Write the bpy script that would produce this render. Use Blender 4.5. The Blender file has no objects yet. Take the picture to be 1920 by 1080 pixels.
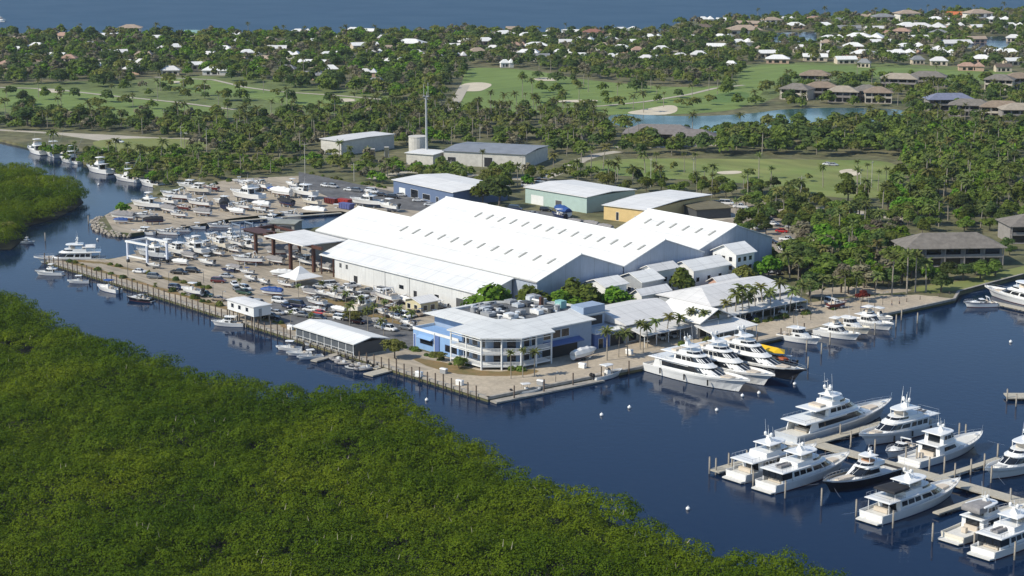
import bpy, math, random
import numpy as np
from mathutils import Matrix, Vector
R = math.radians
random.seed(7)
RNG = np.random.default_rng(11)
S = bpy.context.scene
COL = S.collection

# ------------------------------------------------------------------ camera
FPX, CAMH = 3550.0, 120.0                 # focal length in photo pixels, metres above the water
PITCH = math.atan(750.0 / FPX)
OX, OY = -5.7215, 436.225                 # quay corner seen from the camera's foot
UX, UY = 0.65188, -0.75833                # world X: along the canal quay
VX, VY = 0.75833, 0.65188                 # world Y: along the basin quay
LZ = 1.2                                  # height of the land above the water
def to_uv(x, y):
    dx, dy = x - OX, y - OY
    return dx * UX + dy * UY, dx * VX + dy * VY
def P(px, py, h=LZ):
    """world X, Y of the place at height h that stands at a pixel of the 1920 x 1080 survey photo"""
    v = (py - 540) / FPX; u = (px - 960) / FPX
    rz = -math.sin(PITCH) - v * math.cos(PITCH); ry = math.cos(PITCH) - v * math.sin(PITCH)
    t = (h - CAMH) / rz
    return to_uv(u * t, ry * t)
CU, CV = to_uv(0, 0)
def project(x, y, z=LZ):
    dx, dy = x - CU, y - CV
    a = dx * UX + dy * VX; b = dx * UY + dy * VY; c = z - CAMH
    d = b * math.cos(PITCH) - c * math.sin(PITCH)
    e = b * math.sin(PITCH) + c * math.cos(PITCH)
    return 960 + FPX * a / d, 540 - FPX * e / d, d
cam = bpy.data.cameras.new('camera'); co = bpy.data.objects.new('camera', cam); COL.objects.link(co)
cam.sensor_width = 36.0; cam.lens = FPX / 1920 * 36; cam.clip_start = 5; cam.clip_end = 60000
cp, sp = math.cos(PITCH), math.sin(PITCH)
rt = Vector((UX, VX, 0)); fw = Vector((UY * cp, VY * cp, -sp)); up = Vector((UY * sp, VY * sp, cp))
M = Matrix((rt, up, -fw)).transposed().to_4x4(); M.translation = (CU, CV, CAMH)
co.matrix_world = M
S.camera = co

# ------------------------------------------------------------------ light
SUN_EL, SUN_X, SUN_Y = R(41), -0.30, -0.954
w = bpy.data.worlds.new('World'); S.world = w; w.use_nodes = True
nt = w.node_tree; bg = nt.nodes['Background']; sky = nt.nodes.new('ShaderNodeTexSky')
sky.sky_type = 'NISHITA'; sky.sun_disc = False; sky.sun_elevation = SUN_EL
sky.sun_rotation = math.atan2(SUN_X, SUN_Y); sky.air_density = 1.0; sky.dust_density = 0.3; sky.ozone_density = 3.5
nt.links.new(sky.outputs[0], bg.inputs[0]); bg.inputs[1].default_value = 0.125
sl = bpy.data.lights.new('sun', 'SUN'); sl.energy = 4.1; sl.angle = R(0.5); sl.color = (1, .925, .78)
so = bpy.data.objects.new('sun', sl); COL.objects.link(so)
so.rotation_euler = Vector((-SUN_X * math.cos(SUN_EL), -SUN_Y * math.cos(SUN_EL), -math.sin(SUN_EL))).to_track_quat('-Z', 'Y').to_euler()
S.view_settings.view_transform = 'Standard'; S.view_settings.look = 'None'
S.view_settings.exposure = 0.22; S.view_settings.gamma = 1.0
try:
    S.cycles.max_bounces = 5; S.cycles.diffuse_bounces = 2; S.cycles.glossy_bounces = 2; S.cycles.transmission_bounces = 2
    S.cycles.use_denoising = True
except Exception: pass

# ------------------------------------------------------------------ materials
def srgb(r, g, b):
    f = lambda c: (c / 255 / 12.92) if c <= 10 else ((c / 255 + .055) / 1.055) ** 2.4
    return (f(r), f(g), f(b))
_m = {}
def mat(name, c, rough=.6, var=.12, scale=.6, metal=0, spec=.4, bump=0, stretch=None, c2=None, coat=0, fine=0, fs=(1, 1, 1), fsc=1.0):
    if name in _m: return _m[name]
    m = bpy.data.materials.new(name); m.use_nodes = True; n = m.node_tree; b = n.nodes['Principled BSDF']
    b.inputs['Roughness'].default_value = rough; b.inputs['Metallic'].default_value = metal
    b.inputs['Specular IOR Level'].default_value = spec; b.inputs['Coat Weight'].default_value = coat
    if var or c2:
        tc = n.nodes.new('ShaderNodeTexCoord'); mp = n.nodes.new('ShaderNodeMapping')
        if stretch: mp.inputs['Scale'].default_value = stretch
        nz = n.nodes.new('ShaderNodeTexNoise'); nz.inputs['Scale'].default_value = scale; nz.inputs['Detail'].default_value = 6
        nz.inputs['Roughness'].default_value = .65
        n.links.new(tc.outputs['Object'], mp.inputs[0]); n.links.new(mp.outputs[0], nz.inputs['Vector'])
        rp = n.nodes.new('ShaderNodeValToRGB'); rp.color_ramp.elements[0].position = .34; rp.color_ramp.elements[1].position = .68
        d = c2 or tuple(x * (1 - 2 * var) for x in c)
        rp.color_ramp.elements[0].color = (*d, 1); rp.color_ramp.elements[1].color = (*c, 1)
        n.links.new(nz.outputs['Fac'], rp.inputs[0]); n.links.new(rp.outputs[0], b.inputs['Base Color'])
        if fine:      # wear at a second, smaller scale: tracks, stains, patches
            m2 = n.nodes.new('ShaderNodeMapping'); m2.inputs['Scale'].default_value = fs; n2 = n.nodes.new('ShaderNodeTexNoise'); n2.inputs['Scale'].default_value = fsc; n2.inputs['Detail'].default_value = 5
            n.links.new(tc.outputs['Object'], m2.inputs[0]); n.links.new(m2.outputs[0], n2.inputs['Vector'])
            mr = n.nodes.new('ShaderNodeMapRange'); mr.inputs[1].default_value = .35; mr.inputs[2].default_value = .65; mr.inputs[3].default_value = 1 - fine; mr.inputs[4].default_value = 1 + fine * .6
            mu = n.nodes.new('ShaderNodeMix'); mu.data_type = 'RGBA'; mu.blend_type = 'MULTIPLY'; mu.inputs[0].default_value = 1
            n.links.new(n2.outputs['Fac'], mr.inputs[0]); n.links.new(rp.outputs[0], mu.inputs[6]); n.links.new(mr.outputs[0], mu.inputs[7]); n.links.new(mu.outputs[2], b.inputs['Base Color'])
        if bump:
            bp = n.nodes.new('ShaderNodeBump'); bp.inputs['Strength'].default_value = bump; bp.inputs['Distance'].default_value = .1
            n.links.new(nz.outputs['Fac'], bp.inputs['Height']); n.links.new(bp.outputs[0], b.inputs['Normal'])
    else: b.inputs['Base Color'].default_value = (*c, 1)
    _m[name] = m
    return m
def ribbed(name, c, rough=.45, period=.6, axis=0, depth=.5, dirt=.06):
    """standing-seam metal roofing: thin ribs and faint dirt runs"""
    if name in _m: return _m[name]
    m = mat(name, c, rough, dirt, .15, spec=.4, stretch=(1, 1, 1), fine=.07, fs=((2.2, .09, .3) if axis == 0 else (.09, 2.2, .3)), fsc=1.0); n = m.node_tree; b = n.nodes['Principled BSDF']
    tc = n.nodes.new('ShaderNodeTexCoord'); wv = n.nodes.new('ShaderNodeTexWave'); wv.wave_type = 'BANDS'
    wv.bands_direction = 'X' if axis == 0 else 'Y'; wv.inputs['Scale'].default_value = .314 / period
    n.links.new(tc.outputs['Object'], wv.inputs['Vector'])
    bp = n.nodes.new('ShaderNodeBump'); bp.inputs['Strength'].default_value = depth * .3; bp.inputs['Distance'].default_value = .05
    n.links.new(wv.outputs['Fac'], bp.inputs['Height']); n.links.new(bp.outputs[0], b.inputs['Normal'])
    # sheet laps: thin darker lines across the run of the ribs and along it
    src = b.inputs['Base Color'].links[0].from_socket
    for ax, per in (('X', 4.2), ('Y', 5.6)):
        w2 = n.nodes.new('ShaderNodeTexWave'); w2.bands_direction = ax; w2.inputs['Scale'].default_value = .314 / per; n.links.new(tc.outputs['Object'], w2.inputs['Vector'])
        r2 = n.nodes.new('ShaderNodeMapRange'); r2.inputs[1].default_value = .0; r2.inputs[2].default_value = .02; r2.inputs[3].default_value = .86; r2.inputs[4].default_value = 1
        mu = n.nodes.new('ShaderNodeMix'); mu.data_type = 'RGBA'; mu.blend_type = 'MULTIPLY'; mu.inputs[0].default_value = 1
        n.links.new(w2.outputs['Fac'], r2.inputs[0]); n.links.new(src, mu.inputs[6]); n.links.new(r2.outputs[0], mu.inputs[7]); src = mu.outputs[2]
    n.links.new(src, b.inputs['Base Color'])
    return m
def leafmat(name, c, c2, trans=.25):
    """leaf clumps: hue differs from clump to clump and tree to tree"""
    m = bpy.data.materials.new(name); m.use_nodes = True; n = m.node_tree; b = n.nodes['Principled BSDF']
    b.inputs['Roughness'].default_value = .75; b.inputs['Specular IOR Level'].default_value = .04
    g = n.nodes.new('ShaderNodeNewGeometry'); oi = n.nodes.new('ShaderNodeObjectInfo')
    mx = n.nodes.new('ShaderNodeMix'); mx.data_type = 'RGBA'
    mx.inputs[6].default_value = (*c, 1); mx.inputs[7].default_value = (*c2, 1)
    n.links.new(g.outputs['Random Per Island'], mx.inputs[0])
    hs = n.nodes.new('ShaderNodeHueSaturation')
    ma = n.nodes.new('ShaderNodeMapRange'); ma.inputs[3].default_value = .7; ma.inputs[4].default_value = 1.3
    mh = n.nodes.new('ShaderNodeMapRange'); mh.inputs[3].default_value = .478; mh.inputs[4].default_value = .515
    n.links.new(oi.outputs['Random'], ma.inputs[0]); n.links.new(ma.outputs[0], hs.inputs['Value'])
    n.links.new(oi.outputs['Random'], mh.inputs[0]); n.links.new(mh.outputs[0], hs.inputs['Hue'])
    n.links.new(mx.outputs[2], hs.inputs['Color']); n.links.new(hs.outputs[0], b.inputs['Base Color'])
    tr = n.nodes.new('ShaderNodeBsdfTranslucent'); n.links.new(hs.outputs[0], tr.inputs[0])
    ms = n.nodes.new('ShaderNodeMixShader'); ms.inputs[0].default_value = trans
    n.links.new(b.outputs[0], ms.inputs[1]); n.links.new(tr.outputs[0], ms.inputs[2])
    n.links.new(ms.outputs[0], n.nodes['Material Output'].inputs[0])
    _m[name] = m
    return m
def watermat(name, c, rough=.06, wave=.05, scale=.35, streak=(1, 1, 1), spec=.5):
    m = bpy.data.materials.new(name); m.use_nodes = True; n = m.node_tree; b = n.nodes['Principled BSDF']
    b.inputs['Base Color'].default_value = (*c, 1); b.inputs['Roughness'].default_value = rough; b.inputs['IOR'].default_value = 1.33
    b.inputs['Specular IOR Level'].default_value = spec
    tc = n.nodes.new('ShaderNodeTexCoord'); mp = n.nodes.new('ShaderNodeMapping'); mp.inputs['Scale'].default_value = streak
    nz = n.nodes.new('ShaderNodeTexNoise'); nz.inputs['Scale'].default_value = scale; nz.inputs['Detail'].default_value = 4
    n.links.new(tc.outputs['Object'], mp.inputs[0]); n.links.new(mp.outputs[0], nz.inputs['Vector'])
    n3 = n.nodes.new('ShaderNodeTexNoise'); n3.inputs['Scale'].default_value = .018; n3.inputs['Detail'].default_value = 3; n.links.new(tc.outputs['Object'], n3.inputs['Vector'])
    r3 = n.nodes.new('ShaderNodeMapRange'); r3.inputs[1].default_value = .38; r3.inputs[2].default_value = .64; r3.inputs[3].default_value = rough * (.5 if rough < .2 else .95); r3.inputs[4].default_value = rough * (2.1 if rough < .2 else 1.05)
    n.links.new(n3.outputs['Fac'], r3.inputs[0]); n.links.new(r3.outputs[0], b.inputs['Roughness'])
    bp = n.nodes.new('ShaderNodeBump'); bp.inputs['Strength'].default_value = 1; bp.inputs['Distance'].default_value = wave
    n.links.new(nz.outputs['Fac'], bp.inputs['Height']); n.links.new(bp.outputs[0], b.inputs['Normal'])
    _m[name] = m
    return m
gel = mat('white gelcoat', (.80, .80, .78), .25, .04, .5, spec=.5, coat=.3)
ivory = mat('ivory gelcoat', (.74, .69, .58), .3, .05, .5)
pale = mat('pale grey gelcoat', (.52, .55, .58), .3, .05, .5)
blackh = mat('black hull paint', (.012, .013, .018), .12, 0, coat=.5)
navyh = mat('navy hull paint', (.015, .025, .075), .12, 0, coat=.5)
redh = mat('dark red hull paint', (.12, .02, .018), .25, .05)
deckw = mat('nonskid deck', (.68, .67, .63), .6, .08, 1.5)
teak = mat('teak deck', (.36, .23, .13), .6, .1, 2, stretch=(.3, 6, 1))
glass = mat('dark tinted glass', (.012, .015, .02), .08, 0, spec=.7)
steel = mat('stainless rail', (.6, .61, .62), .25, 0, metal=.8)
blackp = mat('black rubber', (.015, .015, .016), .6, 0)
canvas = mat('black canvas', (.02, .021, .025), .8, .1, 3)
greyc = mat('grey boat cover', (.28, .27, .27), .8, .15, 1.2, bump=.5)
bluec = mat('blue tarpaulin', (.02, .075, .27), .55, .15, 1.2, bump=.6)
whitec = mat('white canvas', (.74, .74, .72), .7, .06, 1, bump=.3)
antif = mat('red antifouling', (.13, .03, .025), .7, .15, 1)
antib = mat('blue antifouling', (.03, .05, .13), .7, .15, 1)
cream = mat('cream cushion', (.6, .52, .42), .7, .05, 1)
wood = mat('weathered dock timber', (.52, .48, .39), .85, .2, 1.5, stretch=(1, 6, 1))
pile = mat('creosoted piling', (.14, .105, .08), .85, .25, 2)
pilew = mat('pale piling', (.38, .34, .28), .8, .2, 2)
conc = mat('seawall concrete', (.42, .39, .34), .85, .2, .8)
white = mat('white paint', (.78, .79, .78), .5, .05, .4)
whiter = ribbed('white metal roof', (.82, .82, .79), .5, .6, 0)
whiter2 = ribbed('pale grey metal roof', (.70, .69, .67), .55, .5, 1)
whiter3 = ribbed('off white metal roof', (.80, .79, .76), .5, .5, 1)
shadew = ribbed('shade tinted metal siding', (.40, .45, .53), .5, .8, 1)  # gable shade is put into the siding colour as a dull pale blue
brown = mat('red brown steel', (.10, .042, .028), .55, .15, 1)
grey = mat('grey paint', (.33, .34, .35), .5, .08, 1)
dgrey = mat('dark grey metal', (.09, .095, .1), .5, .1, 1)
darkin = mat('dark opening', (.02, .021, .024), .6, 0)
bark = mat('bark', (.17, .14, .11), .9, .2, 3)
palmbark = mat('pale palm bark', (.36, .32, .26), .9, .2, 3)

# ------------------------------------------------------------------ mesh helpers
class MB:
    def __init__(s): s.v = []; s.f = []; s.mi = []
    def add(s, vs, fs, mi=0):
        o = len(s.v); s.v += [tuple(map(float, p)) for p in vs]
        for f in fs: s.f.append(tuple(i + o for i in f)); s.mi.append(mi)
        return s
    def box(s, x0, x1, y0, y1, z0, z1, mi=0):
        return s.add([(x0, y0, z0), (x1, y0, z0), (x1, y1, z0), (x0, y1, z0), (x0, y0, z1), (x1, y0, z1), (x1, y1, z1), (x0, y1, z1)],
                     [(3, 2, 1, 0), (4, 5, 6, 7), (0, 1, 5, 4), (1, 2, 6, 5), (2, 3, 7, 6), (3, 0, 4, 7)], mi)
    def tube(s, a, b, r, r2=None, n=6, mi=0):
        r2 = r if r2 is None else r2
        a = Vector(a); b = Vector(b); d = (b - a).normalized()
        u = d.orthogonal().normalized(); w_ = d.cross(u)
        vs = []
        for q, rr in ((a, r), (b, r2)):
            for i in range(n):
                t = 2 * math.pi * i / n; vs.append(q + u * math.cos(t) * rr + w_ * math.sin(t) * rr)
        return s.add(vs, [(i, (i + 1) % n, n + (i + 1) % n, n + i) for i in range(n)] + [tuple(range(n - 1, -1, -1)), tuple(range(n, 2 * n))], mi)
    def path(s, pts, r, n=5, mi=0):
        for a, b in zip(pts, pts[1:]): s.tube(a, b, r, n=n, mi=mi)
        return s
    def prism(s, poly, z0, z1, mi=0):
        a = sum(poly[i - 1][0] * poly[i][1] - poly[i][0] * poly[i - 1][1] for i in range(len(poly)))
        if a < 0: poly = poly[::-1]
        n = len(poly)
        return s.add([(x, y, z0) for x, y in poly] + [(x, y, z1) for x, y in poly],
                     [(i, (i + 1) % n, n + (i + 1) % n, n + i) for i in range(n)] + [tuple(range(n - 1, -1, -1)), tuple(range(n, 2 * n))], mi)
    def loft(s, rings, closed=True, caps=True, mi=0):
        n = len(rings[0]); vs = [p for r in rings for p in r]; fs = []
        for k in range(len(rings) - 1):
            for i in range(n if closed else n - 1):
                j = (i + 1) % n; fs.append((k * n + i, k * n + j, (k + 1) * n + j, (k + 1) * n + i))
        if caps: fs += [tuple(range(n - 1, -1, -1)), tuple(range((len(rings) - 1) * n, len(rings) * n))]
        return s.add(vs, fs, mi)
    def ball(s, c, rx, ry=None, rz=None, n=8, m=6, mi=0, half=False):
        ry = ry or rx; rz = rz or rx; rings = []
        lo = 0 if half else -math.pi / 2
        for k in range(m + 1):
            a = lo + (math.pi / 2 - lo) * k / m; ca = max(math.cos(a), .02)
            rings.append([(c[0] + rx * ca * math.cos(2 * math.pi * i / n), c[1] + ry * ca * math.sin(2 * math.pi * i / n), c[2] + rz * math.sin(a)) for i in range(n)])
        return s.loft(rings, mi=mi)
    def mesh(s, name, mats, smooth=False):
        me = bpy.data.meshes.new(name); me.from_pydata(s.v, [], s.f)
        for m in (mats if isinstance(mats, (list, tuple)) else [mats]): me.materials.append(m)
        if any(s.mi): me.polygons.foreach_set('material_index', s.mi)
        if smooth: me.polygons.foreach_set('use_smooth', [True] * len(s.f))
        me.update(); return me
    def obj(s, name, mats, parent=None, loc=None, smooth=False):
        o = bpy.data.objects.new(name, s.mesh(name, mats, smooth)); COL.objects.link(o)
        if parent: o.parent = parent
        if loc: o.location = loc
        return o
def tag(o, label, cat, group=None, kind=None):
    if label: o['label'] = label; o['category'] = cat
    if group: o['group'] = group
    if kind: o['kind'] = kind
    return o
def thing(name, label, cat, x=0, y=0, z=LZ, rz=0, group=None):
    o = bpy.data.objects.new(name, None); COL.objects.link(o); o.location = (x, y, z); o.rotation_euler = (0, 0, rz)
    o.empty_display_size = .2
    return tag(o, label, cat, group)
_kids = {}
def kids(o):
    if o.name not in _kids: _kids[o.name] = [(c, [d for d in c.children]) for c in o.children]
    return _kids[o.name]
def dup(root, x, y, z=LZ, rz=0, s=1, label=None, group=None, mats=None):
    """copy a thing with its parts and sub-parts; mats: part name -> material of that copy"""
    r = root.copy(); COL.objects.link(r); r.location = (x, y, z); r.rotation_euler = (0, 0, rz)
    r.scale = (s, s, s) if not isinstance(s, tuple) else s
    if label: r['label'] = label
    if group: r['group'] = group
    elif 'group' in r.keys(): del r['group']
    for ch, sub in kids(root):
        c = ch.copy(); COL.objects.link(c); c.parent = r
        if mats and ch.name.split('.')[0] in mats:
            c.material_slots[0].link = 'OBJECT'; c.material_slots[0].material = mats[ch.name.split('.')[0]]
        for g in sub:
            d = g.copy(); COL.objects.link(d); d.parent = c
    return r
PROTO = []
def proto(o): PROTO.append(o); return o
def struct(name, mb, m):
    o = mb.obj(name, m); o['kind'] = 'structure'; return o
def sheet(name, poly, z, m):
    return struct(name, MB().add([(x, y, z) for x, y in poly], [tuple(range(len(poly)))] if sum(poly[i - 1][0] * poly[i][1] - poly[i][0] * poly[i - 1][1] for i in range(len(poly))) > 0 else [tuple(range(len(poly)))[::-1]]), m)
def px(*pts, h=LZ): return [P(a, b, h) for a, b in pts]
def smoothpoly(pts, it=2):
    for _ in range(it):
        q = []
        for i in range(len(pts)):
            a, b = pts[i], pts[(i + 1) % len(pts)]
            q += [(a[0] * .75 + b[0] * .25, a[1] * .75 + b[1] * .25), (a[0] * .25 + b[0] * .75, a[1] * .25 + b[1] * .75)]
        pts = q
    return pts
def inside(poly, x, y):
    """numpy point-in-polygon"""
    c = np.zeros(np.shape(x), bool)
    for i in range(len(poly)):
        (x0, y0), (x1, y1) = poly[i - 1], poly[i]
        if y0 == y1: continue
        c ^= ((y0 > y) != (y1 > y)) & (x < (x1 - x0) * (y - y0) / (y1 - y0) + x0)
    return c
# ------------------------------------------------------------------ setting: water, land, golf course
sea = watermat('sea water', (.003, .0145, .044), .08, .035, .5, spec=.22)
struct('water', MB().add([(-6000, -4000, 0), (4000, -4000, 0), (4000, 6000, 0), (-6000, 6000, 0)], [(0, 1, 2, 3)]), sea)
lawn_a, lawn_b = P(1800, 546), P(1920, 514)
ex = (lawn_b[0] - lawn_a[0], lawn_b[1] - lawn_a[1])
LAND = [(0, 0), (3.2, 60), (3.4, 120), (5, 176), lawn_a, lawn_b, (lawn_b[0] + 3 * ex[0], lawn_b[1] + 3 * ex[1]), (700, 1500), (-500, 1900), (-700, 1560)]
COAST = px((1919, 20), (1760, 24), (1600, 30), (1420, 34), (1310, 38), (1268, 44), (1240, 60), (1120, 62), (1000, 60), (880, 58), (700, 64), (480, 65), (240, 64), (90, 63), (0, 62))
LAND += COAST + [(-1300, 330), (-900, 130), P(-60, 256), P(0, 261), P(60, 275), P(110, 290), P(160, 304), P(215, 320), P(262, 334), P(294, 350), P(272, 370), P(232, 384),
                 P(196, 404), P(184, 414), P(190, 426), P(214, 436), P(246, 438), (-251, 65), (-255, 89), (-253, 109), (-247, 128), (-236, 132), (-222, 128), (-217, 104), (-221, 77), (-220, 42), (-212, 22), (-214, 14), (-226, 9), (-227, 0)]
bayw = watermat('bay water', (.032, .078, .135), .5, .12, .06, spec=.14)
sheet('water', [(-1400, 310)] + COAST[::-1] + [(-700, 1600), (-300, 2600), (-3500, 4500), (-5900, 3000), (-4000, -500), (-1800, 100)], .03, bayw)
soil = mat('scrub ground', (.185, .165, .085), .95, .2, .035, c2=(.075, .09, .034), bump=.3, fine=.35, fsc=.2)
struct('ground', MB().prism(LAND, -3, LZ), [soil])
grass = mat('fairway grass', (.175, .24, .058), .95, .2, .012, c2=(.125, .19, .042), fine=.16, fs=(1, .12, 1), fsc=.18)
grassd = mat('dry fairway grass', (.225, .225, .075), .95, .2, .015, c2=(.14, .21, .045), fine=.2, fs=(.3, 1, 1), fsc=.12)
lawn = mat('mown lawn', (.22, .23, .075), .95, .2, .05, c2=(.15, .185, .05))
sand = mat('bunker sand', (.62, .55, .42), .95, .1, .1)
pathm = mat('cart path concrete', (.46, .42, .34), .9, .1, .1)
yardm = mat('yard sand', (.44, .378, .285), .95, .2, .06, c2=(.29, .25, .195), bump=.3, fine=.22, fs=(.12, 1, 1), fsc=.7)
yardg = mat('yard gravel', (.37, .32, .245), .95, .2, .08, c2=(.25, .215, .17), bump=.3, fine=.25, fs=(.15, 1, 1), fsc=.6)
asph = mat('worn asphalt', (.155, .155, .155), .9, .2, .09, c2=(.095, .097, .1), fine=.25, fsc=.5)
pave = mat('quay paving', (.49, .415, .31), .9, .15, .12, c2=(.37, .315, .24), fine=.15, fsc=.9)
mulch = mat('rusty mulch', (.26, .165, .075), .95, .25, .3, c2=(.14, .12, .045))
lag = watermat('lagoon water', (.03, .085, .085), .12, .04, .5)
canalw = watermat('canal water', (.015, .035, .07), .12, .04, .5)
FAIR = []
def turf(name, z, m, *pts, it=2):
    q = smoothpoly(px(*pts), it); FAIR.append(q); return sheet(name, q, LZ + z, m)
turf('fairway', .05, grass, (-40, 200), (-40, 170), (60, 166), (150, 168), (240, 180), (330, 194), (430, 206), (420, 222), (330, 224), (200, 219), (80, 208))
turf('fairway', .06, grass, (285, 158), (300, 146), (400, 149), (520, 172), (640, 181), (740, 192), (720, 208), (600, 207), (540, 196), (470, 182), (380, 176), (320, 170))
turf('fairway', .05, grass, (872, 130), (900, 126), (1000, 131), (1080, 148), (1180, 158), (1280, 165), (1395, 158), (1440, 168), (1400, 196), (1380, 207), (1260, 216), (1140, 216), (1000, 210), (840, 208), (850, 190), (866, 158))
turf('fairway', .04, grass, (1380, 160), (1390, 128), (1450, 120), (1600, 124), (1760, 130), (1930, 138), (1930, 156), (1760, 148), (1600, 142), (1470, 150), (1420, 168))
turf('fairway', .05, grassd, (1090, 303), (1180, 297), (1420, 298), (1560, 300), (1690, 302), (1672, 340), (1665, 372), (1560, 372), (1480, 352), (1330, 338), (1200, 334), (1110, 322))
turf('lawn', .05, lawn, (1700, 540), (1790, 530), (1860, 512), (1960, 490), (1960, 503), (1880, 524), (1800, 544), (1740, 552), it=1)
turf('lawn', .05, lawn, (150, 262), (330, 258), (420, 270), (300, 292), (220, 290))
turf('green', .09, mat('putting green', (.11, .19, .045), .95, .1, .05), (1340, 176), (1400, 170), (1408, 184), (1370, 194), (1320, 190))
sheet('rough', smoothpoly(px((-40, 230), (-40, 158), (240, 150), (420, 140), (600, 160), (760, 180), (770, 212), (600, 216), (400, 230), (160, 228)), 1), LZ + .02, mat('golf rough', (.16, .195, .06), .95, .2, .02, c2=(.105, .145, .04), fine=.25, fsc=.15))
sheet('rough', smoothpoly(px((1340, 124), (1560, 114), (1930, 132), (1930, 158), (1700, 160), (1480, 172), (1400, 206), (1360, 180)), 1), LZ + .018, mat('golf rough', (.16, .195, .06)))
for q in ([(864, 157), (900, 154), (926, 158), (912, 167), (898, 172), (860, 171)], [(996, 148), (1020, 145), (1050, 148), (1046, 152), (1010, 152)],
          [(1165, 212), (1215, 204), (1250, 197), (1272, 199), (1268, 214), (1215, 217)], [(150, 209), (185, 208), (196, 212), (170, 214)], [(62, 168), (100, 166), (128, 172), (95, 175)],
          [(620, 187), (655, 184), (672, 189), (645, 192)], [(310, 153), (350, 152), (362, 156), (335, 158)], [(365, 160), (392, 158), (396, 164), (370, 166)],
          [(1042, 188), (1120, 187), (1122, 191), (1042, 193)], [(1570, 320), (1600, 316), (1616, 324), (1606, 331), (1580, 328)], [(1410, 236), (1470, 233), (1480, 236), (1420, 240)], [(1340, 322), (1390, 320), (1392, 326), (1350, 328)]):
    sheet('sand_bunker', smoothpoly(px(*q), 2), LZ + .14, sand)
def strip(name, pts, wd, z, m):
    """a path of constant width along photo points"""
    q = px(*pts); L_, R_ = [], []
    for i, (x, y) in enumerate(q):
        a, b = q[max(i - 1, 0)], q[min(i + 1, len(q) - 1)]; dx, dy = b[0] - a[0], b[1] - a[1]; l = math.hypot(dx, dy)
        L_.append((x - dy / l * wd / 2, y + dx / l * wd / 2)); R_.append((x + dy / l * wd / 2, y - dx / l * wd / 2))
    mb = MB()
    for i in range(len(q) - 1): mb.add([(*R_[i], z), (*R_[i + 1], z), (*L_[i + 1], z), (*L_[i], z)], [(0, 1, 2, 3)])
    return struct(name, mb, m)
strip('cart_path', [(-20, 164), (60, 166), (120, 170), (200, 179), (330, 192), (440, 206)], 3.5, LZ + .18, pathm)
strip('cart_path', [(290, 145), (400, 150), (460, 164), (520, 172), (640, 180), (740, 189)], 3.5, LZ + .18, pathm)
strip('cart_path', [(1060, 202), (1130, 199), (1210, 191), (1290, 178), (1340, 166), (1395, 160)], 3.5, LZ + .18, pathm)
strip('cart_path', [(872, 160), (862, 178), (846, 206)], 6, LZ + .18, pathm)
strip('service_road', [(1010, 338), (1060, 318), (1090, 300), (1120, 290), (1160, 284)], 6, LZ + .03, pathm)
strip('service_road', [(1150, 436), (1290, 420), (1400, 400), (1480, 388), (1580, 394), (1700, 412)], 7, LZ + .035, pathm)
strip('service_road', [(700, 336), (760, 322), (830, 326), (960, 334), (1060, 342)], 7, LZ + .03, pathm)
strip('service_road', [(1150, 276), (1240, 276), (1330, 272), (1420, 272)], 5, LZ + .03, pathm)
strip('service_road', [(-10, 116), (200, 112), (420, 116), (640, 112), (860, 104)], 8, LZ + .03, pathm)
strip('service_road', [(880, 94), (1080, 98), (1290, 96), (1500, 90), (1760, 84)], 8, LZ + .03, pathm)
LAGOON = smoothpoly(px((1136, 218), (1170, 214), (1290, 220), (1410, 214), (1470, 205), (1580, 202), (1705, 206), (1706, 222), (1640, 232), (1500, 233), (1410, 246), (1330, 250), (1220, 246), (1150, 236)), 2)
sheet('lagoon', LAGOON, LZ + .22, lag)
CAN1 = px((1446, 62), (1530, 60), (1532, 78), (1450, 80)); CAN2 = px((1812, 72), (1880, 68), (1914, 90), (1900, 98), (1830, 95))
sheet('canal', CAN1, LZ + .22, canalw); sheet('canal', CAN2, LZ + .22, canalw)
# yard, lots, quay paving
YARD = [(-226, .6), (-1, .6), (-1, 20), (-56, 16), (-56, 64), (-140, 66), (-216, 90), (-219, 42), (-212, 16)]
sheet('yard', YARD, LZ + .004, yardm)
sheet('yard', px((250, 470), (470, 452), (560, 470), (620, 500), (640, 525), (560, 540), (470, 510), (380, 500), (270, 492)), LZ + .012, yardg)
sheet('parking_lot', px((470, 600), (520, 560), (600, 555), (640, 580), (780, 600), (776, 660), (720, 640), (600, 605), (560, 612)), LZ + .016, asph)
SPIT = px((196, 404), (232, 386), (300, 372), (360, 350), (440, 335), (560, 330), (640, 345), (760, 352), (880, 372), (760, 420), (640, 396), (520, 400), (430, 410), (330, 428), (246, 437), (214, 434))
sheet('yard', SPIT, LZ + .004, yardm)
sheet('road', px((560, 322), (610, 332), (720, 356), (860, 386), (1020, 396), (1150, 424), (1150, 445), (900, 402), (780, 395), (640, 380), (560, 345)), LZ + .012, asph)
sheet('parking_lot', px((1290, 380), (1420, 372), (1540, 400), (1530, 450), (1480, 500), (1440, 520), (1400, 480), (1380, 430)), LZ + .008, yardg)
sheet('quay', [(-30, .6), (-.6, .6), (2.6, 60), (2.8, 120), (4.4, 175.4), (-6, 172), (-14, 140), (-19, 60), (-19, 20), (-30, 8)], LZ + .02, pave)
sheet('road', px((-20, 241), (100, 248), (190, 252), (300, 258), (420, 260), (560, 266), (560, 270), (420, 264), (300, 262), (230, 272), (200, 284), (186, 284), (200, 266), (100, 251), (-20, 244)), LZ + .012, pathm)
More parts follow.
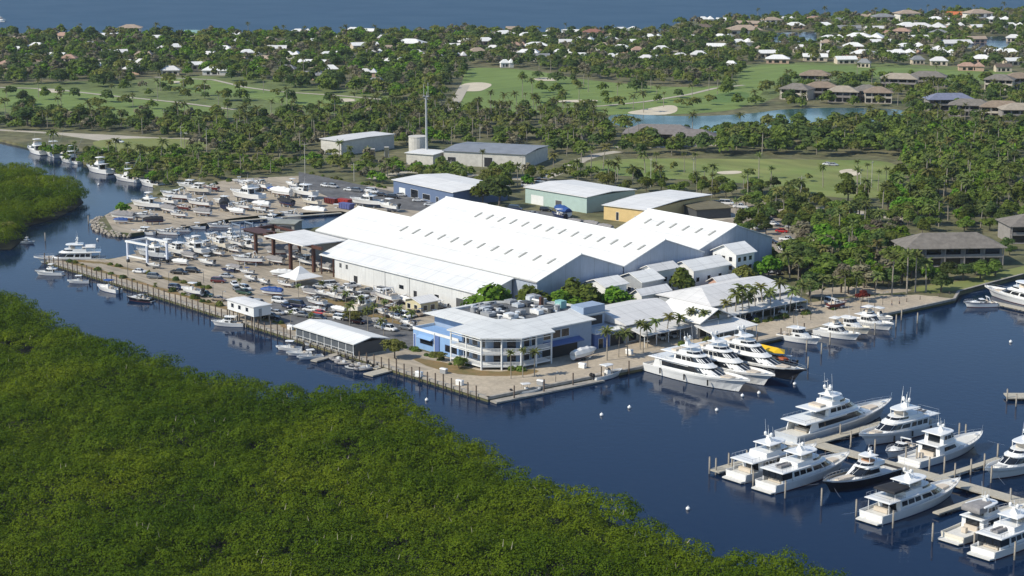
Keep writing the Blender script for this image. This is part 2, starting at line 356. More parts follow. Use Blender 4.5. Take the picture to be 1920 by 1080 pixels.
for a, b in (((-222, 4.2), (-95, 6.0)), ((-95, 5.2), (-60, 6.8)), ((-222, 4.2), (-205, 13)), ((-205, 12), (-150, 16))):
    dx, dy = b[0] - a[0], b[1] - a[1]; l = math.hypot(dx, dy); nx, ny = -dy / l, dx / l; L_, R_ = [], []
    for k in range(25):
        t = k / 24; c = (a[0] + dx * t, a[1] + dy * t); wd = .7 + random.random() * 1.1
        L_.append((c[0] + nx * wd, c[1] + ny * wd)); R_.append((c[0] - nx * wd, c[1] - ny * wd))
    mb = MB()
    for k in range(24): mb.add([(*R_[k], LZ + .028), (*R_[k + 1], LZ + .028), (*L_[k + 1], LZ + .028), (*L_[k], LZ + .028)], [(0, 1, 2, 3)])
    struct('planting_strip', mb, mulch)
sheet('planting_strip', smoothpoly([(-45, 10), (-30, 7), (-19, 9), (-10, 19), (-10, 26), (-14, 26), (-18, 15), (-31, 14)], 1), LZ + .028, mulch)
sheet('planting_strip', smoothpoly(px((640, 555), (700, 585), (790, 605), (740, 610), (650, 580), (560, 545), (600, 545)), 1), LZ + .028, mulch)
sheet('quay', smoothpoly(px((1470, 574), (1590, 558), (1680, 552), (1786, 557), (1700, 575), (1600, 592), (1540, 600)), 1), LZ + .03, pave)
sheet('quay', smoothpoly(px((1500, 548), (1580, 536), (1680, 538), (1720, 546), (1640, 552), (1540, 560)), 1), LZ + .03, yardm)
# seawall caps along the quays
def cap(name, label, a, b, wd=.8):
    dx, dy = b[0] - a[0], b[1] - a[1]; l = math.hypot(dx, dy); nx, ny = -dy / l * wd, dx / l * wd
    o = MB().prism([a, b, (b[0] + nx, b[1] + ny), (a[0] + nx, a[1] + ny)], LZ - .5, LZ + .14).obj(name, conc); return tag(o, label, 'seawall')
cap('seawall', 'long concrete seawall cap beside the canal', (-227.2, -.2), (.2, -.2))
cap('seawall', 'concrete seawall cap below the white yachts of the basin promenade', (.2, -.2), (3.5, 60), .8)
cap('seawall', 'concrete seawall cap along the basin promenade behind the small cruisers', (3.5, 60), (5.2, 176), .8)
cap('seawall', 'pale seawall along the lawn by the grey condominium', (5.2, 176), lawn_a); cap('seawall', 'seawall at the lawn corner, right edge of the view', lawn_a, lawn_b)

# ------------------------------------------------------------------ mangroves
mang = leafmat('mangrove leaves', (.082, .142, .008), (.126, .190, .013), .42)
n = mang.node_tree    # broad yellow and dark drifts in the stand, different species and age
tc = n.nodes.new('ShaderNodeTexCoord'); nz = n.nodes.new('ShaderNodeTexNoise'); nz.inputs['Scale'].default_value = .035; nz.inputs['Detail'].default_value = 5
n.links.new(tc.outputs['Object'], nz.inputs['Vector'])
mr = n.nodes.new('ShaderNodeMapRange'); mr.inputs[1].default_value = .35; mr.inputs[2].default_value = .65; mr.inputs[3].default_value = .72; mr.inputs[4].default_value = 1.25
mh = n.nodes.new('ShaderNodeMapRange'); mh.inputs[1].default_value = .3; mh.inputs[2].default_value = .7; mh.inputs[3].default_value = .52; mh.inputs[4].default_value = .474
hs = [q for q in n.nodes if q.type == 'HUE_SAT'][0]
n.links.new(nz.outputs['Fac'], mr.inputs[0]); n.links.new(mr.outputs[0], hs.inputs['Value']); n.links.new(nz.outputs['Fac'], mh.inputs[0]); n.links.new(mh.outputs[0], hs.inputs['Hue'])
def quads(c, nrm, sz):
    """numpy arrays of leaf-clump quads -> vertices (n*4,3)"""
    nrm = nrm / np.linalg.norm(nrm, axis=1)[:, None]
    t = np.cross(nrm, RNG.normal(size=nrm.shape)); t /= np.linalg.norm(t, axis=1)[:, None] + 1e-9
    b = np.cross(nrm, t); s = sz[:, None]
    a = RNG.uniform(.6, 1.1, (len(c), 4))
    v = np.stack([c + t * s * a[:, :1], c + b * s * a[:, 1:2], c - t * s * a[:, 2:3], c - b * s * a[:, 3:4]], 1)
    return v.reshape(-1, 3)
def quadmesh(name, v, m, mi=None):
    n4 = len(v) // 4; me = bpy.data.meshes.new(name)
    me.vertices.add(len(v)); me.vertices.foreach_set('co', v.astype(np.float32).ravel())
    me.loops.add(len(v)); me.loops.foreach_set('vertex_index', np.arange(len(v), dtype=np.int32))
    me.polygons.add(n4); me.polygons.foreach_set('loop_start', np.arange(0, len(v), 4, dtype=np.int32))
    for q in (m if isinstance(m, (list, tuple)) else [m]): me.materials.append(q)
    if mi is not None: me.polygons.foreach_set('material_index', mi.astype(np.int32))
    me.update(calc_edges=True); me.validate(); return me
def scatter(poly, step):
    xs = [p[0] for p in poly]; ys = [p[1] for p in poly]
    gx, gy = np.meshgrid(np.arange(min(xs), max(xs), step), np.arange(min(ys), max(ys), step))
    x = gx.ravel() + RNG.uniform(-.5, .5, gx.size) * step; y = gy.ravel() + RNG.uniform(-.5, .5, gx.size) * step
    k = inside(poly, x, y); return x[k], y[k]
def crownset(x, y, h, r, per, size):
    """leaf clumps over domed crowns: centres x, y, top height h, radius r"""
    k = np.maximum((per * r * r).astype(int), 25); idx = np.repeat(np.arange(len(x)), k); m = len(idx)
    d = RNG.normal(size=(m, 3)); d[:, 2] = np.abs(d[:, 2]) * .9 - .12; d /= np.linalg.norm(d, axis=1)[:, None]
    lump = 1 + .22 * np.sin(d[:, 0] * 5 + idx) * np.cos(d[:, 1] * 5 + idx * 1.7)
    rad = r[idx] * lump * RNG.uniform(.82, 1.05, m); flat = .62
    c = np.stack([x[idx] + d[:, 0] * rad, y[idx] + d[:, 1] * rad, h[idx] - r[idx] * flat + d[:, 2] * rad * flat], 1)
    return quads(c, d + np.array([0, 0, .55]) + RNG.normal(size=(m, 3)) * .42, size * RNG.uniform(.6, 1.25, m))
EDGE = [(-40, 535), (0, 548), (60, 578), (110, 603), (170, 630), (250, 655), (330, 684), (400, 705), (470, 722), (560, 728), (640, 728), (720, 730), (790, 765), (830, 800), (880, 828), (960, 876), (1040, 905), (1100, 926), (1200, 968), (1320, 1024), (1420, 1042), (1530, 1064), (1560, 1085), (1580, 1110)]
MEDGE = px(*EDGE, h=4.0)
MANG = MEDGE + [(175, -75), (110, -150), (52, -200), (-40, -150), (-150, -85), (-260, -40)]
mud = mat('mangrove mud', (.02, .024, .012), .9, .2, .3)
struct('mangrove_island', MB().prism(MANG, -2, .35), mud)
LM = px((-80, 306), (0, 320), (60, 326), (115, 344), (146, 356), (156, 368), (140, 380), (105, 398), (60, 410), (30, 420), (38, 440), (20, 455), (-80, 455), h=2.5)
struct('mangrove_island', MB().prism(LM, -2, .3), mud)
def drop_out(x, y, hm=60):
    """keep what the frame could plausibly see"""
    dx, dy = x - CU, y - CV; a = dx * UX + dy * VX; b = dx * UY + dy * VY
    d = b * cp + (CAMH - 3) * sp; e = b * sp - (CAMH - 3) * cp
    X = 960 + FPX * a / d; Y = 540 - FPX * e / d
    return (X > -90) & (X < 2010) & (Y > -20) & (Y < 1150)
allv = []
for poly, hmin, hmax in ((MANG, 4.2, 6.0), (LM, 4.5, 7.0)):
    x, y = scatter(poly, 2.7); k = drop_out(x, y); x, y = x[k], y[k]
    r = 1.3 + 3.0 * RNG.random(len(x)) ** 1.8; h = RNG.uniform(hmin, hmax, len(x)) + 0.8 * np.sin(x * .11 + 1.5 * np.sin(y * .05)) * np.cos(y * .13 + np.cos(x * .04))
    tall = RNG.random(len(x)) < .10; r[tall] *= 1.25; h[tall] += 1.2
    gap = RNG.random(len(x)) < .05; h[gap] -= 1.4; r[gap] *= .7
    allv.append(crownset(x, y, h, r, 46, .21))
v = np.concatenate(allv)
k = RNG.integers(0, len(v) // 4, 700); c = v.reshape(-1, 4, 3)[k].mean(1); c = c[c[:, 2] > 4]     # bleached dead twigs here and there
d = np.stack([RNG.uniform(-.5, .5, len(c)), RNG.uniform(-.5, .5, len(c)), RNG.uniform(.7, 1.5, len(c))], 1); e = np.cross(d, RNG.normal(size=d.shape)); e *= .06 / np.linalg.norm(e, axis=1)[:, None]
tw = np.stack([c - e, c + e, c + d + e * .3, c + d - e * .3], 1).reshape(-1, 3)
o = bpy.data.objects.new('mangrove_forest', quadmesh('mangrove_forest', np.concatenate([v, tw]), [mang, mat('bleached twig', (.42, .38, .30), .9, .1, 1)], np.concatenate([np.zeros(len(v) // 4), np.ones(len(tw) // 4)]))); COL.objects.link(o)
tag(o, 'dense green mangrove forest filling the foreground beside the canal', 'mangrove forest', kind='stuff')
# ------------------------------------------------------------------ air
hz = bpy.data.materials.new('haze air'); hz.use_nodes = True; n = hz.node_tree; n.nodes.remove(n.nodes['Principled BSDF'])
pv_ = n.nodes.new('ShaderNodeVolumePrincipled'); pv_.inputs['Color'].default_value = (.78, .86, 1, 1); pv_.inputs['Density'].default_value = .000045; pv_.inputs['Anisotropy'].default_value = .3
n.links.new(pv_.outputs[0], n.nodes['Material Output'].inputs['Volume'])
o = MB().box(-6300, 4300, -4300, 6300, -4, 128).obj('haze', hz); o['kind'] = 'stuff'
# ------------------------------------------------------------------ boats (local x = bow, origin on the waterline amidships)
def BW(a): return 1 - max(0, (a - .44) / .56) ** 2.9     # half-breadth towards the bow
def hull(t, L, B, F, mh=gel, md=deckw, boot=antif, bul=.45, keel=.5, sheer=.35, stripe=None):
    n = 15; st = []
    for i in range(n):
        a = i / (n - 1)
        b = B / 2 * (.88 + .12 * min(1, a / .35)) * BW(a); b = max(b, .03)
        z = F * (1 - sheer * .45 + sheer * (a ** 1.7))
        X = lambda rake: -L / 2 + a * L * (1 - rake)
        wl = b * (.9 - .38 * a * a)
        ring = [(X(.2), wl * .35, -keel * (1 - .5 * a)), (X(.12), wl, .0), (X(.11), wl * 1.01, .14), (X(.07), b * (.95 - .16 * a * a), z * .55),
                (X(.02), b * .99, z * .86), (X(0), b, z), (X(0) - .05, max(b - .14, .01), z), (X(0) - .08, max(b - .18, .01), z - bul)]
        st.append(ring)
    mb = MB(); nr = 8
    for sgn in (1, -1):
        vs = [(x, sgn * y, z) for r in st for x, y, z in r]
        for i in range(n - 1):
            for j in range(nr - 1):
                f = (i * nr + j, (i + 1) * nr + j, (i + 1) * nr + j + 1, i * nr + j + 1)
                mi = 1 if j < 2 else (2 if stripe and j == 4 else 0)
                mb.f.append(tuple(len(mb.v) + k for k in (f if sgn < 0 else f[::-1]))); mb.mi.append(mi)
        mb.v += vs
    r = st[0]; mb.add([(x, y, z) for x, y, z in r[:6]] + [(x, -y, z) for x, y, z in r[:6]][::-1], [tuple(range(12))])
    mb.obj('hull', [mh, boot, stripe or mh], t, smooth=False)
    dk = MB(); vs = []
    for r in st: vs += [r[7], (r[7][0], -r[7][1], r[7][2])]
    dk.add(vs, [(2 * i, 2 * i + 1, 2 * i + 3, 2 * i + 2) for i in range(n - 1)])
    dk.obj('deck', md, t)
    return lambda a: F * (1 - sheer * .45 + sheer * (a ** 1.7)) - bul
def outl(x0, x1, w_, nose, taper, m=9, k=6):
    L = x1 - x0; nl = nose * L; xs = x1 - nl
    side = [(x0 + (xs - x0) * i / m, w_ * (1 - taper * (i / m) ** 2)) for i in range(m + 1)]
    wn = side[-1][1]
    side += [(xs + nl * math.sin(math.pi / 2 * i / k), max(wn * math.cos(math.pi / 2 * i / k) ** .7, 0)) for i in range(1, k + 1)]
    return side
def house(t, name, x0, x1, w_, z0, z1, m=gel, nose=.3, rake=.6, arake=.1, inset=.06, taper=.08, panes=((.08, .3), (.33, .55), (.58, .8)), gz=(.35, .8), wind=(1, 5.9), gm=glass, aft=True, zf=0, pane_name='side_window'):
    """a cabin with rounded front; side panes and windscreen stand 3 cm proud of the walls"""
    o = outl(x0, x1, w_, nose, taper); h = z1 - z0; L = x1 - x0; N = len(o)
    def top(p, q):
        f = (p[0] - x0) / L; return (p[0] - rake * h * f * f + arake * h * (1 - f), p[1] * (1 - inset) if f < 1 else p[1])
    bot = [(x, y, z0 + zf * ((x - x0) / L)) for x, y in o]; tp = [(*top(p, 0), z1) for p in o]
    full = lambda r: r + [(x, -y, z) for x, y, z in r[-2::-1]]
    mb = MB().loft([full(bot), full(tp)], caps=True); root = mb.obj(name, m, t)
    def at(u, f, sg):
        i = min(int(u), N - 2); g = u - i
        a = [bot[i][k] + (bot[i + 1][k] - bot[i][k]) * g for k in range(3)]; b = [tp[i][k] + (tp[i + 1][k] - tp[i][k]) * g for k in range(3)]
        p = [a[k] + (b[k] - a[k]) * f for k in range(3)]; dx, dy = bot[i + 1][0] - bot[i][0], bot[i + 1][1] - bot[i][1]; l = math.hypot(dx, dy)
        return (p[0] - dy / l * .035, (p[1] + dx / l * .035) * sg, p[2] + .01)
    def pane(mb, u0, u1, f0, f1, sg):
        n = max(1, int(u1 - u0 + .99)); us = [u0 + (u1 - u0) * i / n for i in range(n + 1)]
        vs = [at(u, f0, sg) for u in us] + [at(u, f1, sg) for u in us]; n1 = n + 1
        mb.add(vs, [((i + 1, i, n1 + i, n1 + i + 1) if sg > 0 else (i, i + 1, n1 + i + 1, n1 + i)) for i in range(n)])
    for sg in (1, -1):
        if panes:
            g = MB()
            for a, b in panes: pane(g, a * 9, b * 9, gz[0], gz[1], sg)
            g.obj(pane_name, gm, t)
    if wind:
        g = MB()
        for sg in (1, -1):
            for a, b in ((9 + wind[0] - 1, 9 + (wind[0] - 1 + wind[1]) / 2 - .1), (9 + (wind[0] - 1 + wind[1]) / 2 + .05, 9 + wind[1])): pane(g, a, b, gz[0], min(gz[1] + .1, .93), sg)
        g.obj('windscreen', gm, t)
    if aft:
        g = MB().add([(x0 - .04 + arake * h * .1, -w_ * .62, z0 + .1), (x0 - .04 + arake * h * .1, w_ * .62, z0 + .1), (x0 - .04 + arake * h * .85, w_ * .6, z0 + h * .85), (x0 - .04 + arake * h * .85, -w_ * .6, z0 + h * .85)], [(0, 3, 2, 1)])
        g.obj('aft_door', gm, t)
    return root
def slab(t, name, x0, x1, w_, z, th=.16, m=gel, nose=.2, taper=.1, crown=.08):
    o = outl(x0, x1, w_, nose, taper); full = lambda s, zz: [(x0 + (x1 - x0) / 2 + (x - (x0 + x1) / 2) * s, y * s, zz) for x, y in o] + [(x0 + (x1 - x0) / 2 + (x - (x0 + x1) / 2) * s, -y * s, zz) for x, y in o[-2::-1]]
    return MB().loft([full(.97, z), full(1, z + th * .3), full(1, z + th * .7), full(.95, z + th + crown * .4), full(.6, z + th + crown)]).obj(name, m, t)
def rail(t, L, B, deckz, a0=.45, a1=.985, h=.75, m=steel, r=.03):
    mb = MB()
    for sg in (1, -1):
        pts = []
        for i in range(9):
            a = a0 + (a1 - a0) * i / 8; b = B / 2 * BW(a) - .12
            x = -L / 2 + a * L - .1; z = deckz(a) + .35; pts.append((x, sg * max(b, .02), z + h)); mb.tube((x, sg * max(b, .02), z), pts[-1], r, n=4)
        mb.path(pts, r, n=4)
    mb.obj('bow_rail', m, t)
def posts(t, name, pts, z0, z1, r=.05, m=gel):
    if name in ('top_frame', 'tower_leg'):      # one welded frame
        mb = MB()
        for x, y in pts: mb.tube((x, y, z0), (x, y, z1), r, n=5)
        return mb.path([(*p, z1 - .03) for p in pts] + [(*pts[0], z1 - .03)], r, n=4).obj(name, m, t)
    for x, y in pts: MB().tube((x, y, z0), (x, y, z1), r, n=5).obj(name, m, t)
def mast(t, x, z, s=1, domes=2, whips=3, m=gel):
    mb = MB().loft([[(x - .5 * s, -.9 * s, z), (x + .5 * s, -.9 * s, z), (x + .5 * s, .9 * s, z), (x - .5 * s, .9 * s, z)], [(x - .7 * s, -.25 * s, z + 1.3 * s), (x - .2 * s, -.25 * s, z + 1.3 * s), (x - .2 * s, .25 * s, z + 1.3 * s), (x - .7 * s, .25 * s, z + 1.3 * s)]])
    mb.box(x - .65 * s, x - .25 * s, -1.1 * s, 1.1 * s, z + 1.28 * s, z + 1.4 * s); mb.tube((x - .4 * s, 0, z + 1.4 * s), (x - .5 * s, 0, z + 2.8 * s), .06)
    mb.obj('mast', m, t)
    for k in range(domes):
        MB().ball((x - .45 * s + (.9 * s if k > 1 else 0), (-.85, .85, 0)[k % 3] * s, z + 1.75 * s), .38 * s, rz=.45 * s).obj('satellite_dome', gel, t, smooth=True)
    MB().box(x + .1 * s, x + .28 * s, -.75 * s, .75 * s, z + 1.35 * s, z + 1.5 * s).obj('radar', gel, t)
    for k in range(whips):
        y = (-1.2, 1.2, .5, -.6)[k % 4] * s; MB().tube((x + .2 * k, y, z + .3), (x + .2 * k - .5, y, z + 3.6 * s + (k % 2) * 1.2), .035, .02, n=4).obj('antenna', gel, t)
def fenders(t, L, B, F, side, pos=(.2, .45, .68), m=blackp):
    for a in pos:
        b = B / 2 * BW(a)
        MB().tube((-L / 2 + a * L, side * (b + .12), F * .28), (-L / 2 + a * L, side * (b + .16), F * .75), .2, n=7).obj('fender', m, t)
def yacht(label, u, v, rz, L, B, F=2.6, mh=gel, name='motor_yacht', z=0, dark=True, style='fly', boot=antif, fend=0, group=None, top=gel, bul=.55, canvastop=None, tender=False, teakd=False, whips=3, domes=2, cat='yacht', cov=None, aftglass=False):
    F *= .86
    t = thing(name, label, cat, u, v, z, rz, group)
    dz = hull(t, L, B, F, mh, teak if teakd else deckw, boot, bul=bul, keel=.9, sheer=.55, stripe=gel if mh is not gel else None)
    d0 = dz(.25); W = B / 2
    MB().prism([(-L / 2 - 1.3, -W * .8), (-L / 2 - 1.3, W * .8), (-L / 2 + .1, W * .86), (-L / 2 + .1, -W * .86)], .25, .5).obj('swim_platform', deckw, t)
    for sg in (1, -1):
        mb = MB()
        for k in range(5): mb.box(-L / 2 - .1 + k * .28, -L / 2 + .2 + k * .28, sg * W * .45 - .35, sg * W * .45 + .35, .5, .5 + (d0 - .5) * (k + 1) / 5)
        mb.obj('stern_stair', deckw, t)
    rail(t, L, B, dz, .5 if style != 'tri' else .55)
    if style == 'tri':         # raised pilothouse, long dark saloon glass, low flybridge
        house(t, 'deckhouse', -L * .32, L * .31, W * .84, d0, d0 + 2.5, nose=.42, rake=2.6, arake=-.2, panes=((.06, .5), (.5, .98)), gz=(.38, .84), wind=(.2, 5.9), zf=.5)
        slab(t, 'boat_deck', -L * .44, L * .15, W * .94, d0 + 2.45, .3, nose=.4)
        for sg in (1, -1): MB().loft([[(-L * .40, sg * W * .86, d0 - .1), (-L * .30, sg * W * .86, d0 - .1), (-L * .30, sg * W * .80, d0 - .1), (-L * .40, sg * W * .80, d0 - .1)], [(-L * .37, sg * W * .86, d0 + 2.5), (-L * .33, sg * W * .86, d0 + 2.5), (-L * .33, sg * W * .8, d0 + 2.5), (-L * .37, sg * W * .8, d0 + 2.5)]]).obj('wing_support', gel, t)
        MB().box(-L * .37, -L * .34, -W * .45, W * .45, d0, d0 + .75).obj('aft_sofa', cream, t)
        house(t, 'pilothouse', -L * .20, L * .14, W * .68, d0 + 2.75, d0 + 4.7, nose=.45, rake=1.9, arake=.1, panes=((.1, .4), (.45, .68), (.72, .98)), gz=(.38, .85))
        slab(t, 'flybridge', -L * .33, L * .05, W * .76, d0 + 4.65, .25, nose=.4)
        house(t, 'flybridge_coaming', -L * .16, L * .02, W * .60, d0 + 4.9, d0 + 5.8, nose=.5, rake=1.2, panes=(), gz=(.35, .9), wind=(.2, 5.9), aft=False)
        slab(t, 'hardtop', -L * .15, -L * .03, W * .56, d0 + 6.7, .18, nose=.4); posts(t, 'hardtop_post', [(-L * .14, W * .46), (-L * .14, -W * .46), (-L * .05, W * .44), (-L * .05, -W * .44)], d0 + 5.6, d0 + 6.75, .09)
        mast(t, -L * .12, d0 + 6.9, 1.0, domes, whips)
        MB().prism([(-L * .25, -W * .45), (-L * .25, W * .45), (-L * .2, W * .45), (-L * .2, -W * .45)], d0 + 4.9, d0 + 5.4).obj('sun_bed', cream, t)
    elif style == 'fly':       # two-deck motor yacht with aft canopy and flybridge hardtop
        house(t, 'deckhouse', -L * .30, L * .29, W * .84, d0, d0 + 2.4, nose=.32, rake=1.6, arake=-.1, panes=((.05, .2), (.23, .4), (.43, .6), (.66, .96)), gz=(.42, .84), zf=.5)
        slab(t, 'boat_deck', -L * .44, L * .15, W * .95, d0 + 2.38, .25, nose=.32)
        posts(t, 'canopy_post', [(-L * .42, W * .75), (-L * .42, -W * .75)], d0, d0 + 2.4, .08)
        if aftglass:
            for sg in (1, -1): MB().box(-L * .42, -L * .31, sg * W * .80 - .03, sg * W * .80 + .03, d0 + .9, d0 + 2.3).obj('aft_window', glass, t); MB().box(-L * .42, -L * .31, sg * W * .80 - .05, sg * W * .80 + .05, d0, d0 + .88).obj('aft_bulwark', gel, t)
            for k in range(3): MB().box(-L * .425, -L * .42, W * (-.78 + .53 * k), W * (-.78 + .53 * k + .48), d0 + .9, d0 + 2.3).obj('aft_window', glass, t)
        MB().box(-L * .40, -L * .37, -W * .5, W * .5, d0, d0 + .8).box(-L * .345, -L * .325, -W * .25, W * .25, d0, d0 + .7).obj('aft_sofa', cream, t)
        house(t, 'flybridge_coaming', -L * .24, L * .13, W * .76, d0 + 2.6, d0 + 3.6, nose=.45, rake=1.5, panes=(), gz=(.5, .95), aft=False)
        slab(t, 'hardtop', -L * .20, L * .05, W * .72, d0 + 4.9, .2, m=top, nose=.4)
        posts(t, 'hardtop_post', [(-L * .18, W * .6), (-L * .18, -W * .6), (0, W * .55), (0, -W * .55)], d0 + 3.5, d0 + 4.95, .09)
        mast(t, -L * .10, d0 + 5.15, .95, domes, whips)
        MB().box(-L * .08, -L * .02, -W * .4, W * .4, d0 + 3.55, d0 + 4.05).box(-L * .05, -L * .02, -W * .4, W * .4, d0 + 4.05, d0 + 4.5).obj('helm_seat', cream, t)
        if canvastop: slab(t, 'awning', -L * .37, -L * .17, W * .78, d0 + 3.9, .35, m=canvastop, nose=.1, crown=.3); posts(t, 'awning_post', [(-L * .35, W * .7), (-L * .35, -W * .7)], d0 + 2.6, d0 + 3.95, .05)
    elif style == 'enclosed':  # enclosed bridge sportfisher / raised house, long open foredeck, open cockpit
        house(t, 'deckhouse', -L * .24, L * .22, W * .86, d0, d0 + 2.3, nose=.42, rake=2.2, arake=0, panes=((.25, .6), (.6, .98)), gz=(.42, .82), wind=None, zf=.5)
        MB().box(-L * .36, -L * .33, -.5, .5, d0, d0 + 1.0).box(-L * .27, -L * .25, -W * .5, W * .5, d0, d0 + .9).obj('fighting_chair', cream, t)
        slab(t, 'bridge_deck', -L * .27, L * .06, W * .86, d0 + 2.28, .2, nose=.4)
        house(t, 'enclosed_bridge', -L * .18, L * .05, W * .74, d0 + 2.48, d0 + 4.5, nose=.4, rake=1.0, arake=.1, panes=((.1, .4), (.45, .9)), gz=(.45, .85))
        slab(t, 'hardtop', -L * .22, L * .02, W * .76, d0 + 4.48, .2, m=top, nose=.4)
        mast(t, -L * .08, d0 + 4.68, .75, domes, whips)
    elif style == 'express':   # sport yacht with raked black glass
        house(t, 'deckhouse', -L * .22, L * .20, W * .80, d0, d0 + 2.3, nose=.5, rake=2.4, arake=.3, panes=((.1, .5), (.5, .98)), gz=(.4, .8), wind=(.2, 5.95))
        MB().prism([(L * .08, -W * .3), (L * .08, W * .3), (L * .3, W * .2), (L * .3, -W * .2)], dz(.7), dz(.7) + .5).obj('sun_bed', cream, t)
        house(t, 'flybridge_coaming', -L * .26, 0, W * .72, d0 + 2.3, d0 + 3.1, nose=.4, rake=1.2, arake=-.4, panes=(), aft=False, gz=(.4, .9))
        slab(t, 'hardtop', -L * .19, -L * .05, W * .6, d0 + 4.3, .16, m=top, nose=.3)
        posts(t, 'hardtop_post', [(-L * .175, W * .5), (-L * .175, -W * .5), (-L * .08, W * .48), (-L * .08, -W * .48)], d0 + 3, d0 + 4.35, .08)
        MB().box(-L * .17, -L * .10, -W * .4, W * .4, d0 + 3.0, d0 + 3.5).obj('helm_seat', mat('tan leather', (.4, .2, .1), .6), t)
        mast(t, -L * .16, d0 + 4.4, .55, domes, whips)
    if cov: slab(t, 'canvas_cover', -L * .28, -L * .02, W * .7, d0 + 3.6, .9, m=cov, nose=.3, crown=.4)
    MB().box(L * .40, L * .43, -.35, .35, dz(.9), dz(.9) + .45).obj('windlass', steel, t)
    if style in ('fly', 'tri'): MB().prism([(L * .24, -W * .34), (L * .24, W * .34), (L * .33, W * .24), (L * .33, -W * .24)], dz(.78), dz(.78) + .5).obj('foredeck_seat', cream if L % 2 else deckw, t)
    MB().tube((L * .485, 0, dz(.97) + .4), (L * .495, 0, dz(.97) + 2.0), .03, n=4).obj('jackstaff', steel, t)
    if tender:
        mb = MB(); x = -L * .30; zz = d0 + 3.0
        for sg in (1, -1): mb.tube((x - 1.6, sg * .6, zz + .1), (x + 1.2, sg * .6, zz + .1), .26, n=7); mb.tube((x + 1.2, sg * .6, zz + .1), (x + 2.1, 0, zz + .25), .26, .22, n=7)
        mb.box(x - 1.5, x + 1.4, -.5, .5, zz - .15, zz + .08); mb.obj('tender', greyc, t)
    for sg in (1, -1):     # slack mooring lines down to the water's edge at both ends
        for xa, xb in ((-L * .47, -L * .47 - 3.5), (L * .44, L * .44 + 2.0)):
            pts = [(xa + (xb - xa) * q / 5, sg * (W * .7 + (2.6 if xa < 0 else 3.2) * q / 5), dz(.1) + .4 - (dz(.1) - .5) * (q / 5) ** .7) for q in range(6)]
            MB().path(pts, .03, n=4).obj('mooring_line', steel, t)
    if style in ('fly', 'tri'):
        mb = MB()
        for sg in (1, -1):
            q = [(-L * .43 + L * .17 * k / 4, sg * W * .86, d0 + 2.65 + (.0)) for k in range(5)]
            for a in q: mb.tube(a, (a[0], a[1], a[2] + .8), .025, n=4)
            mb.path([(a[0], a[1], a[2] + .8) for a in q], .03, n=4)
        mb.tube((-L * .43, -W * .86, d0 + 3.45), (-L * .43, W * .86, d0 + 3.45), .03, n=4).obj('deck_rail', steel, t)
    if fend: fenders(t, L, B, F, fend)
    return t
UPV, DNV, PU = R(90), R(-90), 0.0
# -- big yachts on the promenade, bows towards the basin (+X)
yacht('largest white yacht on the promenade, long black saloon window, black fenders, nearest the blue office', 19.6, 52.2, PU, 33.5, 7.6, 3.5, style='tri', fend=-1, whips=2, boot=blackh)
yacht('white yacht between the long black-windowed yacht and the dark-hulled one', 20, 61.3, PU, 32.5, 7.4, 3.3, style='tri', whips=2, boot=antib)
yacht('black-hulled yacht with white decks beside the yellow canopy on the promenade', 20.5, 71.0, PU, 35, 7.6, 3.3, mh=blackh, style='tri', boot=blackh, whips=2)
# -- pier boats
yacht('tall three-deck silver white yacht lying along the outer T-head of the pier', 69.0, 46.5, UPV, 37, 7.8, 3.4, mh=pale, style='tri', domes=3, whips=4, boot=antib)
yacht('white raised-pilothouse yacht, bow against the pier beside the T-head, many antennas', 82.0, 50.2, DNV, 26.5, 6.6, 3.0, style='fly', whips=4, domes=3, tender=True, fend=1)
yacht('white sportfishing yacht with enclosed bridge and long dark side window behind the pier', 97.6, 47.5, UPV, 26.0, 6.8, 2.7, style='enclosed', whips=3, boot=antib)
yacht('white yacht with a rounded black windscreen beyond the pier, cut by the right edge', 114.3, 49.8, DNV, 24, 6.4, 2.7, style='fly', whips=3)
yacht('white motor yacht moored stern-out nearest the open end of the pier', 80.2, 12.4, UPV, 25.5, 6.6, 2.8, style='fly', whips=3, domes=2, fend=0)
yacht('white motor yacht with a wide aft windscreen and grey boat deck, second along the pier', 89.0, 12.2, UPV, 26.5, 6.6, 2.9, style='fly', aftglass=True, tender=True, whips=1, domes=1)
yacht('black-hulled sport yacht with black raked windscreen and tan helm seats by the pier', 98.0, 17.2, DNV, 22.5, 5.8, 2.6, mh=blackh, style='express', whips=1, domes=1, boot=blackh)
yacht('pale yacht with a black awning over its boat deck, near side of the pier', 115.2, 14.2, UPV, 28.5, 6.6, 2.9, style='fly', canvastop=canvas, whips=2, domes=2, boot=antib)
yacht('ivory motor yacht with grey canvas bridge enclosure, stern tied to a piling', 132.4, 14.5, UPV, 24, 6.0, 2.4, mh=ivory, style='enclosed', cov=greyc, whips=2, domes=1)
yacht('white yacht at the bottom right corner with inflatable on its boat deck', 141.0, 12.0, UPV, 24, 6.2, 2.5, style='fly', aftglass=True, tender=True, whips=2)
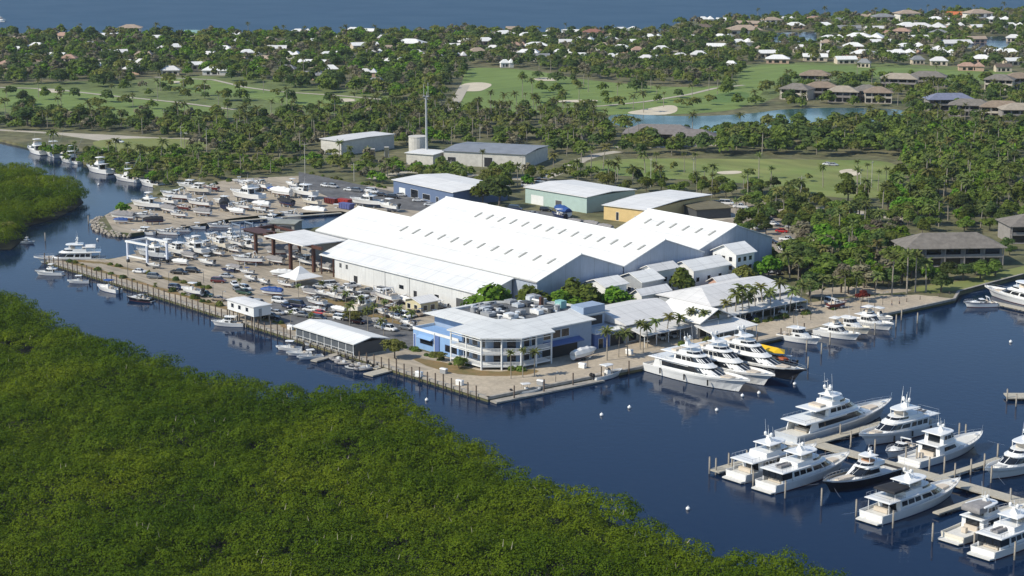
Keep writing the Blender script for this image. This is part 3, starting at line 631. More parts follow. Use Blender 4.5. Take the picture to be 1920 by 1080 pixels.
# -- smaller boat kinds, one of each, copied below
far = -400
def begin(nm, cat): return proto(thing(nm, 'white boat', cat, far, -900, 0))
def outboard(t, x, z, n=1, m=blackp):
    for k in range(n):
        y = (k - (n - 1) / 2) * .65
        MB().loft([[(x - .28, y - .2, z), (x + .22, y - .2, z), (x + .22, y + .2, z), (x - .28, y + .2, z)], [(x - .38, y - .24, z + .45), (x + .22, y - .24, z + .45), (x + .22, y + .24, z + .45), (x - .38, y + .24, z + .45)], [(x - .25, y - .15, z + .75), (x + .12, y - .15, z + .75), (x + .12, y + .15, z + .75), (x - .25, y + .15, z + .75)]]).box(x - .1, x + .1, y - .08, y + .08, z - .9, z).obj('outboard_motor', m, t)
def k_console(nm='center_console_boat', L=8.0, B=2.6, mh=gel, top=gel, eng=2):
    t = begin(nm, 'boat'); dz = hull(t, L, B, 1.15, mh, deckw, antib, bul=.55, keel=.45)
    MB().loft([[(-.6, -.45, .75), (.6, -.45, .75), (.6, .45, .75), (-.6, .45, .75)], [(-.4, -.4, 1.75), (.35, -.4, 1.75), (.35, .4, 1.75), (-.4, .4, 1.75)]]).obj('console', gel, t)
    MB().add([(.62, -.4, 1.5), (.62, .4, 1.5), (.2, .36, 2.15), (.2, -.36, 2.15)], [(0, 1, 2, 3)]).obj('windscreen', glass, t)
    MB().box(-1.5, -1.0, -.45, .45, .7, 1.35).obj('helm_seat', cream, t)
    slab(t, 'hardtop', -1.4, 1.1, 1.0, 2.75, .1, m=top, nose=.25); posts(t, 'top_frame', [(-1.1, .7), (-1.1, -.7), (.6, .7), (.6, -.7)], .7, 2.8, .04, steel)
    outboard(t, -L / 2 - .15, .95, eng); return t
def k_skiff(L=6.0):
    t = begin('skiff', 'boat'); hull(t, L, 2.1, .85, gel, deckw, antib, bul=.4, keel=.3)
    MB().box(-.5, .4, -.35, .35, .5, 1.35).obj('console', gel, t); MB().box(-1.5, -1.0, -.6, .6, .5, .95).obj('bench', cream, t)
    MB().add([(.42, -.33, 1.2), (.42, .33, 1.2), (.15, .3, 1.7), (.15, -.3, 1.7)], [(0, 1, 2, 3)]).obj('windscreen', glass, t); outboard(t, -L / 2 - .12, .7); return t
def k_tender(mtube=greyc):
    t = begin('inflatable_tender', 'tender'); mb = MB()
    for sg in (1, -1): mb.tube((-1.8, sg * .7, .35), (1.1, sg * .7, .35), .26, n=8); mb.tube((1.1, sg * .7, .35), (2.1, sg * .1, .5), .26, .2, n=8)
    mb.obj('tube', mtube, t, smooth=True); MB().prism([(-1.8, -.6), (-1.8, .6), (1.1, .6), (1.8, 0), (1.1, -.6)], .05, .25).obj('floor', deckw, t)
    MB().box(-.3, .3, -.3, .3, .25, .95).obj('console', gel, t); outboard(t, -2.0, .55); return t
def k_jetski():
    t = begin('jet_ski', 'jet ski'); hull(t, 3.1, 1.15, .55, gel, mat('jet ski deck', (.1, .1, .12), .5), blackh, bul=.1, keel=.2)
    MB().loft([[(-1.1, -.25, .5), (.2, -.25, .5), (.2, .25, .5), (-1.1, .25, .5)], [(-1.0, -.16, .85), (.1, -.16, .8), (.1, .16, .8), (-1.0, .16, .85)]]).obj('seat', blackp, t)
    MB().loft([[(.1, -.3, .5), (1.2, -.25, .5), (1.2, .25, .5), (.1, .3, .5)], [(.2, -.12, 1.0), (.5, -.1, .95), (.5, .1, .95), (.2, .12, 1.0)]]).tube((.2, -.4, 1.0), (.2, .4, 1.0), .03).obj('handlebar', grey, t); return t
def k_express(nm='express_cruiser', L=10.5, B=3.3, mh=gel, arch=True, bim=None):
    t = begin(nm, 'boat'); dz = hull(t, L, B, 1.55, mh, deckw, antif, bul=.3, keel=.6, stripe=navyh if mh is gel else gel); d = dz(.3)
    house(t, 'cabin', -L * .08, L * .34, B * .38, d, d + .75, nose=.6, rake=1.6, panes=((.3, .8),), gz=(.35, .7), wind=None, aft=False)
    house(t, 'windshield_frame', -L * .12, L * .12, B * .40, d + .65, d + 1.35, nose=.6, rake=1.5, panes=((.1, .98),), gz=(.2, .9), wind=(.2, 5.95), aft=True)
    MB().box(-L * .42, -L * .36, -B * .36, B * .36, d, d + .55).box(-L * .22, -L * .17, -B * .3, B * .3, d, d + .9).obj('seat', cream, t)
    if arch:
        mb = MB()
        for sg in (1, -1): mb.tube((-L * .28, sg * B * .42, d + .3), (-L * .22, sg * B * .36, d + 1.9), .12, .1, n=5)
        mb.box(-L * .24, -L * .20, -B * .37, B * .37, d + 1.85, d + 2.0); mb.obj('radar_arch', gel, t)
    if bim: slab(t, 'bimini_top', -L * .3, 0, B * .4, d + 2.1, .1, m=bim, nose=.15, crown=.15); posts(t, 'top_frame', [(-L * .26, B * .36), (-L * .26, -B * .36), (-L * .04, B * .34), (-L * .04, -B * .34)], d + .4, d + 2.15, .035, steel)
    rail(t, L, B, dz, .5, .98, .5); MB().box(-L / 2 - .7, -L / 2 + .05, -B * .4, B * .4, .2, .35).obj('swim_platform', deckw, t); return t
def k_hardtop(nm='hardtop_cruiser', L=11.5, B=3.8, mh=gel, top=gel):
    t = begin(nm, 'boat'); dz = hull(t, L, B, 1.6, mh, deckw, antib, bul=.35, keel=.6); d = dz(.3)
    house(t, 'cabin', -L * .12, L * .28, B * .38, d, d + 1.15, nose=.5, rake=1.3, panes=((.3, .9),), gz=(.4, .75), wind=None)
    house(t, 'pilothouse', -L * .14, L * .12, B * .38, d + 1.0, d + 2.2, nose=.35, rake=.8, panes=((.08, .45), (.5, .95)), gz=(.3, .85))
    slab(t, 'hardtop', -L * .27, L * .09, B * .42, d + 2.18, .14, m=top, nose=.3); posts(t, 'top_frame', [(-L * .25, B * .36), (-L * .25, -B * .36)], d + .2, d + 2.2, .05, steel)
    rail(t, L, B, dz, .5, .98, .6); MB().tube((-L * .1, .5, d + 2.3), (-L * .14, .5, d + 5.2), .03, .015, n=4).obj('antenna', gel, t); MB().ball((-L * .05, 0, d + 2.5), .3, rz=.22).obj('radar_dome', gel, t, smooth=True)
    MB().box(-L * .42, -L * .3, -B * .3, B * .3, d, d + .5).obj('seat', cream, t); return t
def k_cruiser(nm='flybridge_cruiser', L=13.5, B=4.3, mh=gel):
    t = begin(nm, 'boat'); dz = hull(t, L, B, 1.8, mh, deckw, antib, bul=.35, keel=.7); d = dz(.25)
    house(t, 'deckhouse', -L * .18, L * .22, B * .39, d, d + 1.9, nose=.4, rake=1.3, panes=((.08, .34), (.38, .62), (.66, .97)), gz=(.42, .82))
    slab(t, 'bridge_deck', -L * .30, L * .09, B * .41, d + 1.88, .16, nose=.35)
    house(t, 'flybridge_coaming', -L * .15, L * .07, B * .34, d + 2.04, d + 2.8, nose=.5, rake=1.0, panes=(), gz=(.5, .97), aft=False)
    slab(t, 'bimini_top', -L * .17, L * .02, B * .34, d + 4.0, .1, m=whitec, nose=.2, crown=.15); posts(t, 'top_frame', [(-L * .15, B * .3), (-L * .15, -B * .3), (0, B * .28), (0, -B * .28)], d + 2.7, d + 4.05, .04, steel)
    MB().box(-L * .1, -L * .05, -B * .25, B * .25, d + 2.7, d + 3.3).obj('helm_seat', cream, t)
    rail(t, L, B, dz, .48, .98, .65); MB().tube((-L * .12, B * .3, d + 2.6), (-L * .16, B * .3, d + 6.5), .03, .015, n=4).obj('antenna', gel, t)
    MB().box(-L / 2 - .8, -L / 2 + .05, -B * .4, B * .4, .25, .42).obj('swim_platform', deckw, t); return t
def k_sportfish(L=15.5, B=4.8):
    t = begin('sportfishing_boat', 'boat'); dz = hull(t, L, B, 1.8, gel, deckw, antib, bul=.4, keel=.7, sheer=.6); d = dz(.2)
    house(t, 'deckhouse', -L * .16, L * .20, B * .40, d, d + 1.9, nose=.45, rake=1.4, panes=((.2, .6), (.6, .97)), gz=(.45, .8), wind=None)
    house(t, 'flybridge_coaming', -L * .14, L * .05, B * .36, d + 1.9, d + 2.9, nose=.4, rake=.5, panes=(), wind=None, aft=False)
    slab(t, 'hardtop', -L * .14, L * .03, B * .34, d + 4.2, .12, nose=.3); posts(t, 'tower_leg', [(-L * .12, B * .3), (-L * .12, -B * .3), (L * .01, B * .28), (L * .01, -B * .28)], d + 2.7, d + 4.25, .06, steel)
    mb = MB()
    for sx, sy in ((-.09, .22), (-.09, -.22), (0, .2), (0, -.2)): mb.tube((L * sx, B * sy * 1.1, d + 4.3), (L * sx * .9 - .1, B * sy * .7, d + 6.7), .05, n=4)
    mb.obj('tuna_tower', steel, t); slab(t, 'tower_top', -L * .09, 0, B * .2, d + 6.7, .1, nose=.2)
    for sg in (1, -1): MB().tube((0, sg * B * .4, d + 1.8), (-L * .30, sg * B * .85, d + 10.5), .06, .03, n=4).obj('outrigger', steel, t)
    MB().box(-L * .30, -L * .26, -.5, .5, d, d + .8).obj('fighting_chair', cream, t); return t
def k_covered(nm='covered_boat', L=9.5, m=greyc, mh=gel, hump=1.3):
    t = begin(nm, 'boat'); hull(t, L, 3.0, 1.4, mh, deckw, antif, bul=.25, keel=.55); rings = []
    for i in range(11):
        a = i / 10; b = 1.55 * (.9 + .1 * min(1, a / .35)) * BW(a) + .06; z = 1.4 * (1 - .16 + .35 * a ** 1.7); hh = hump * math.sin(math.pi * min(1, .18 + a * .85)) ** .6 * (1 + .12 * math.sin(i * 2.4))
        rings.append([(-L / 2 + a * L, b, z - .25), (-L / 2 + a * L, b * .98, z + .02), (-L / 2 + a * L, b * .6, z + hh * .65), (-L / 2 + a * L, 0, z + hh), (-L / 2 + a * L, -b * .6, z + hh * .65), (-L / 2 + a * L, -b * .98, z + .02), (-L / 2 + a * L, -b, z - .25)])
    MB().loft(rings, closed=False, caps=True).obj('boat_cover', m, t); return t
K = dict(console=(k_console(), 8.0), bluetop=(k_console('center_console_boat', 8.0, 2.6, gel, bluec, 1), 8.0), navycon=(k_console('center_console_boat', 8.5, 2.7, navyh, gel, 2), 8.5), skiff=(k_skiff(), 6.0), tender=(k_tender(), 4.2), jetski=(k_jetski(), 3.1),
         express=(k_express(), 10.5), bimini=(k_express('bimini_cruiser', 9.5, 3.1, gel, False, canvas), 9.5), redex=(k_express('express_cruiser', 9.5, 3.1, redh, True), 9.5), blackex=(k_express('express_cruiser', 11, 3.4, blackh, True, canvas), 11.0),
         hardtop=(k_hardtop(), 11.5), ivorytop=(k_hardtop('hardtop_cruiser', 11.0, 3.7, ivory, whitec), 11.0), cruiser=(k_cruiser(), 13.5), palecr=(k_cruiser('flybridge_cruiser', 12.5, 4.1, pale), 12.5), sport=(k_sportfish(), 15.5),
         greycov=(k_covered(), 9.5), bluecov=(k_covered('covered_boat', 9.0, bluec, gel, 1.5), 9.0), whitecov=(k_covered('covered_boat', 10.0, whitec, gel, 1.6), 10.0), blackcov=(k_covered('covered_boat', 8.5, canvas, navyh, 1.1), 8.5))
def add_stand(kind, trailer):
    """a blocked-up or trailered version of a boat kind: cradle posts or wheels become parts of it"""
    t0, L = K[kind]; t = dup(t0, far, -900, 0, 0, 1, 'white boat'); PROTO.append(t)
    if trailer:
        MB().box(-L * .45, L * .62, -.06, .06, -.75, -.6).box(-L * .35, L * .2, -1.0, -.88, -.72, -.58).box(-L * .35, L * .2, .88, 1.0, -.72, -.58).obj('trailer_frame', steel, t)
        for x in (-L * .2, -L * .1):
            for sg in (1, -1): MB().tube((x, sg * 1.02, -.7), (x, sg * 1.24, -.7), .34, n=10).obj('trailer_wheel', blackp, t)
    else:
        for x in (-L * .3, L * .05, L * .28):
            MB().box(x - .25, x + .25, -.35, .35, -1.35, -.35).obj('keel_block', wood, t)
            if x < L * .2:
                for sg in (1, -1): MB().tube((x, sg * 1.5, -1.35), (x, sg * 1.0, .05), .07, n=5).tube((x - .3, sg * 1.9, -1.34), (x, sg * 1.3, -.7), .05, n=4).obj('jack_stand', steel, t)
    return t, L
KS = {k: add_stand(k, False) for k in ('console', 'express', 'bimini', 'redex', 'hardtop', 'ivorytop', 'cruiser', 'palecr', 'greycov', 'bluecov', 'whitecov', 'blackcov', 'sport')}
KT = {k: add_stand(k, True) for k in ('console', 'bluetop', 'skiff', 'bimini', 'whitecov', 'bluecov', 'redex', 'greycov', 'navycon')}
def boat(kind, stern, bow, label, where='w', L=None, group=None):
    """stern and bow: photo pixels of the waterline (or of the ground below it, when ashore)"""
    h = 0 if where == 'w' else LZ
    (x0, y0), (x1, y1) = P(*stern, h), P(*bow, h); src, L0 = (K if where == 'w' else KS if where == 's' else KT)[kind]
    ln = min(L or math.hypot(x1 - x0, y1 - y0), L0 * 1.25); s = ln / L0
    z = 0 if where == 'w' else LZ + (1.35 if where == 's' else 1.04) * s
    return dup(src, (x0 + x1) / 2, (y0 + y1) / 2, z, math.atan2(y1 - y0, x1 - x0), s, label, group)
# ------------------------------------------------------------------ every other boat: kind, stern, bow, label
W_ = [  # afloat
 ('hardtop', (1462, 634), (1540, 648), 'white hardtop cruiser moored at the promenade next right of the yellow canopy'),
 ('cruiser', (1530, 626), (1614, 640), 'white flybridge cruiser with dark forward windows, second right of the yellow canopy'),
 ('ivorytop', (1560, 615), (1634, 629), 'narrow cruiser half hidden between two white flybridge cruisers on the promenade'),
 ('cruiser', (1592, 606), (1676, 622), 'white flybridge cruiser with a long open bow near the end of the promenade row'),
 ('console', (1622, 593), (1676, 606), 'small white center console, last of the promenade row before the bare quay'),
 ('bluetop', (1600, 588), (1640, 592), 'little blue-topped boat close under the promenade wall'),
 ('navycon', (1494, 682), (1462, 676), 'dark blue center console with outboards just off the yellow canopy'),
 ('express', (1868, 574), (1806, 576), 'white express cruiser at the dock by the condominium lawn'),
 ('express', (1712, 842), (1660, 862), 'small white boat with dark console squeezed between two yachts at the pier'),
 ('console', (960, 741), (1014, 736), 'white center console tied to the low float at the quay corner'),
 ('console', (1108, 716), (1170, 702), 'grey-white center console at the float below the trailer boat'),
 ('skiff', (1092, 716), (1110, 712), 'small grey tender behind the center console at the float'),
 ('cruiser', (118, 516), (66, 515), 'white cruiser below the big west-end motor yacht'),
 ('console', (168, 531), (126, 531), 'white center console third from the west end of the canal quay'),
 ('bluetop', (224, 550), (182, 542), 'pale open boat with a white bow beside the canal quay'),
 ('blackex', (285, 566), (237, 562), 'dark-hulled cruiser on the canal quay'),
 ('hardtop', (458, 612), (396, 610), 'white sport cruiser below the white stilted office'),
 ('console', (568, 658), (517, 656), 'white center console, outermost of the boats in front of the white boathouse'),
 ('skiff', (585, 666), (536, 667), 'white open boat second from the outside before the white boathouse'),
 ('console', (606, 671), (556, 675), 'white open boat nearest the short float before the white boathouse'),
 ('express', (612, 648), (568, 648), 'white cabin boat nearest the boathouse wall'),
 ('ivorytop', (640, 656), (602, 652), 'ivory boat between the boathouse and the short float'),
 ('tender', (652, 679), (618, 675), 'first grey inflatable tender along the second float'), ('tender', (662, 684), (628, 682), 'grey tender with a white stripe along the second float'),
 ('jetski', (664, 692), (646, 690), 'jet ski on the second float'), ('tender', (690, 686), (656, 688), 'white tender in the middle of the second float'),
 ('tender', (700, 693), (664, 695), 'tender lying next to the end of the second float'), ('skiff', (708, 690), (672, 696), 'small white skiff at the end of the tender row'),
 ('cruiser', (88, 292), (48, 282), 'white flybridge cruiser farthest up the left canal'), ('sport', (112, 296), (86, 286), 'white sportfishing boat half hidden behind another in the left canal'),
 ('sport', (152, 308), (112, 302), 'sportfishing boat with tall outriggers in the left canal'), ('cruiser', (216, 328), (154, 318), 'white flybridge cruiser in the middle of the left canal row'),
 ('sport', (262, 342), (214, 336), 'sportfishing boat with raised outriggers at the bend of the left canal'), ('hardtop', (304, 352), (262, 346), 'white hardtop boat last of the left canal row by the green bank'),
 ('palecr', (40, 456), (66, 457), 'small pale boat by the left mangrove islet'),
 ('hardtop', (290, 440), (246, 438), 'white cabin boat moored beside the rocky spit'), ('express', (334, 440), (291, 438), 'white express boat second along the rocky spit'),
 ('bimini', (356, 434), (322, 434), 'open boat third along the spit mooring'), ('console', (386, 429), (352, 429), 'center console fourth along the spit mooring'),
 ('express', (432, 426), (388, 426), 'long white express boat in the middle of the spit mooring'), ('cruiser', (528, 414), (484, 412), 'white flybridge cruiser inside the boat basin beside the sheds'),
 ('express', (566, 406), (522, 404), 'white express boat deep inside the boat basin'), ('whitecov', (610, 401), (566, 398), 'white covered boat near the head of the boat basin'),
 ('console', (648, 396), (612, 395), 'white center console at the head of the boat basin'), ('bluetop', (472, 438), (438, 438), 'blue-topped boat in open water of the boat basin'), ('tender', (490, 428), (474, 432), 'blue tender by the grey floating shed'),
 ('hardtop', (-10, 40), (14, 42), 'white boat offshore at the far left edge of the bay')]
S_ = [  # blocked up ashore
 ('express', (450, 476), (424, 472), 'white boat on blocks in the front row left of the large lone cruiser'), ('hardtop', (478, 470), (448, 464), 'white boat on blocks in the second row near the brown shelter'), ('greycov', (366, 488), (338, 484), 'grey covered boat on blocks before the white row'), ('bimini', (418, 482), (392, 478), 'boat with dark canopy on blocks before the white row'), ('whitecov', (458, 404), (428, 402), 'white covered boat at the inner edge of the spit'), ('console', (500, 400), (474, 398), 'small white boat at the inner edge of the spit'), ('express', (440, 398), (412, 394), 'white boat in the inner row of the spit'), ('hardtop', (330, 386), (300, 382), 'white hardtop boat near the point of the boat yard'), ('redex', (356, 396), (330, 394), 'dark red boat near the middle of the spit'),
 ('greycov', (330, 402), (300, 398), 'grey covered boat in the middle of the rocky spit'), ('bimini', (350, 410), (318, 408), 'boat with dark canopy on the inner side of the rocky spit'), ('express', (470, 396), (434, 392), 'white boat on blocks above the middle of the spit mooring'), ('whitecov', (506, 392), (472, 390), 'white covered boat above the boat basin'), ('blackcov', (550, 390), (520, 386), 'dark covered boat above the boat basin'), ('ivorytop', (600, 388), (566, 384), 'ivory boat left of the red dumpsters'), ('console', (460, 344), (436, 344), 'small boat at the hedge of the sandy yard, upper middle'), ('console', (560, 356), (536, 352), 'small boat by the rear road curve'), ('bluecov', (526, 364), (500, 362), 'blue covered boat between two white ones by the yard road'),
 ('hardtop', (326, 470), (296, 464), 'white boat behind the travel lift at the basin edge'), ('express', (376, 464), (346, 458), 'white boat in the back row at the basin edge'), ('express', (412, 456), (384, 450), 'second white boat in the back row at the basin edge'), ('cruiser', (446, 450), (414, 446), 'white flybridge boat in the back row at the basin edge'), ('greycov', (606, 488), (576, 482), 'dark covered boat deep under the shelter'), ('bimini', (640, 548), (610, 544), 'open boat with dark canopy beneath the lean-to'),
 ('cruiser', (304, 395), (246, 391), 'flybridge boat on blocks nearest the point of the boat yard'), ('express', (356, 380), (300, 376), 'pale green-white boat on blocks behind the point of the boat yard'),
 ('ivorytop', (394, 366), (346, 364), 'pinkish white boat on blocks by the yard hedge'), ('hardtop', (372, 356), (332, 354), 'white boat on blocks half behind the yard hedge'), ('redex', (410, 360), (380, 358), 'boat with a dark red bottom on blocks by the yard hedge'),
 ('express', (396, 392), (350, 388), 'low white boat on blocks in the middle of the sandy yard'), ('hardtop', (436, 388), (400, 384), 'white hardtop boat on blocks in the middle of the sandy yard'), ('blackcov', (420, 402), (422, 384), 'dark covered boat on blocks pointing away in the sandy yard'),
 ('cruiser', (494, 382), (430, 374), 'long white cruiser on blocks in the sandy yard'), ('express', (480, 360), (446, 354), 'white boat on blocks at the upper side of the sandy yard'), ('bimini', (504, 360), (474, 354), 'boat with black canopy at the upper side of the sandy yard'),
 ('whitecov', (546, 372), (506, 368), 'white shrink-wrapped boat on blocks by the yard road'), ('hardtop', (592, 374), (544, 368), 'tallest white-wrapped cruiser on blocks by the yard road'), ('greycov', (396, 406), (360, 404), 'grey covered boat on blocks above the spit mooring'),
 ('greycov', (252, 416), (206, 414), 'grey covered boat on the rocky point'), ('bluecov', (240, 420), (212, 420), 'purple-blue covered boat on the rocky point'), ('express', (296, 414), (246, 414), 'white boat on blocks behind the rocky point'), ('blackcov', (306, 420), (268, 422), 'black covered boat on blocks behind the rocky point'),
 ('palecr', (316, 490), (256, 484), 'pale cruiser hanging under the white travel lift'), ('hardtop', (352, 484), (310, 476), 'white boat on blocks first right of the travel lift'), ('cruiser', (386, 482), (344, 472), 'white cruiser on blocks second right of the travel lift'),
 ('express', (402, 476), (366, 468), 'white boat on blocks third right of the travel lift'), ('ivorytop', (430, 472), (396, 464), 'ivory boat on blocks at the basin edge'), ('express', (458, 468), (424, 460), 'white boat on blocks at the basin edge, close to the brown shelter'),
 ('bimini', (488, 462), (454, 456), 'boat with dark canopy on blocks beside the blue-grey hoist posts'), ('express', (494, 498), (434, 496), 'large white cruiser alone on blocks in the gravel yard'),
 ('greycov', (560, 482), (496, 484), 'long grey covered boat beside the brown steel columns'), ('greycov', (532, 498), (498, 494), 'short grey covered boat at the foot of the brown columns'),
 ('express', (566, 490), (534, 484), 'white boat under the brown steel shelter'), ('hardtop', (590, 500), (556, 494), 'blue-white boat under the edge of the brown steel shelter'), ('greycov', (624, 512), (592, 506), 'silver covered boat on blocks under the lean-to roof'),
 ('ivorytop', (662, 592), (706, 578), 'boat with purple-white hull on blocks among the palms'), ('redex', (750, 584), (716, 582), 'small boat with maroon hull on blocks by the yellow hut'), ('cruiser', (716, 390), (656, 386), 'long white houseboat-like cruiser by the red dumpsters'),
 ('blackcov', (700, 576), (664, 568), 'grey boat on blocks under the shed wall'), ('express', (742, 572), (700, 560), 'white boat on blocks below the lean-to wall')]
T_ = [  # on trailers
 ('console', (612, 588), (582, 584), 'white boat on a trailer at the left end of the mulch bed'), ('whitecov', (648, 588), (620, 584), 'small white covered boat on a trailer at the mulch bed, left'), ('greycov', (724, 610), (696, 606), 'grey covered boat on a trailer right of the low bush'), ('skiff', (760, 604), (738, 602), 'skiff on a trailer below the yellow hut'), ('bluetop', (800, 592), (776, 590), 'blue-topped boat on a trailer right of the yellow hut'), ('console', (840, 580), (814, 576), 'white boat on a trailer behind the office terrace'), ('greycov', (720, 562), (694, 558), 'grey covered boat against the lean-to wall'), ('redex', (770, 566), (744, 562), 'red-hulled boat against the lean-to wall near its right end'), ('bimini', (548, 540), (520, 536), 'boat with dark canopy on a trailer left of the fabric tent'), ('skiff', (580, 546), (560, 544), 'skiff on a trailer before the fabric tent'), ('console', (402, 500), (372, 496), 'white boat on a trailer alone in the upper sand lot'), ('whitecov', (352, 498), (322, 496), 'white covered boat on a trailer right of the travel lift'), ('navycon', (440, 512), (414, 510), 'dark blue center console on a trailer in the gravel yard'), ('skiff', (300, 504), (276, 502), 'skiff on a trailer below the travel lift'),
 ('greycov', (596, 556), (566, 552), 'grey covered boat on a trailer between the fabric tent and the palms'), ('skiff', (668, 562), (640, 560), 'open skiff on a trailer in the middle of the front yard'), ('whitecov', (690, 586), (662, 582), 'white covered boat on a trailer at the mulch bed'), ('bimini', (736, 596), (706, 590), 'boat with dark canopy on a trailer by the mulch bed'), ('console', (664, 550), (636, 546), 'white boat on a trailer close under the lean-to windows'), ('bluetop', (476, 516), (450, 514), 'blue-topped boat on a trailer in the gravel yard'), ('greycov', (452, 510), (424, 506), 'grey covered boat on a trailer in the gravel yard'), ('skiff', (480, 530), (458, 526), 'skiff on a trailer behind the pair of cars by the blue tarpaulin'), ('skiff', (504, 536), (484, 532), 'small skiff on a trailer left of the fabric tent'), ('console', (826, 566), (796, 560), 'white boat on a trailer between yellow hut and pale hut'), ('whitecov', (770, 572), (744, 566), 'white covered boat on a trailer left of the yellow hut'),
 ('whitecov', (548, 520), (506, 520), 'cream covered boat on a trailer beside the white fabric tent'), ('console', (380, 558), (340, 552), 'white boat on a trailer between parked cars on the sand lot'),
 ('bluecov', (530, 556), (488, 554), 'bright blue tarpaulin-covered boat on a trailer'), ('whitecov', (1074, 678), (1118, 668), 'white covered boat on a trailer in front of the blue office'), ('console', (645, 566), (612, 560), 'white boat on a trailer near the fabric tent'),
 ('skiff', (620, 560), (590, 556), 'open skiff on a trailer beside the fabric tent'), ('bimini', (610, 576), (574, 570), 'boat on a trailer among the small palms'), ('console', (1218, 634), (1252, 628), 'white boat on a trailer before the long white shops'),
 ('navycon', (1060, 414), (1034, 408), 'boat on a trailer beside the blue tarpaulin in the rear lot'), ('greycov', (1090, 424), (1064, 420), 'first grey covered boat behind the big shed roof'), ('greycov', (1122, 428), (1094, 424), 'middle grey covered boat behind the big shed roof'),
 ('greycov', (1148, 434), (1120, 430), 'last grey covered boat behind the big shed roof'), ('bluecov', (1066, 410), (1040, 402), 'bright blue covered boat in the rear lot by the teal building'), ('skiff', (778, 618), (752, 612), 'skiff on a trailer behind the blue office wing'),
 ('console', (758, 400), (700, 392), 'white boat on a trailer at the rear of the big shed'), ('redex', (1552, 580), (1588, 576), 'dark red boat on a trailer on the right quay')]
for k, a, b, l in W_: boat(k, a, b, l, 'w')
for k, a, b, l in S_: boat(k, a, b, l, 's')
for k, a, b, l in T_: boat(k, a, b, l, 't')
a0, a1 = P(190, 490, 0), P(72, 494, 0)
yacht('biggest motor yacht at the west end of the canal quay, bow to the left', (a0[0] + a1[0]) / 2, (a0[1] + a1[1]) / 2, math.atan2(a1[1] - a0[1], a1[0] - a0[0]), 23, 6, 2.3, style='fly', canvastop=whitec, whips=2, domes=1, tender=False)
# big white yacht at the right-hand dock and its dock
q0, q1 = P(1862, 560, 0), P(1990, 588, 0)
yacht('long white yacht moored at the dock below the condominium, cut by the right edge', *P(1912, 566, 0), math.atan2(q0[1] - q1[1], q0[0] - q1[0]), 27, 6.6, 2.6, style='fly', whips=1)
def dock(name, label, pts, wd, z=.85, th=.3, m=wood, legs=4, group=None, cat='dock'):
    t = thing(name, label, cat, pts[0][0], pts[0][1], 0, 0, group)
    q = [(x - pts[0][0], y - pts[0][1]) for x, y in pts]
    for a, b in zip(q, q[1:]):
        dx, dy = b[0] - a[0], b[1] - a[1]; l = math.hypot(dx, dy); nx, ny = -dy / l * wd / 2, dx / l * wd / 2
        MB().prism([(a[0] + nx, a[1] + ny), (b[0] + nx, b[1] + ny), (b[0] - nx, b[1] - ny), (a[0] - nx, a[1] - ny)], z - th, z).obj('deck', m, t)
        k = max(2, int(l / 6))
        for i in range(k):
            f = (i + .5) / k
            for s in (1, -1): MB().tube((a[0] + dx * f + nx * s * .8, a[1] + dy * f + ny * s * .8, -1), (a[0] + dx * f + nx * s * .8, a[1] + dy * f + ny * s * .8, z - th), .16).obj('leg', pile, t)
    return t
dock('pier', 'main pale timber pier running between the large yachts at lower right', [(76.2, 30.7), (175, 30.7)], 3.6, .95)
dock('pier', 'T-head of the pier with the three-deck yacht alongside', [(74.7, -1), (74.7, 55)], 2.8, .98)
dock('pier', 'short finger pier beyond the main pier, near the right edge', [(108, 32.6), (108, 52)], 1.8, .9)
dock('pier', 'short finger pier between the near-side yachts', [(121.5, 28.8), (121.5, 12)], 1.6, .9)
dock('floating_dock', 'low white floating dock along the basin front of the blue office', [(1.6, .3), (2.6, 18), (3.4, 34)], 2.6, .5, .4, conc)
dock('floating_dock', 'short float jutting from the quay before the white boathouse', list(px((640, 661), (588, 676), h=.5)), 2.2, .5, .35, conc)
dock('floating_dock', 'second float beside the row of tenders', list(px((752, 686), (690, 702), h=.5)), 3.4, .5, .35, wood)
dock('floating_dock', 'narrow float along the quay at the tender row', list(px((640, 676), (712, 690), h=.5)), 2.2, .55, .3, wood)
dock('dock', 'dock beside the long white yacht below the condominium', list(px((1862, 566), (1990, 594), h=.8)), 2.4, .8)
dock('dock', 'small timber dock cut by the right edge above the pier', list(px((1886, 742), (1990, 742), h=.8)), 4.5, .9)
for i, (a, b, lb) in enumerate((((268, 424), (420, 413), 'timber dock along the inner side of the sandy spit'), ((430, 415), (640, 399), 'long timber dock at the head of the boat basin'))):
    dock('dock', lb, list(px(a, b, h=.7)), 1.8, .8)
# pilings
def piling(x, y, z0, z1, r=.17, m=pile, capm=None):
    o = MB().tube((0, 0, z0), (0, 0, z1), r, r * .92, n=7).ball((0, 0, z1), r * .93, rz=.12, n=7, m=2, half=True).obj('piling', m, None, (x, y, 0), smooth=True); return o
pl = piling(far, -900, -2, 3.3, .19); PROTO.append(pl); pw = piling(far, -900, -2, 3.4, .2, pilew); PROTO.append(pw); ps = piling(far, -900, 1.0, 2.1, .11, pile); PROTO.append(ps)
def putp(src, x, y, label, group, s=1):
    o = src.copy(); COL.objects.link(o); o.location = (x, y, 0); o.scale = (1, 1, s * random.uniform(.93, 1.07)); return tag(o, label, 'piling', group)
for i in range(71):
    u = -224 + i * 3.15
    putp(pl, u, -.75, 'dark timber piling standing in the evenly spaced row along the canal quay', 'pilings along the canal quay', 1 if i % 3 else 1.15)
for i in range(12): putp(pl, 1.4 + .26 * i * .2 + 1.2, 6 + i * 9.5, 'timber piling along the foot of the promenade wall', 'pilings at the promenade wall')
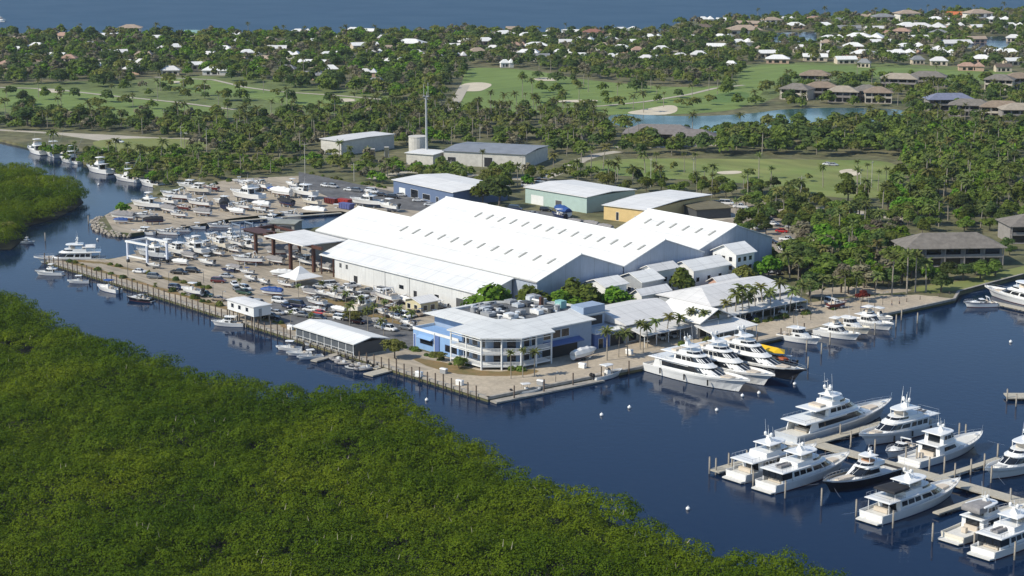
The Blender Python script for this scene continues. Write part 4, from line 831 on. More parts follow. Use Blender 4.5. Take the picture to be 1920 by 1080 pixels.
for x, y in px((1512, 660), (1556, 646), (1600, 636), (1640, 628), (1680, 612), (1690, 600), (1720, 606), (1480, 640), (1575, 628), (1515, 690), (1540, 664), h=0): putp(pw, x, y, 'mooring piling off the bows of the promenade cruisers', 'mooring pilings by the promenade cruisers', .9)
for lab, pts in (('pale mooring piling standing alone in the water by the near-side yachts', ((1412, 912), (1472, 934), (1540, 948), (1605, 968), (1674, 990), (1748, 1015), (1826, 1030), (1902, 1050))),
                 ('pale piling in the cluster at the open end of the pier', ((1330, 888), (1342, 890), (1366, 880), (1372, 890), (1400, 872))),
                 ('pale piling beside the main pier walkway', ((1595, 838), (1640, 852), (1698, 868), (1770, 888), (1790, 898), (1820, 890), (1845, 882), (1870, 862), (1798, 820), (1810, 822), (1575, 822), (1718, 870), (1858, 905), (1894, 945), (1742, 888)))):
    for x, y in px(*pts, h=0): putp(pw, x, y, lab, lab.replace('piling', 'pilings'), 1.0)
for x, y in px((1388, 632), (1410, 622), (1246, 640), (1312, 622), (1335, 614), (1345, 613), (1373, 608), (1470, 600), (1505, 596), (1520, 596), (1640, 574), (1700, 566), (1725, 562), (1760, 556), (1780, 552), (1295, 650)): putp(ps, x, y, 'short dark bollard post on the promenade paving', 'bollard posts on the promenade')
for x, y in px((85, 452), (166, 420), (1888, 752), (1905, 762), h=0): putp(pw, x, y, 'pale channel marker post alone in open water', 'channel marker posts', .9)
# mooring buoys
bu = MB().ball((0, 0, .25), .45, rz=.42, n=10, m=8).tube((0, 0, .6), (0, 0, .85), .06).obj('mooring_buoy', gel, None, (far, -900, 0), smooth=True); PROTO.append(bu)
for lab, (a, b) in (('white buoy nearest the mangroves off the quay corner', (1128, 778)), ('white mooring ball right of the one off the quay corner', (1180, 764)), ('white mooring ball in mid basin below the big yachts', (1344, 769)), ('white mooring ball under the bow of the longest yacht', (1392, 742)),
                    ('white mooring ball off the middle yacht', (1423, 737)), ('white mooring ball off the black-hulled yacht', (1490, 720)), ('small white buoy alone in the open right basin', (1895, 641)), ('white buoy in the canal mouth by the mangrove edge', (800, 750)),
                    ('small white buoy near the right mangrove shore', (1290, 954)), ('white buoy in the left canal bend', (185, 346)), ('white buoy in the canal by the rocky spit', (183, 449))):
    o = bu.copy(); COL.objects.link(o); o.location = (*P(a, b, .2), 0); tag(o, lab, 'buoy', 'mooring buoys')
# a gull over the basin
g = MB().loft([[(-.35, -.05, 0), (-.35, .05, 0), (-.35, 0, .06)], [(0, -.1, -.03), (0, .1, -.03), (0, 0, .1)], [(.3, -.04, 0), (.3, .04, 0), (.3, 0, .06)]])
for s in (1, -1): g.add([(-.12, s * .05, .05), (.14, s * .05, .05), (.1, s * .7, .2), (-.02, s * .7, .2), (-.1, s * 1.2, .08), (0, s * 1.2, .08)], [(0, 1, 2, 3), (3, 2, 5, 4), (3, 2, 1, 0), (4, 5, 2, 3)])
gp = P(1549, 715, 6); tag(g.obj('gull', gel, None, (gp[0], gp[1], 6)), 'white gull flying over the basin', 'gull')
# yellow canopy at the promenade
yx, yy = P(1440, 655, 0)
t = thing('yellow_canopy_boat', 'boat under a bright yellow canopy between the black-hulled yacht and the white cruisers', 'boat', 17.0, 80.2, 0, R(2))
dz = hull(t, 14, 4.4, 1.7, redh, deckw, antif, bul=.4, keel=.6)
MB().add([(-6, -2.6, 3.4), (3.5, -2.6, 3.4), (3.5, 2.6, 3.4), (-6, 2.6, 3.4), (-6, 0, 4.3), (3.5, 0, 4.3), (5.5, 0, 3.1)], [(0, 1, 5, 4), (4, 5, 2, 3), (1, 6, 5), (5, 6, 2), (0, 4, 3)]).obj('yellow_canopy', mat('yellow canvas', (.8, .50, .015), .6, .06, 1), t)
posts(t, 'canopy_post', [(-5.8, 2.3), (-5.8, -2.3), (3.3, 2.3), (3.3, -2.3), (-1, 2.3), (-1, -2.3)], 1.2, 3.5, .07, steel)
MB().loft([[(3.6, -1.6, 1.5), (6, -1.0, 1.7), (6, 1.0, 1.7), (3.6, 1.6, 1.5)], [(3.8, -1.2, 2.3), (5.6, -.7, 2.1), (5.6, .7, 2.1), (3.8, 1.2, 2.3)]]).obj('bow_cover', mat('orange canvas', (.45, .11, .03), .7, .1, 1), t)
MB().loft([[(-2, -2.1, 1.3), (3, -2.1, 1.3), (3, -1.5, 1.3), (-2, -1.5, 1.3)], [(-2, -2.0, 2.3), (3, -2.0, 2.3), (3, -1.6, 2.3), (-2, -1.6, 2.3)]]).obj('blue_side_cloth', bluec, t)
# ------------------------------------------------------------------ buildings
FOOT = []     # footprints kept clear of trees
def gable(t, name, x0, x1, y0, y1, ze, zr, m, yr=None, over=.5, th=.22, axis='x'):
    """two-slope roof with thickness, ridge along x (or y)"""
    yr = (y0 + y1) / 2 if yr is None else yr
    mb = MB(); sl1 = (zr - ze) / (yr - y0); sl2 = (zr - ze) / (y1 - yr)
    a = [(y0 - over, ze - sl1 * over), (yr, zr), (y1 + over, ze - sl2 * over)]
    prof = [(y, z + th) for y, z in a] + [(y, z) for y, z in a[::-1]]
    r0 = [(x0 - over, y, z) for y, z in prof]; r1 = [(x1 + over, y, z) for y, z in prof]
    if axis == 'y': r0 = [(y, x, z) for x, y, z in r0]; r1 = [(y, x, z) for x, y, z in r1]; r0, r1 = r1, r0
    mb.add(r0 + r1, [(i, (i + 1) % 6, 6 + (i + 1) % 6, 6 + i) for i in range(6)] + [(5, 4, 1, 0), (4, 3, 2, 1), (6, 7, 10, 11), (7, 8, 9, 10)])
    return mb.obj(name, m, t)
def gwalls(t, name, x0, x1, y0, y1, z0, ze, zr, m, yr=None, axis='x'):
    yr = (y0 + y1) / 2 if yr is None else yr
    prof = [(y0, z0), (y1, z0), (y1, ze), (yr, zr - .02), (y0, ze)]
    r0 = [(x0, y, z) for y, z in prof]; r1 = [(x1, y, z) for y, z in prof]
    if axis == 'y': r0 = [(y, x, z) for x, y, z in r0]; r1 = [(y, x, z) for x, y, z in r1]; r0, r1 = r1, r0
    return MB().add(r0 + r1, [(0, 1, 6, 5), (1, 2, 7, 6), (2, 3, 8, 7), (3, 4, 9, 8), (4, 0, 5, 9), (4, 3, 2, 1, 0), (5, 6, 7, 8, 9)]).obj(name, m, t)
def hip(t, name, x0, x1, y0, y1, ze, zr, m, over=.7, th=.2, flat=0):
    x0 -= over; x1 += over; y0 -= over; y1 += over; wd = min(x1 - x0, y1 - y0) / 2 * (1 - flat)
    b = [(x0, y0), (x1, y0), (x1, y1), (x0, y1)]; c = [(x0 + wd, y0 + wd), (x1 - wd, y0 + wd), (x1 - wd, y1 - wd), (x0 + wd, y1 - wd)]
    if not flat:
        if x1 - x0 >= y1 - y0: c = [(x0 + wd, (y0 + y1) / 2 - .02), (x1 - wd, (y0 + y1) / 2 - .02), (x1 - wd, (y0 + y1) / 2 + .02), (x0 + wd, (y0 + y1) / 2 + .02)]
        else: c = [((x0 + x1) / 2 - .02, y0 + wd), ((x0 + x1) / 2 + .02, y0 + wd), ((x0 + x1) / 2 + .02, y1 - wd), ((x0 + x1) / 2 - .02, y1 - wd)]
    return MB().loft([[(x, y, ze) for x, y in b], [(x, y, ze + th) for x, y in b], [(x, y, zr + th) for x, y in c]]).obj(name, m, t)
def pane(t, face, a0, a1, z0, z1, pos, m=glass, name='window', frame=white, fw=.1):
    """window (or door) 3 cm proud of a wall; face: 'x+','x-','y+','y-' with pos its plane; a pale frame round it"""
    s = 1 if face[1] == '+' else -1; d0, d1 = sorted((pos + .01 * s, pos + .04 * s)); e0, e1 = sorted((pos + .005 * s, pos + .03 * s))
    bx = lambda mb, p0, p1, q0, q1, r0, r1: mb.box(p0, p1, q0, q1, r0, r1) if face[0] == 'x' else mb.box(q0, q1, p0, p1, r0, r1)
    o = bx(MB(), d0, d1, a0, a1, z0, z1).obj(name, m, t)
    if frame:
        mb = MB()
        for q in ((a0 - fw, a0 - .01, z0 - fw, z1 + fw), (a1 + .01, a1 + fw, z0 - fw, z1 + fw), (a0, a1, z1 + .01, z1 + fw), (a0, a1, z0 - fw, z0 - .01)): bx(mb, e0, e1 + .03 * (s > 0), *q)
        mb.obj('frame', frame, o)
    return o
def skylight(t, x, y, z, sl, ln, wd=.75):
    c, s = math.cos(sl), math.sin(sl); mb = MB(); q = []
    for dz in (.03, .12): q.append([(x + dx, y + dy * c - dz * s, z + dy * s + dz * c) for dx, dy in ((-wd / 2, -ln / 2), (wd / 2, -ln / 2), (wd / 2, ln / 2), (-wd / 2, ln / 2))])
    mb.loft(q).obj('skylight', mat('weathered skylight', (.42, .42, .38), .4, .15, .6), t)
wallw = ribbed('white metal siding', (.74, .75, .74), .5, .8, 0)
def shed(label, u0, u1, v0, v1, ze, zr, rows, front=True):
    t = thing('storage_shed', label, 'shed', u0, v0, LZ); L, W = u1 - u0, v1 - v0; ze -= LZ; zr -= LZ; FOOT.append((u0, u1, v0, v1))
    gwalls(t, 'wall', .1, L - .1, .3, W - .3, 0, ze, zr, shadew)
    gable(t, 'roof', 0, L, .25, W - .25, ze, zr, whiter, over=.24)
    sl = math.atan((zr - ze) / (W / 2 - .25))
    for side, f, x0, x1, n in rows:
        for i in range(n):
            x = x0 + (x1 - x0) * (i + .5) / n; yy = W / 2 * f; z = ze + (zr - ze) * f + .24
            if side < 0: skylight(t, x, yy, z, sl, 3.4)
            else: skylight(t, x, W - yy, z, -sl, 3.4)
    MB().tube((-.2, W / 2, zr + .3), (L + .2, W / 2, zr + .3), .22, n=6).obj('ridge_cap', white, t)
    MB().box(0, L, -.12, .12, ze - .42, ze - .1).obj('gutter', grey, t)
    return t
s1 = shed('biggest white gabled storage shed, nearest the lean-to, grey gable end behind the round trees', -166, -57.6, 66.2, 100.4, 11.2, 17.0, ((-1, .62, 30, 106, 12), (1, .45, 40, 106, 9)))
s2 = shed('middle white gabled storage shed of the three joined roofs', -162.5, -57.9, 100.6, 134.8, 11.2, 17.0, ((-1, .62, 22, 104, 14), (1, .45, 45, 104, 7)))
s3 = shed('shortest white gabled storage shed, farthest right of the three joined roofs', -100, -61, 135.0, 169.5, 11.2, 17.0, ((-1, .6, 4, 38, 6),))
# lean-to workshop with open bays and the brown steel boat shelter
t = thing('workshop', 'long white lean-to workshop along the left side of the storage sheds', 'workshop', -166, 55, LZ); FOOT.append((-166, -66, 53, 66))
MB().loft([[(26, .1, 0), (98, .1, 0), (98, 10.9, 0), (26, 10.9, 0)], [(26, .1, 6.0), (98, .1, 6.0), (98, 10.9, 9.4), (26, 10.9, 9.4)]]).obj('wall', wallw, t)
MB().loft([[(18.5, -.5, 6.05), (99, -.5, 6.05), (99, 10.9, 9.5), (18.5, 10.9, 9.5)], [(18.5, -.5, 6.3), (99, -.5, 6.3), (99, 10.9, 9.75), (18.5, 10.9, 9.75)]]).obj('roof', ribbed('workshop white metal roof', (.78, .785, .77), .5, .6, 0), t)  # lean-to roofing: an even white, slightly greyer than the shed roofs
for x in (19, 25.4): posts(t, 'column', [(x, .0)], 0, 6.05, .22, brown); posts(t, 'column', [(x, 10.5)], 0, 9.4, .22, brown)
MB().box(0, 26, 10.85, 11.05, 0, 9.3).obj('back_wall', grey, t)
pane(t, 'y-', 28.5, 29.7, 3.6, 5.0, .1, dgrey); pane(t, 'y-', 31.8, 33, 3.6, 5.0, .1, dgrey)
pane(t, 'y-', 59, 61.2, 1.8, 3.0, .1, glass); pane(t, 'y-', 66, 67.6, .1, 2.3, .1, darkin, 'door'); pane(t, 'y-', 36, 38, .05, 2.2, .1, darkin, 'door'); pane(t, 'y-', 86, 89.5, .05, 3.4, .1, dgrey, 'roller_door'); pane(t, 'y-', 76, 78, 1.6, 2.8, .1, glass)
MB().box(52, 52.12, -.0, .08, .1, 6).box(64, 64.12, -.0, .08, .1, 6).obj('downpipe', grey, t)
t = thing('boat_shelter', 'high open boat shelter on red-brown steel columns at the end of the sheds', 'boat shelter', -191, 46, LZ); FOOT.append((-192, -150, 44, 66))
MB().loft([[(18.5, 4.5, 9.0), (40.5, 4.5, 8.8), (40.5, 12, 8.8), (43.2, 20, 9.1), (18.5, 20, 9.2)], [(18.5, 4.5, 9.3), (40.5, 4.5, 9.1), (40.5, 12, 9.1), (43.2, 20, 9.4), (18.5, 20, 9.5)]]).obj('roof', whiter3, t)
for x, y in ((2, 12), (17, 9), (32, 5.5), (17, 19), (40, 8.8), (2, 19)): MB().box(x - .45, x + .45, y - .45, y + .45, 0, 9).obj('column', brown, t)
MB().box(1.5, 46, 7.6, 8.3, 8.0, 8.98).box(1.5, 14, 11.6, 12.4, 8.0, 8.98).box(1.5, 2.4, 7.6, 20, 7.9, 9.0).box(18.6, 19.3, 5, 20, 8.0, 8.75).box(31.5, 32.3, 5, 20, 8.0, 8.75).box(1.5, 46, 19, 19.7, 8.0, 8.7).obj('beam', brown, t)
MB().add([(2.2, 6, 8.99), (13, 6, 8.99), (13, 12, 8.99), (2.2, 12, 8.99)], [(0, 1, 2, 3)]).add([(2.2, 6, 8.97), (13, 6, 8.97), (13, 12, 8.97), (2.2, 12, 8.97)], [(3, 2, 1, 0)]).obj('gantry_deck', brown, t)
# three storey blue office with white verandahs
blue = mat('light blue stucco', (.24, .40, .66), .7, .06, .5); blue2 = mat('mid blue stucco', (.10, .16, .36), .7, .06, .5); bluegrey = mat('grey blue siding', (.30, .38, .50), .7, .06, .5)
t = thing('waterfront_office', 'three-storey blue office with white double verandah and machinery on its roof, on the quay corner', 'office', -53, 15, LZ); FOOT += [(-55, -12, 12, 64), (-32, -17, 44, 68)]
ox, oy = 53, -15
q = lambda pts: [(x + ox, y + oy) for x, y in pts]
MB().prism(q([(-52, 25), (-33, 25), (-33, 19), (-23, 19), (-18, 25.5), (-18, 33), (-18.6, 33), (-18.6, 51), (-24, 51), (-24, 60.8), (-38, 57.6), (-52, 42.6)]), 0, 8.2).obj('wall', bluegrey, t)
w1 = MB().prism(q([(-52, 17.8), (-33, 17.8), (-33, 24.9), (-52, 24.9)]), 0, 4.8).obj('wing_wall', blue, t)
MB().box(.9, 20.1, 2.7, 2.95, 4.8, 5.5).box(.9, 1.15, 2.95, 9.8, 4.8, 5.5).obj('parapet', white, t)
MB().box(10.4, 12.2, 2.55, 2.79, 0, 4.79).obj('pilaster', blue2, t); MB().box(10.2, 10.38, 2.5, 2.78, 0, 5.4).obj('downpipe', white, t)
pane(t, 'y-', 4.0, 9.3, 1.6, 3.2, 2.8, glass, frame=blue2); pane(t, 'y-', 14.5, 19.3, 1.3, 3.0, 2.8, glass, frame=blue2); pane(t, 'y-', 1.2, 2.0, .1, 3.6, 2.8, blue2, 'door')
MB().loft([[(3.6, 2.79, 3.9), (9.7, 2.79, 3.9), (9.7, 2.79, 3.2), (3.6, 2.79, 3.2)], [(3.6, 1.6, 3.3), (9.7, 1.6, 3.3), (9.7, 1.65, 3.2), (3.6, 1.65, 3.2)]]).obj('awning', blue, t)
OUT = q([(-53, 22.5), (-34, 22.5), (-34, 14.7), (-20.6, 14.7), (-13.9, 22.8), (-13.9, 34), (-17.6, 34), (-17.6, 51.8), (-22.8, 51.8), (-22.8, 61.6), (-38, 58.5), (-53, 43)])
INN = q([(-48, 28.6), (-37, 28.6), (-34, 28.6), (-31, 28.6), (-26, 34.5), (-25.6, 38), (-26.4, 40), (-26.6, 50), (-28, 52), (-28, 56.5), (-37, 54.6), (-48, 43)])
MB().loft([[(x, y, 8.1) for x, y in OUT], [(x, y, 8.4) for x, y in OUT], [(x, y, 9.5) for x, y in INN], [(x * .985 + .3, y * .985 + .3, 9.5) for x, y in INN], [(x * .985 + .3, y * .985 + .3, 8.9) for x, y in INN]], caps=True).obj('roof', ribbed('office white roof', (.70, .71, .69), .5, .5, 0, .4), t)
MB().add([(x * .985 + .3, y * .985 + .3, 8.94) for x, y in INN], [tuple(range(len(INN)))]).obj('roof_deck', mat('grey roofing felt', (.16, .17, .18), .9, .25, .5), t)
random.seed(4)
for i in range(52):
    x = random.uniform(8, 24); y = random.uniform(16, 40)
    if i < 20: x, y = random.uniform(9, 24), random.uniform(15.5, 22)
    y = min(y, 15 + 43 + (x - 53 + 48) * 1.05 - 17)
    a, b, c = random.uniform(.7, 1.9), random.uniform(.6, 1.4), random.uniform(.45, 1.15); mb = MB()
    m_ = (pale, grey, dgrey, gel, grey)[i % 5]
    if i % 3 == 0: mb.tube((x, y, 8.95), (x, y, 9.3 + c), .35 + .2 * a, n=9).tube((x, y, 9.3 + c), (x, y, 9.5 + c), .5 + .2 * a, n=9)
    elif i % 3 == 1: mb.box(x - a, x + a, y - b, y + b, 9.15, 9.15 + c).box(x - a * .8, x - a * .6, y - b * .9, y + b * .9, 8.95, 9.15).box(x + a * .6, x + a * .8, y - b * .9, y + b * .9, 8.95, 9.15).tube((x, y, 9.15 + c), (x, y, 9.3 + c), b * .7, n=9)
    else: mb.tube((x - 1.8 * a, y, 9.4), (x + 1.8 * a, y + .4, 9.4), .28, n=7).tube((x + 1.8 * a, y + .4, 9.4), (x + 1.8 * a, y + .4, 8.95), .28, n=7).box(x - 2.2 * a, x - 1.6 * a, y - .6, y + .6, 8.95, 10)
    mb.obj('roof_machine', m_, t)
MB().box(20, 22.5, 36, 38, 8.95, 11).obj('roof_machine', mat('turquoise tank', (.25, .5, .48), .5), t); MB().box(17, 17.8, 33, 34, 8.95, 11.8).obj('roof_chimney', brown, t)
ring = q([(-33.2, 15.3), (-27, 15.3), (-21, 15.3), (-17.7, 19.2), (-14.6, 23), (-14.6, 28), (-14.6, 33.2)])
inn = q([(-33.2, 19.1), (-23.1, 19.1), (-18.1, 25.4), (-18.1, 33.2)])
for z in (.75, 4.25): MB().prism(ring + inn[::-1], z, z + .28).obj('verandah_floor', white, t)
for x, y in ring:
    MB().box(x - .16, x + .16, y - .02, y + .3, 0, 8.1).obj('verandah_post', white, t)
for z in (1.03, 4.53):
    for (a, b) in zip(ring, ring[1:]):
        dx, dy = b[0] - a[0], b[1] - a[1]; l = math.hypot(dx, dy); mb = MB(); k = int(l / .33)
        mb.tube((a[0], a[1] + .1, z + 1.0), (b[0], b[1] + .1, z + 1.0), .06, n=4).tube((a[0], a[1] + .1, z + .12), (b[0], b[1] + .1, z + .12), .05, n=4)
        for i in range(1, k): mb.tube((a[0] + dx * i / k, a[1] + dy * i / k + .1, z + .1), (a[0] + dx * i / k, a[1] + dy * i / k + .1, z + 1.0), .055, n=4)
        mb.obj('balustrade', white, t)
        MB().tube((a[0], a[1] + .1, z + 2.95), (b[0], b[1] + .1, z + 2.95), .14, n=4).obj('fascia', white, t)
for z in (1.2, 4.7):
    for a in ((20.8, 22.8), (24.2, 26.2), (27.2, 29.2)): pane(t, 'y-', a[0], a[1], z, z + 2.2, 4.0, glass)
    for a in ((12, 13.8), (14.6, 16.4)): pane(t, 'x+', a[0], a[1], z, z + 2.2, 35, glass)
    for f in (.2, .62):
        x0, y0 = -23 + ox, 19 + oy; dx, dy = 5, 6.5; nx, ny = .792, -.61; mb = MB()
        a0 = (x0 + dx * f + nx * .04, y0 + dy * f + ny * .04); a1 = (x0 + dx * (f + .27) + nx * .04, y0 + dy * (f + .27) + ny * .04)
        mb.add([(*a0, z), (*a1, z), (*a1, z + 2.2), (*a0, z + 2.2)], [(0, 1, 2, 3)]).obj('window', glass, t)
for v0, v1 in ((19.2, 22.0), (22.4, 25.0), (25.4, 28)): pane(t, 'x+', v0, v1, 5.2, 7.2, 34.4, glass)
pane(t, 'x+', 18.8, 31, 0, 3.5, 34.4, darkin, 'entrance', frame=None); MB().loft([[(34.5, 19, 4.3), (34.5, 31.6, 4.3), (36.4, 31.6, 3.6), (36.4, 19, 3.6)], [(34.5, 19, 4.6), (34.5, 31.6, 4.6), (36.5, 31.6, 3.9), (36.5, 19, 3.9)]]).obj('entrance_canopy', blue2, t)
MB().prism(q([(-30, 51.9), (-18.3, 51.9), (-18.3, 66), (-30, 66)]), 0, 4.0).obj('wing_wall', blue2, t); MB().prism(q([(-30.3, 51.95), (-17.9, 51.95), (-17.9, 66.3), (-30.3, 66.3)]), 4.0, 4.3).obj('terrace', white, t)
mb = MB()
for i in range(12): mb.tube((34.9, 37 + i * 1.25, 4.3), (34.9, 37 + i * 1.25, 5.3), .05, n=4)
mb.tube((34.9, 37, 5.3), (34.9, 51, 5.3), .06, n=4).obj('terrace_rail', white, t)
pane(t, 'x+', 42.5, 50.3, .02, 3.1, 34.7, darkin, 'garage_opening'); pane(t, 'x+', 38.3, 39.9, .02, 2.6, 34.7, glass, 'door'); pane(t, 'x+', 38, 45, 5.0, 7.4, 29, darkin, 'window', frame=None)
MB().box(25, 30, 37.2, 45, 8.5, 10.4).obj('stair_tower', bluegrey, t)
# long shops
shopw = mat('pale yellow stucco', (.62, .56, .36), .8, .1, .6); shopg = mat('grey siding', (.36, .38, .40), .7, .1, .8)
def halfroof(t, name, pts0, pts1, m, th=.2):
    return MB().loft([[(x, y, z) for x, y, z in pts0 + pts1[::-1]], [(x, y, z + th) for x, y, z in pts0 + pts1[::-1]]]).obj(name, m, t)
t = thing('shop_row', 'long pale-roofed row of shops between the blue office and the gabled porch', 'shops', -40, 62, LZ); FOOT.append((-42, -8, 60, 98))
MB().box(2, 22, .5, 22, 0, 5.2).obj('wall', shopg, t);
MB().loft([[(1, 0, 5.0), (23, 0, 5.0), (23, 23, 5.0), (1, 23, 5.0)], [(1, 0, 5.2), (23, 0, 5.2), (23, 23, 5.2), (1, 23, 5.2)], [(11.5, .5, 7.6), (12.5, .5, 7.6), (12.5, 22.9, 7.6), (11.5, 22.9, 7.6)]]).obj('roof', whiter2, t)
halfroof(t, 'porch_roof', [(22.2, 1, 4.3), (22.2, 20, 4.3)], [(29, 1, 3.0), (29, 20, 3.0)], whiter2)
posts(t, 'porch_post', [(28.6, 1.5 + i * 4.5) for i in range(5)], 0, 3.0, .12, white)
for i in range(4): pane(t, 'x+', 2 + i * 4.6, 5 + i * 4.6, .4, 2.5, 22, glass)
t = thing('porch_hall', 'gabled white hall with deep dark porch facing the promenade behind the big yachts', 'hall', -44, 80.5, LZ)
gwalls(t, 'wall', 20, 35, .6, 12.4, 0, 4.8, 7.6, shopg); gable(t, 'roof', 19.4, 36.5, 0, 13, 4.8, 7.6, whiter3, over=.6)
halfroof(t, 'porch_roof', [(35.2, -1, 3.9), (35.2, 15, 3.9)], [(43, -2, 2.9), (43, 16, 2.9)], whiter3); posts(t, 'porch_post', [(42.6, -1.6 + i * 4.3) for i in range(5)], 0, 2.9, .13, white)
for a in ((1.5, 4), (5, 8), (9, 11.5)): pane(t, 'x+', a[0], a[1], .3, 2.6, 35, darkin)
pane(t, 'x+', 4.5, 8.5, 4.6, 6.0, 35, glass)
t = thing('shop_row', 'long grey-roofed row of shops right of the gabled porch hall, palms in front', 'shops', -42, 97, LZ); FOOT.append((-43, -12, 96, 134))
MB().box(2, 21.5, .5, 35, 0, 4.9).obj('wall', shopg, t)
MB().loft([[(1, 0, 4.7), (23, 0, 4.7), (23, 36, 4.7), (1, 36, 4.7)], [(1, 0, 4.9), (23, 0, 4.9), (23, 36, 4.9), (1, 36, 4.9)], [(11.5, 7, 7.6), (12.5, 7, 7.6), (12.5, 33, 7.6), (11.5, 33, 7.6)]]).obj('roof', whiter2, t)
halfroof(t, 'porch_roof', [(22.2, 1, 3.9), (22.2, 34, 3.9)], [(28.5, 1, 2.8), (28.5, 34, 2.8)], whiter2); posts(t, 'porch_post', [(28.2, 1.5 + i * 4.7) for i in range(8)], 0, 2.8, .12, white)
for i in range(6): pane(t, 'x+', 2 + i * 5.3, 5.4 + i * 5.3, .3, 2.5, 21.5, glass)
# small gabled cottages between the sheds and the shops
def cottage(label, u0, u1, v0, v1, ze, zr, roof=whiter3, wm=white, ax='y', wins=3, name='cottage'):
    t = thing(name, label, 'cottage', u0, v0, LZ); L, W = u1 - u0, v1 - v0; FOOT.append((u0 - 1, u1 + 1, v0 - 1, v1 + 1))
    if ax == 'x': gwalls(t, 'wall', .4, L - .4, .4, W - .4, 0, ze, zr, wm); gable(t, 'roof', 0, L, .1, W - .1, ze, zr, roof, over=.3)
    else: gwalls(t, 'wall', .4, W - .4, .4, L - .4, 0, ze, zr, wm, axis='y'); gable(t, 'roof', 0, W, .1, L - .1, ze, zr, roof, over=.3, axis='y')
    for i in range(wins):
        a = .8 + (L - 1.6) * (i + .15) / wins; pane(t, 'y-', a, a + min(1.4, L / wins * .6), .9, 2.3, .4, glass)
        a = .8 + (W - 1.6) * (i + .15) / wins; pane(t, 'x+', a, a + min(1.4, W / wins * .6), .9, 2.3, L - .4, glass)
        for z in ((ze - LZ - 2.9, ze - LZ - .2) if ze > 9 else (ze - LZ - 1.4,) if ze > 6 else ()):
            pane(t, 'x+', a, a + min(1.3, W / wins * .55), z - .9, z + .4, L - .4, glass); b_ = .8 + (L - 1.6) * (i + .15) / wins; pane(t, 'y-', b_, b_ + min(1.3, L / wins * .55), z - .9, z + .4, .4, glass)
    return t
cottage('white cottage nearest the grey gable of the biggest shed, beside the round clipped trees', -57, -47.5, 83.5, 92.5, 7.6, 9.2)
cottage('white gabled cottage with cream porch in the middle of the cottage row', -57, -46.5, 97, 106, 7.4, 9.4, whiter, shopg)
cottage('pale long-roofed cottage close under the middle shed gable', -57.3, -51, 106.6, 117, 8.6, 10, whiter2)
cottage('wide white-roofed cottage in front of the shortest shed', -59, -49, 121, 137, 7.2, 9.4, whiter)
cottage('tall white gabled cottage at the right end of the cottage row', -60, -49.5, 140, 149, 9.6, 12.0, whiter, white)
cottage('small pink and cream cottage among the trees of the cottage row', -46.5, -41.5, 124, 133, 4.2, 5.6, whiter3, mat('pink stucco', (.6, .38, .3), .8))
cottage('low white cottage in front of the small white row, behind the shop roof', -46, -41.5, 92, 104, 5.0, 6.4, whiter3)
hx, hy = P(778, 585); cottage('small yellow hut below the lean-to workshop', hx - 4, hx + 4, hy - 1, hy + 6, 3.2, 4.2, whiter3, shopw, wins=2, name='hut')
hx, hy = P(860, 575); cottage('pale yellow hut with white roof behind the blue office', hx - 6, hx + 5, hy - 2, hy + 8, 3.4, 4.6, whiter, shopw, wins=2, name='hut')
# white boathouse on the canal quay
t = thing('boathouse', 'white-roofed open boathouse with glazed sides on the canal quay', 'boathouse', -79.5, -1.5, LZ); FOOT.append((-81, -52, -2, 11))
gable(t, 'roof', 0, 27, .4, 11, 3.5, 4.5, whiter, over=.5); MB().box(.3, 27, 1, 10.6, 0, .25).obj('floor', wood, t)
for i in range(9):
    for y in (.6, 10.8): MB().box(.3 + i * 3.25, .46 + i * 3.25, y - .08, y + .08, .25, 3.6).obj('post', white, t)
for i in range(8): MB().box(.5 + i * 3.25, 3.5 + i * 3.25, .58, .62, .9, 3.3).obj('screen_panel', mat('smoky screen', (.10, .11, .12), .2, 0), t)
MB().box(26.7, 26.8, .8, 10.6, .25, 3.5).obj('end_wall', dgrey, t); MB().box(.4, .5, .8, 10.6, .25, 3.5).obj('end_wall', dgrey, t); MB().box(.4, 26.6, 9.8, 9.9, .25, 3.4).obj('back_wall', dgrey, t)
mb = MB(); [mb.tube((.3 + i * .8, .45, .25), (.3 + i * .8, .45, 1.2), .04, n=4) for i in range(34)]; mb.tube((.3, .45, 1.2), (26.8, .45, 1.2), .05, n=4).obj('railing', white, t)
# small stilted office
t = thing('stilted_office', 'small white office on stilts over the canal quay', 'office', -113, -1.5, LZ); FOOT.append((-114, -99, -2, 7))
MB().box(0, 13.5, .4, 6.0, 2.6, 5.3).obj('wall', gel, t); MB().loft([[(-.3, .1, 5.3), (13.8, .1, 5.3), (13.8, 6.3, 5.3), (-.3, 6.3, 5.3)], [(-.3, .1, 5.45), (13.8, .1, 5.45), (13.8, 6.3, 5.45), (-.3, 6.3, 5.45)], [(0, 3, 5.7), (13.5, 3, 5.7), (13.5, 3.3, 5.7), (0, 3.3, 5.7)]]).obj('roof', whiter3, t)
for x in (2, 5.6, 9.4): pane(t, 'y-', x, x + 1.3, 3.6, 4.7, .4, glass)
pane(t, 'x+', 2, 3, 2.7, 4.7, 13.5, grey, 'door')
for x in (.4, 4.6, 8.8, 13.1):
    for y in (.7, 5.7): MB().box(x - .15, x + .15, y - .15, y + .15, -1.5 if y < 1 else 0, 2.6).obj('stilt', pilew, t)
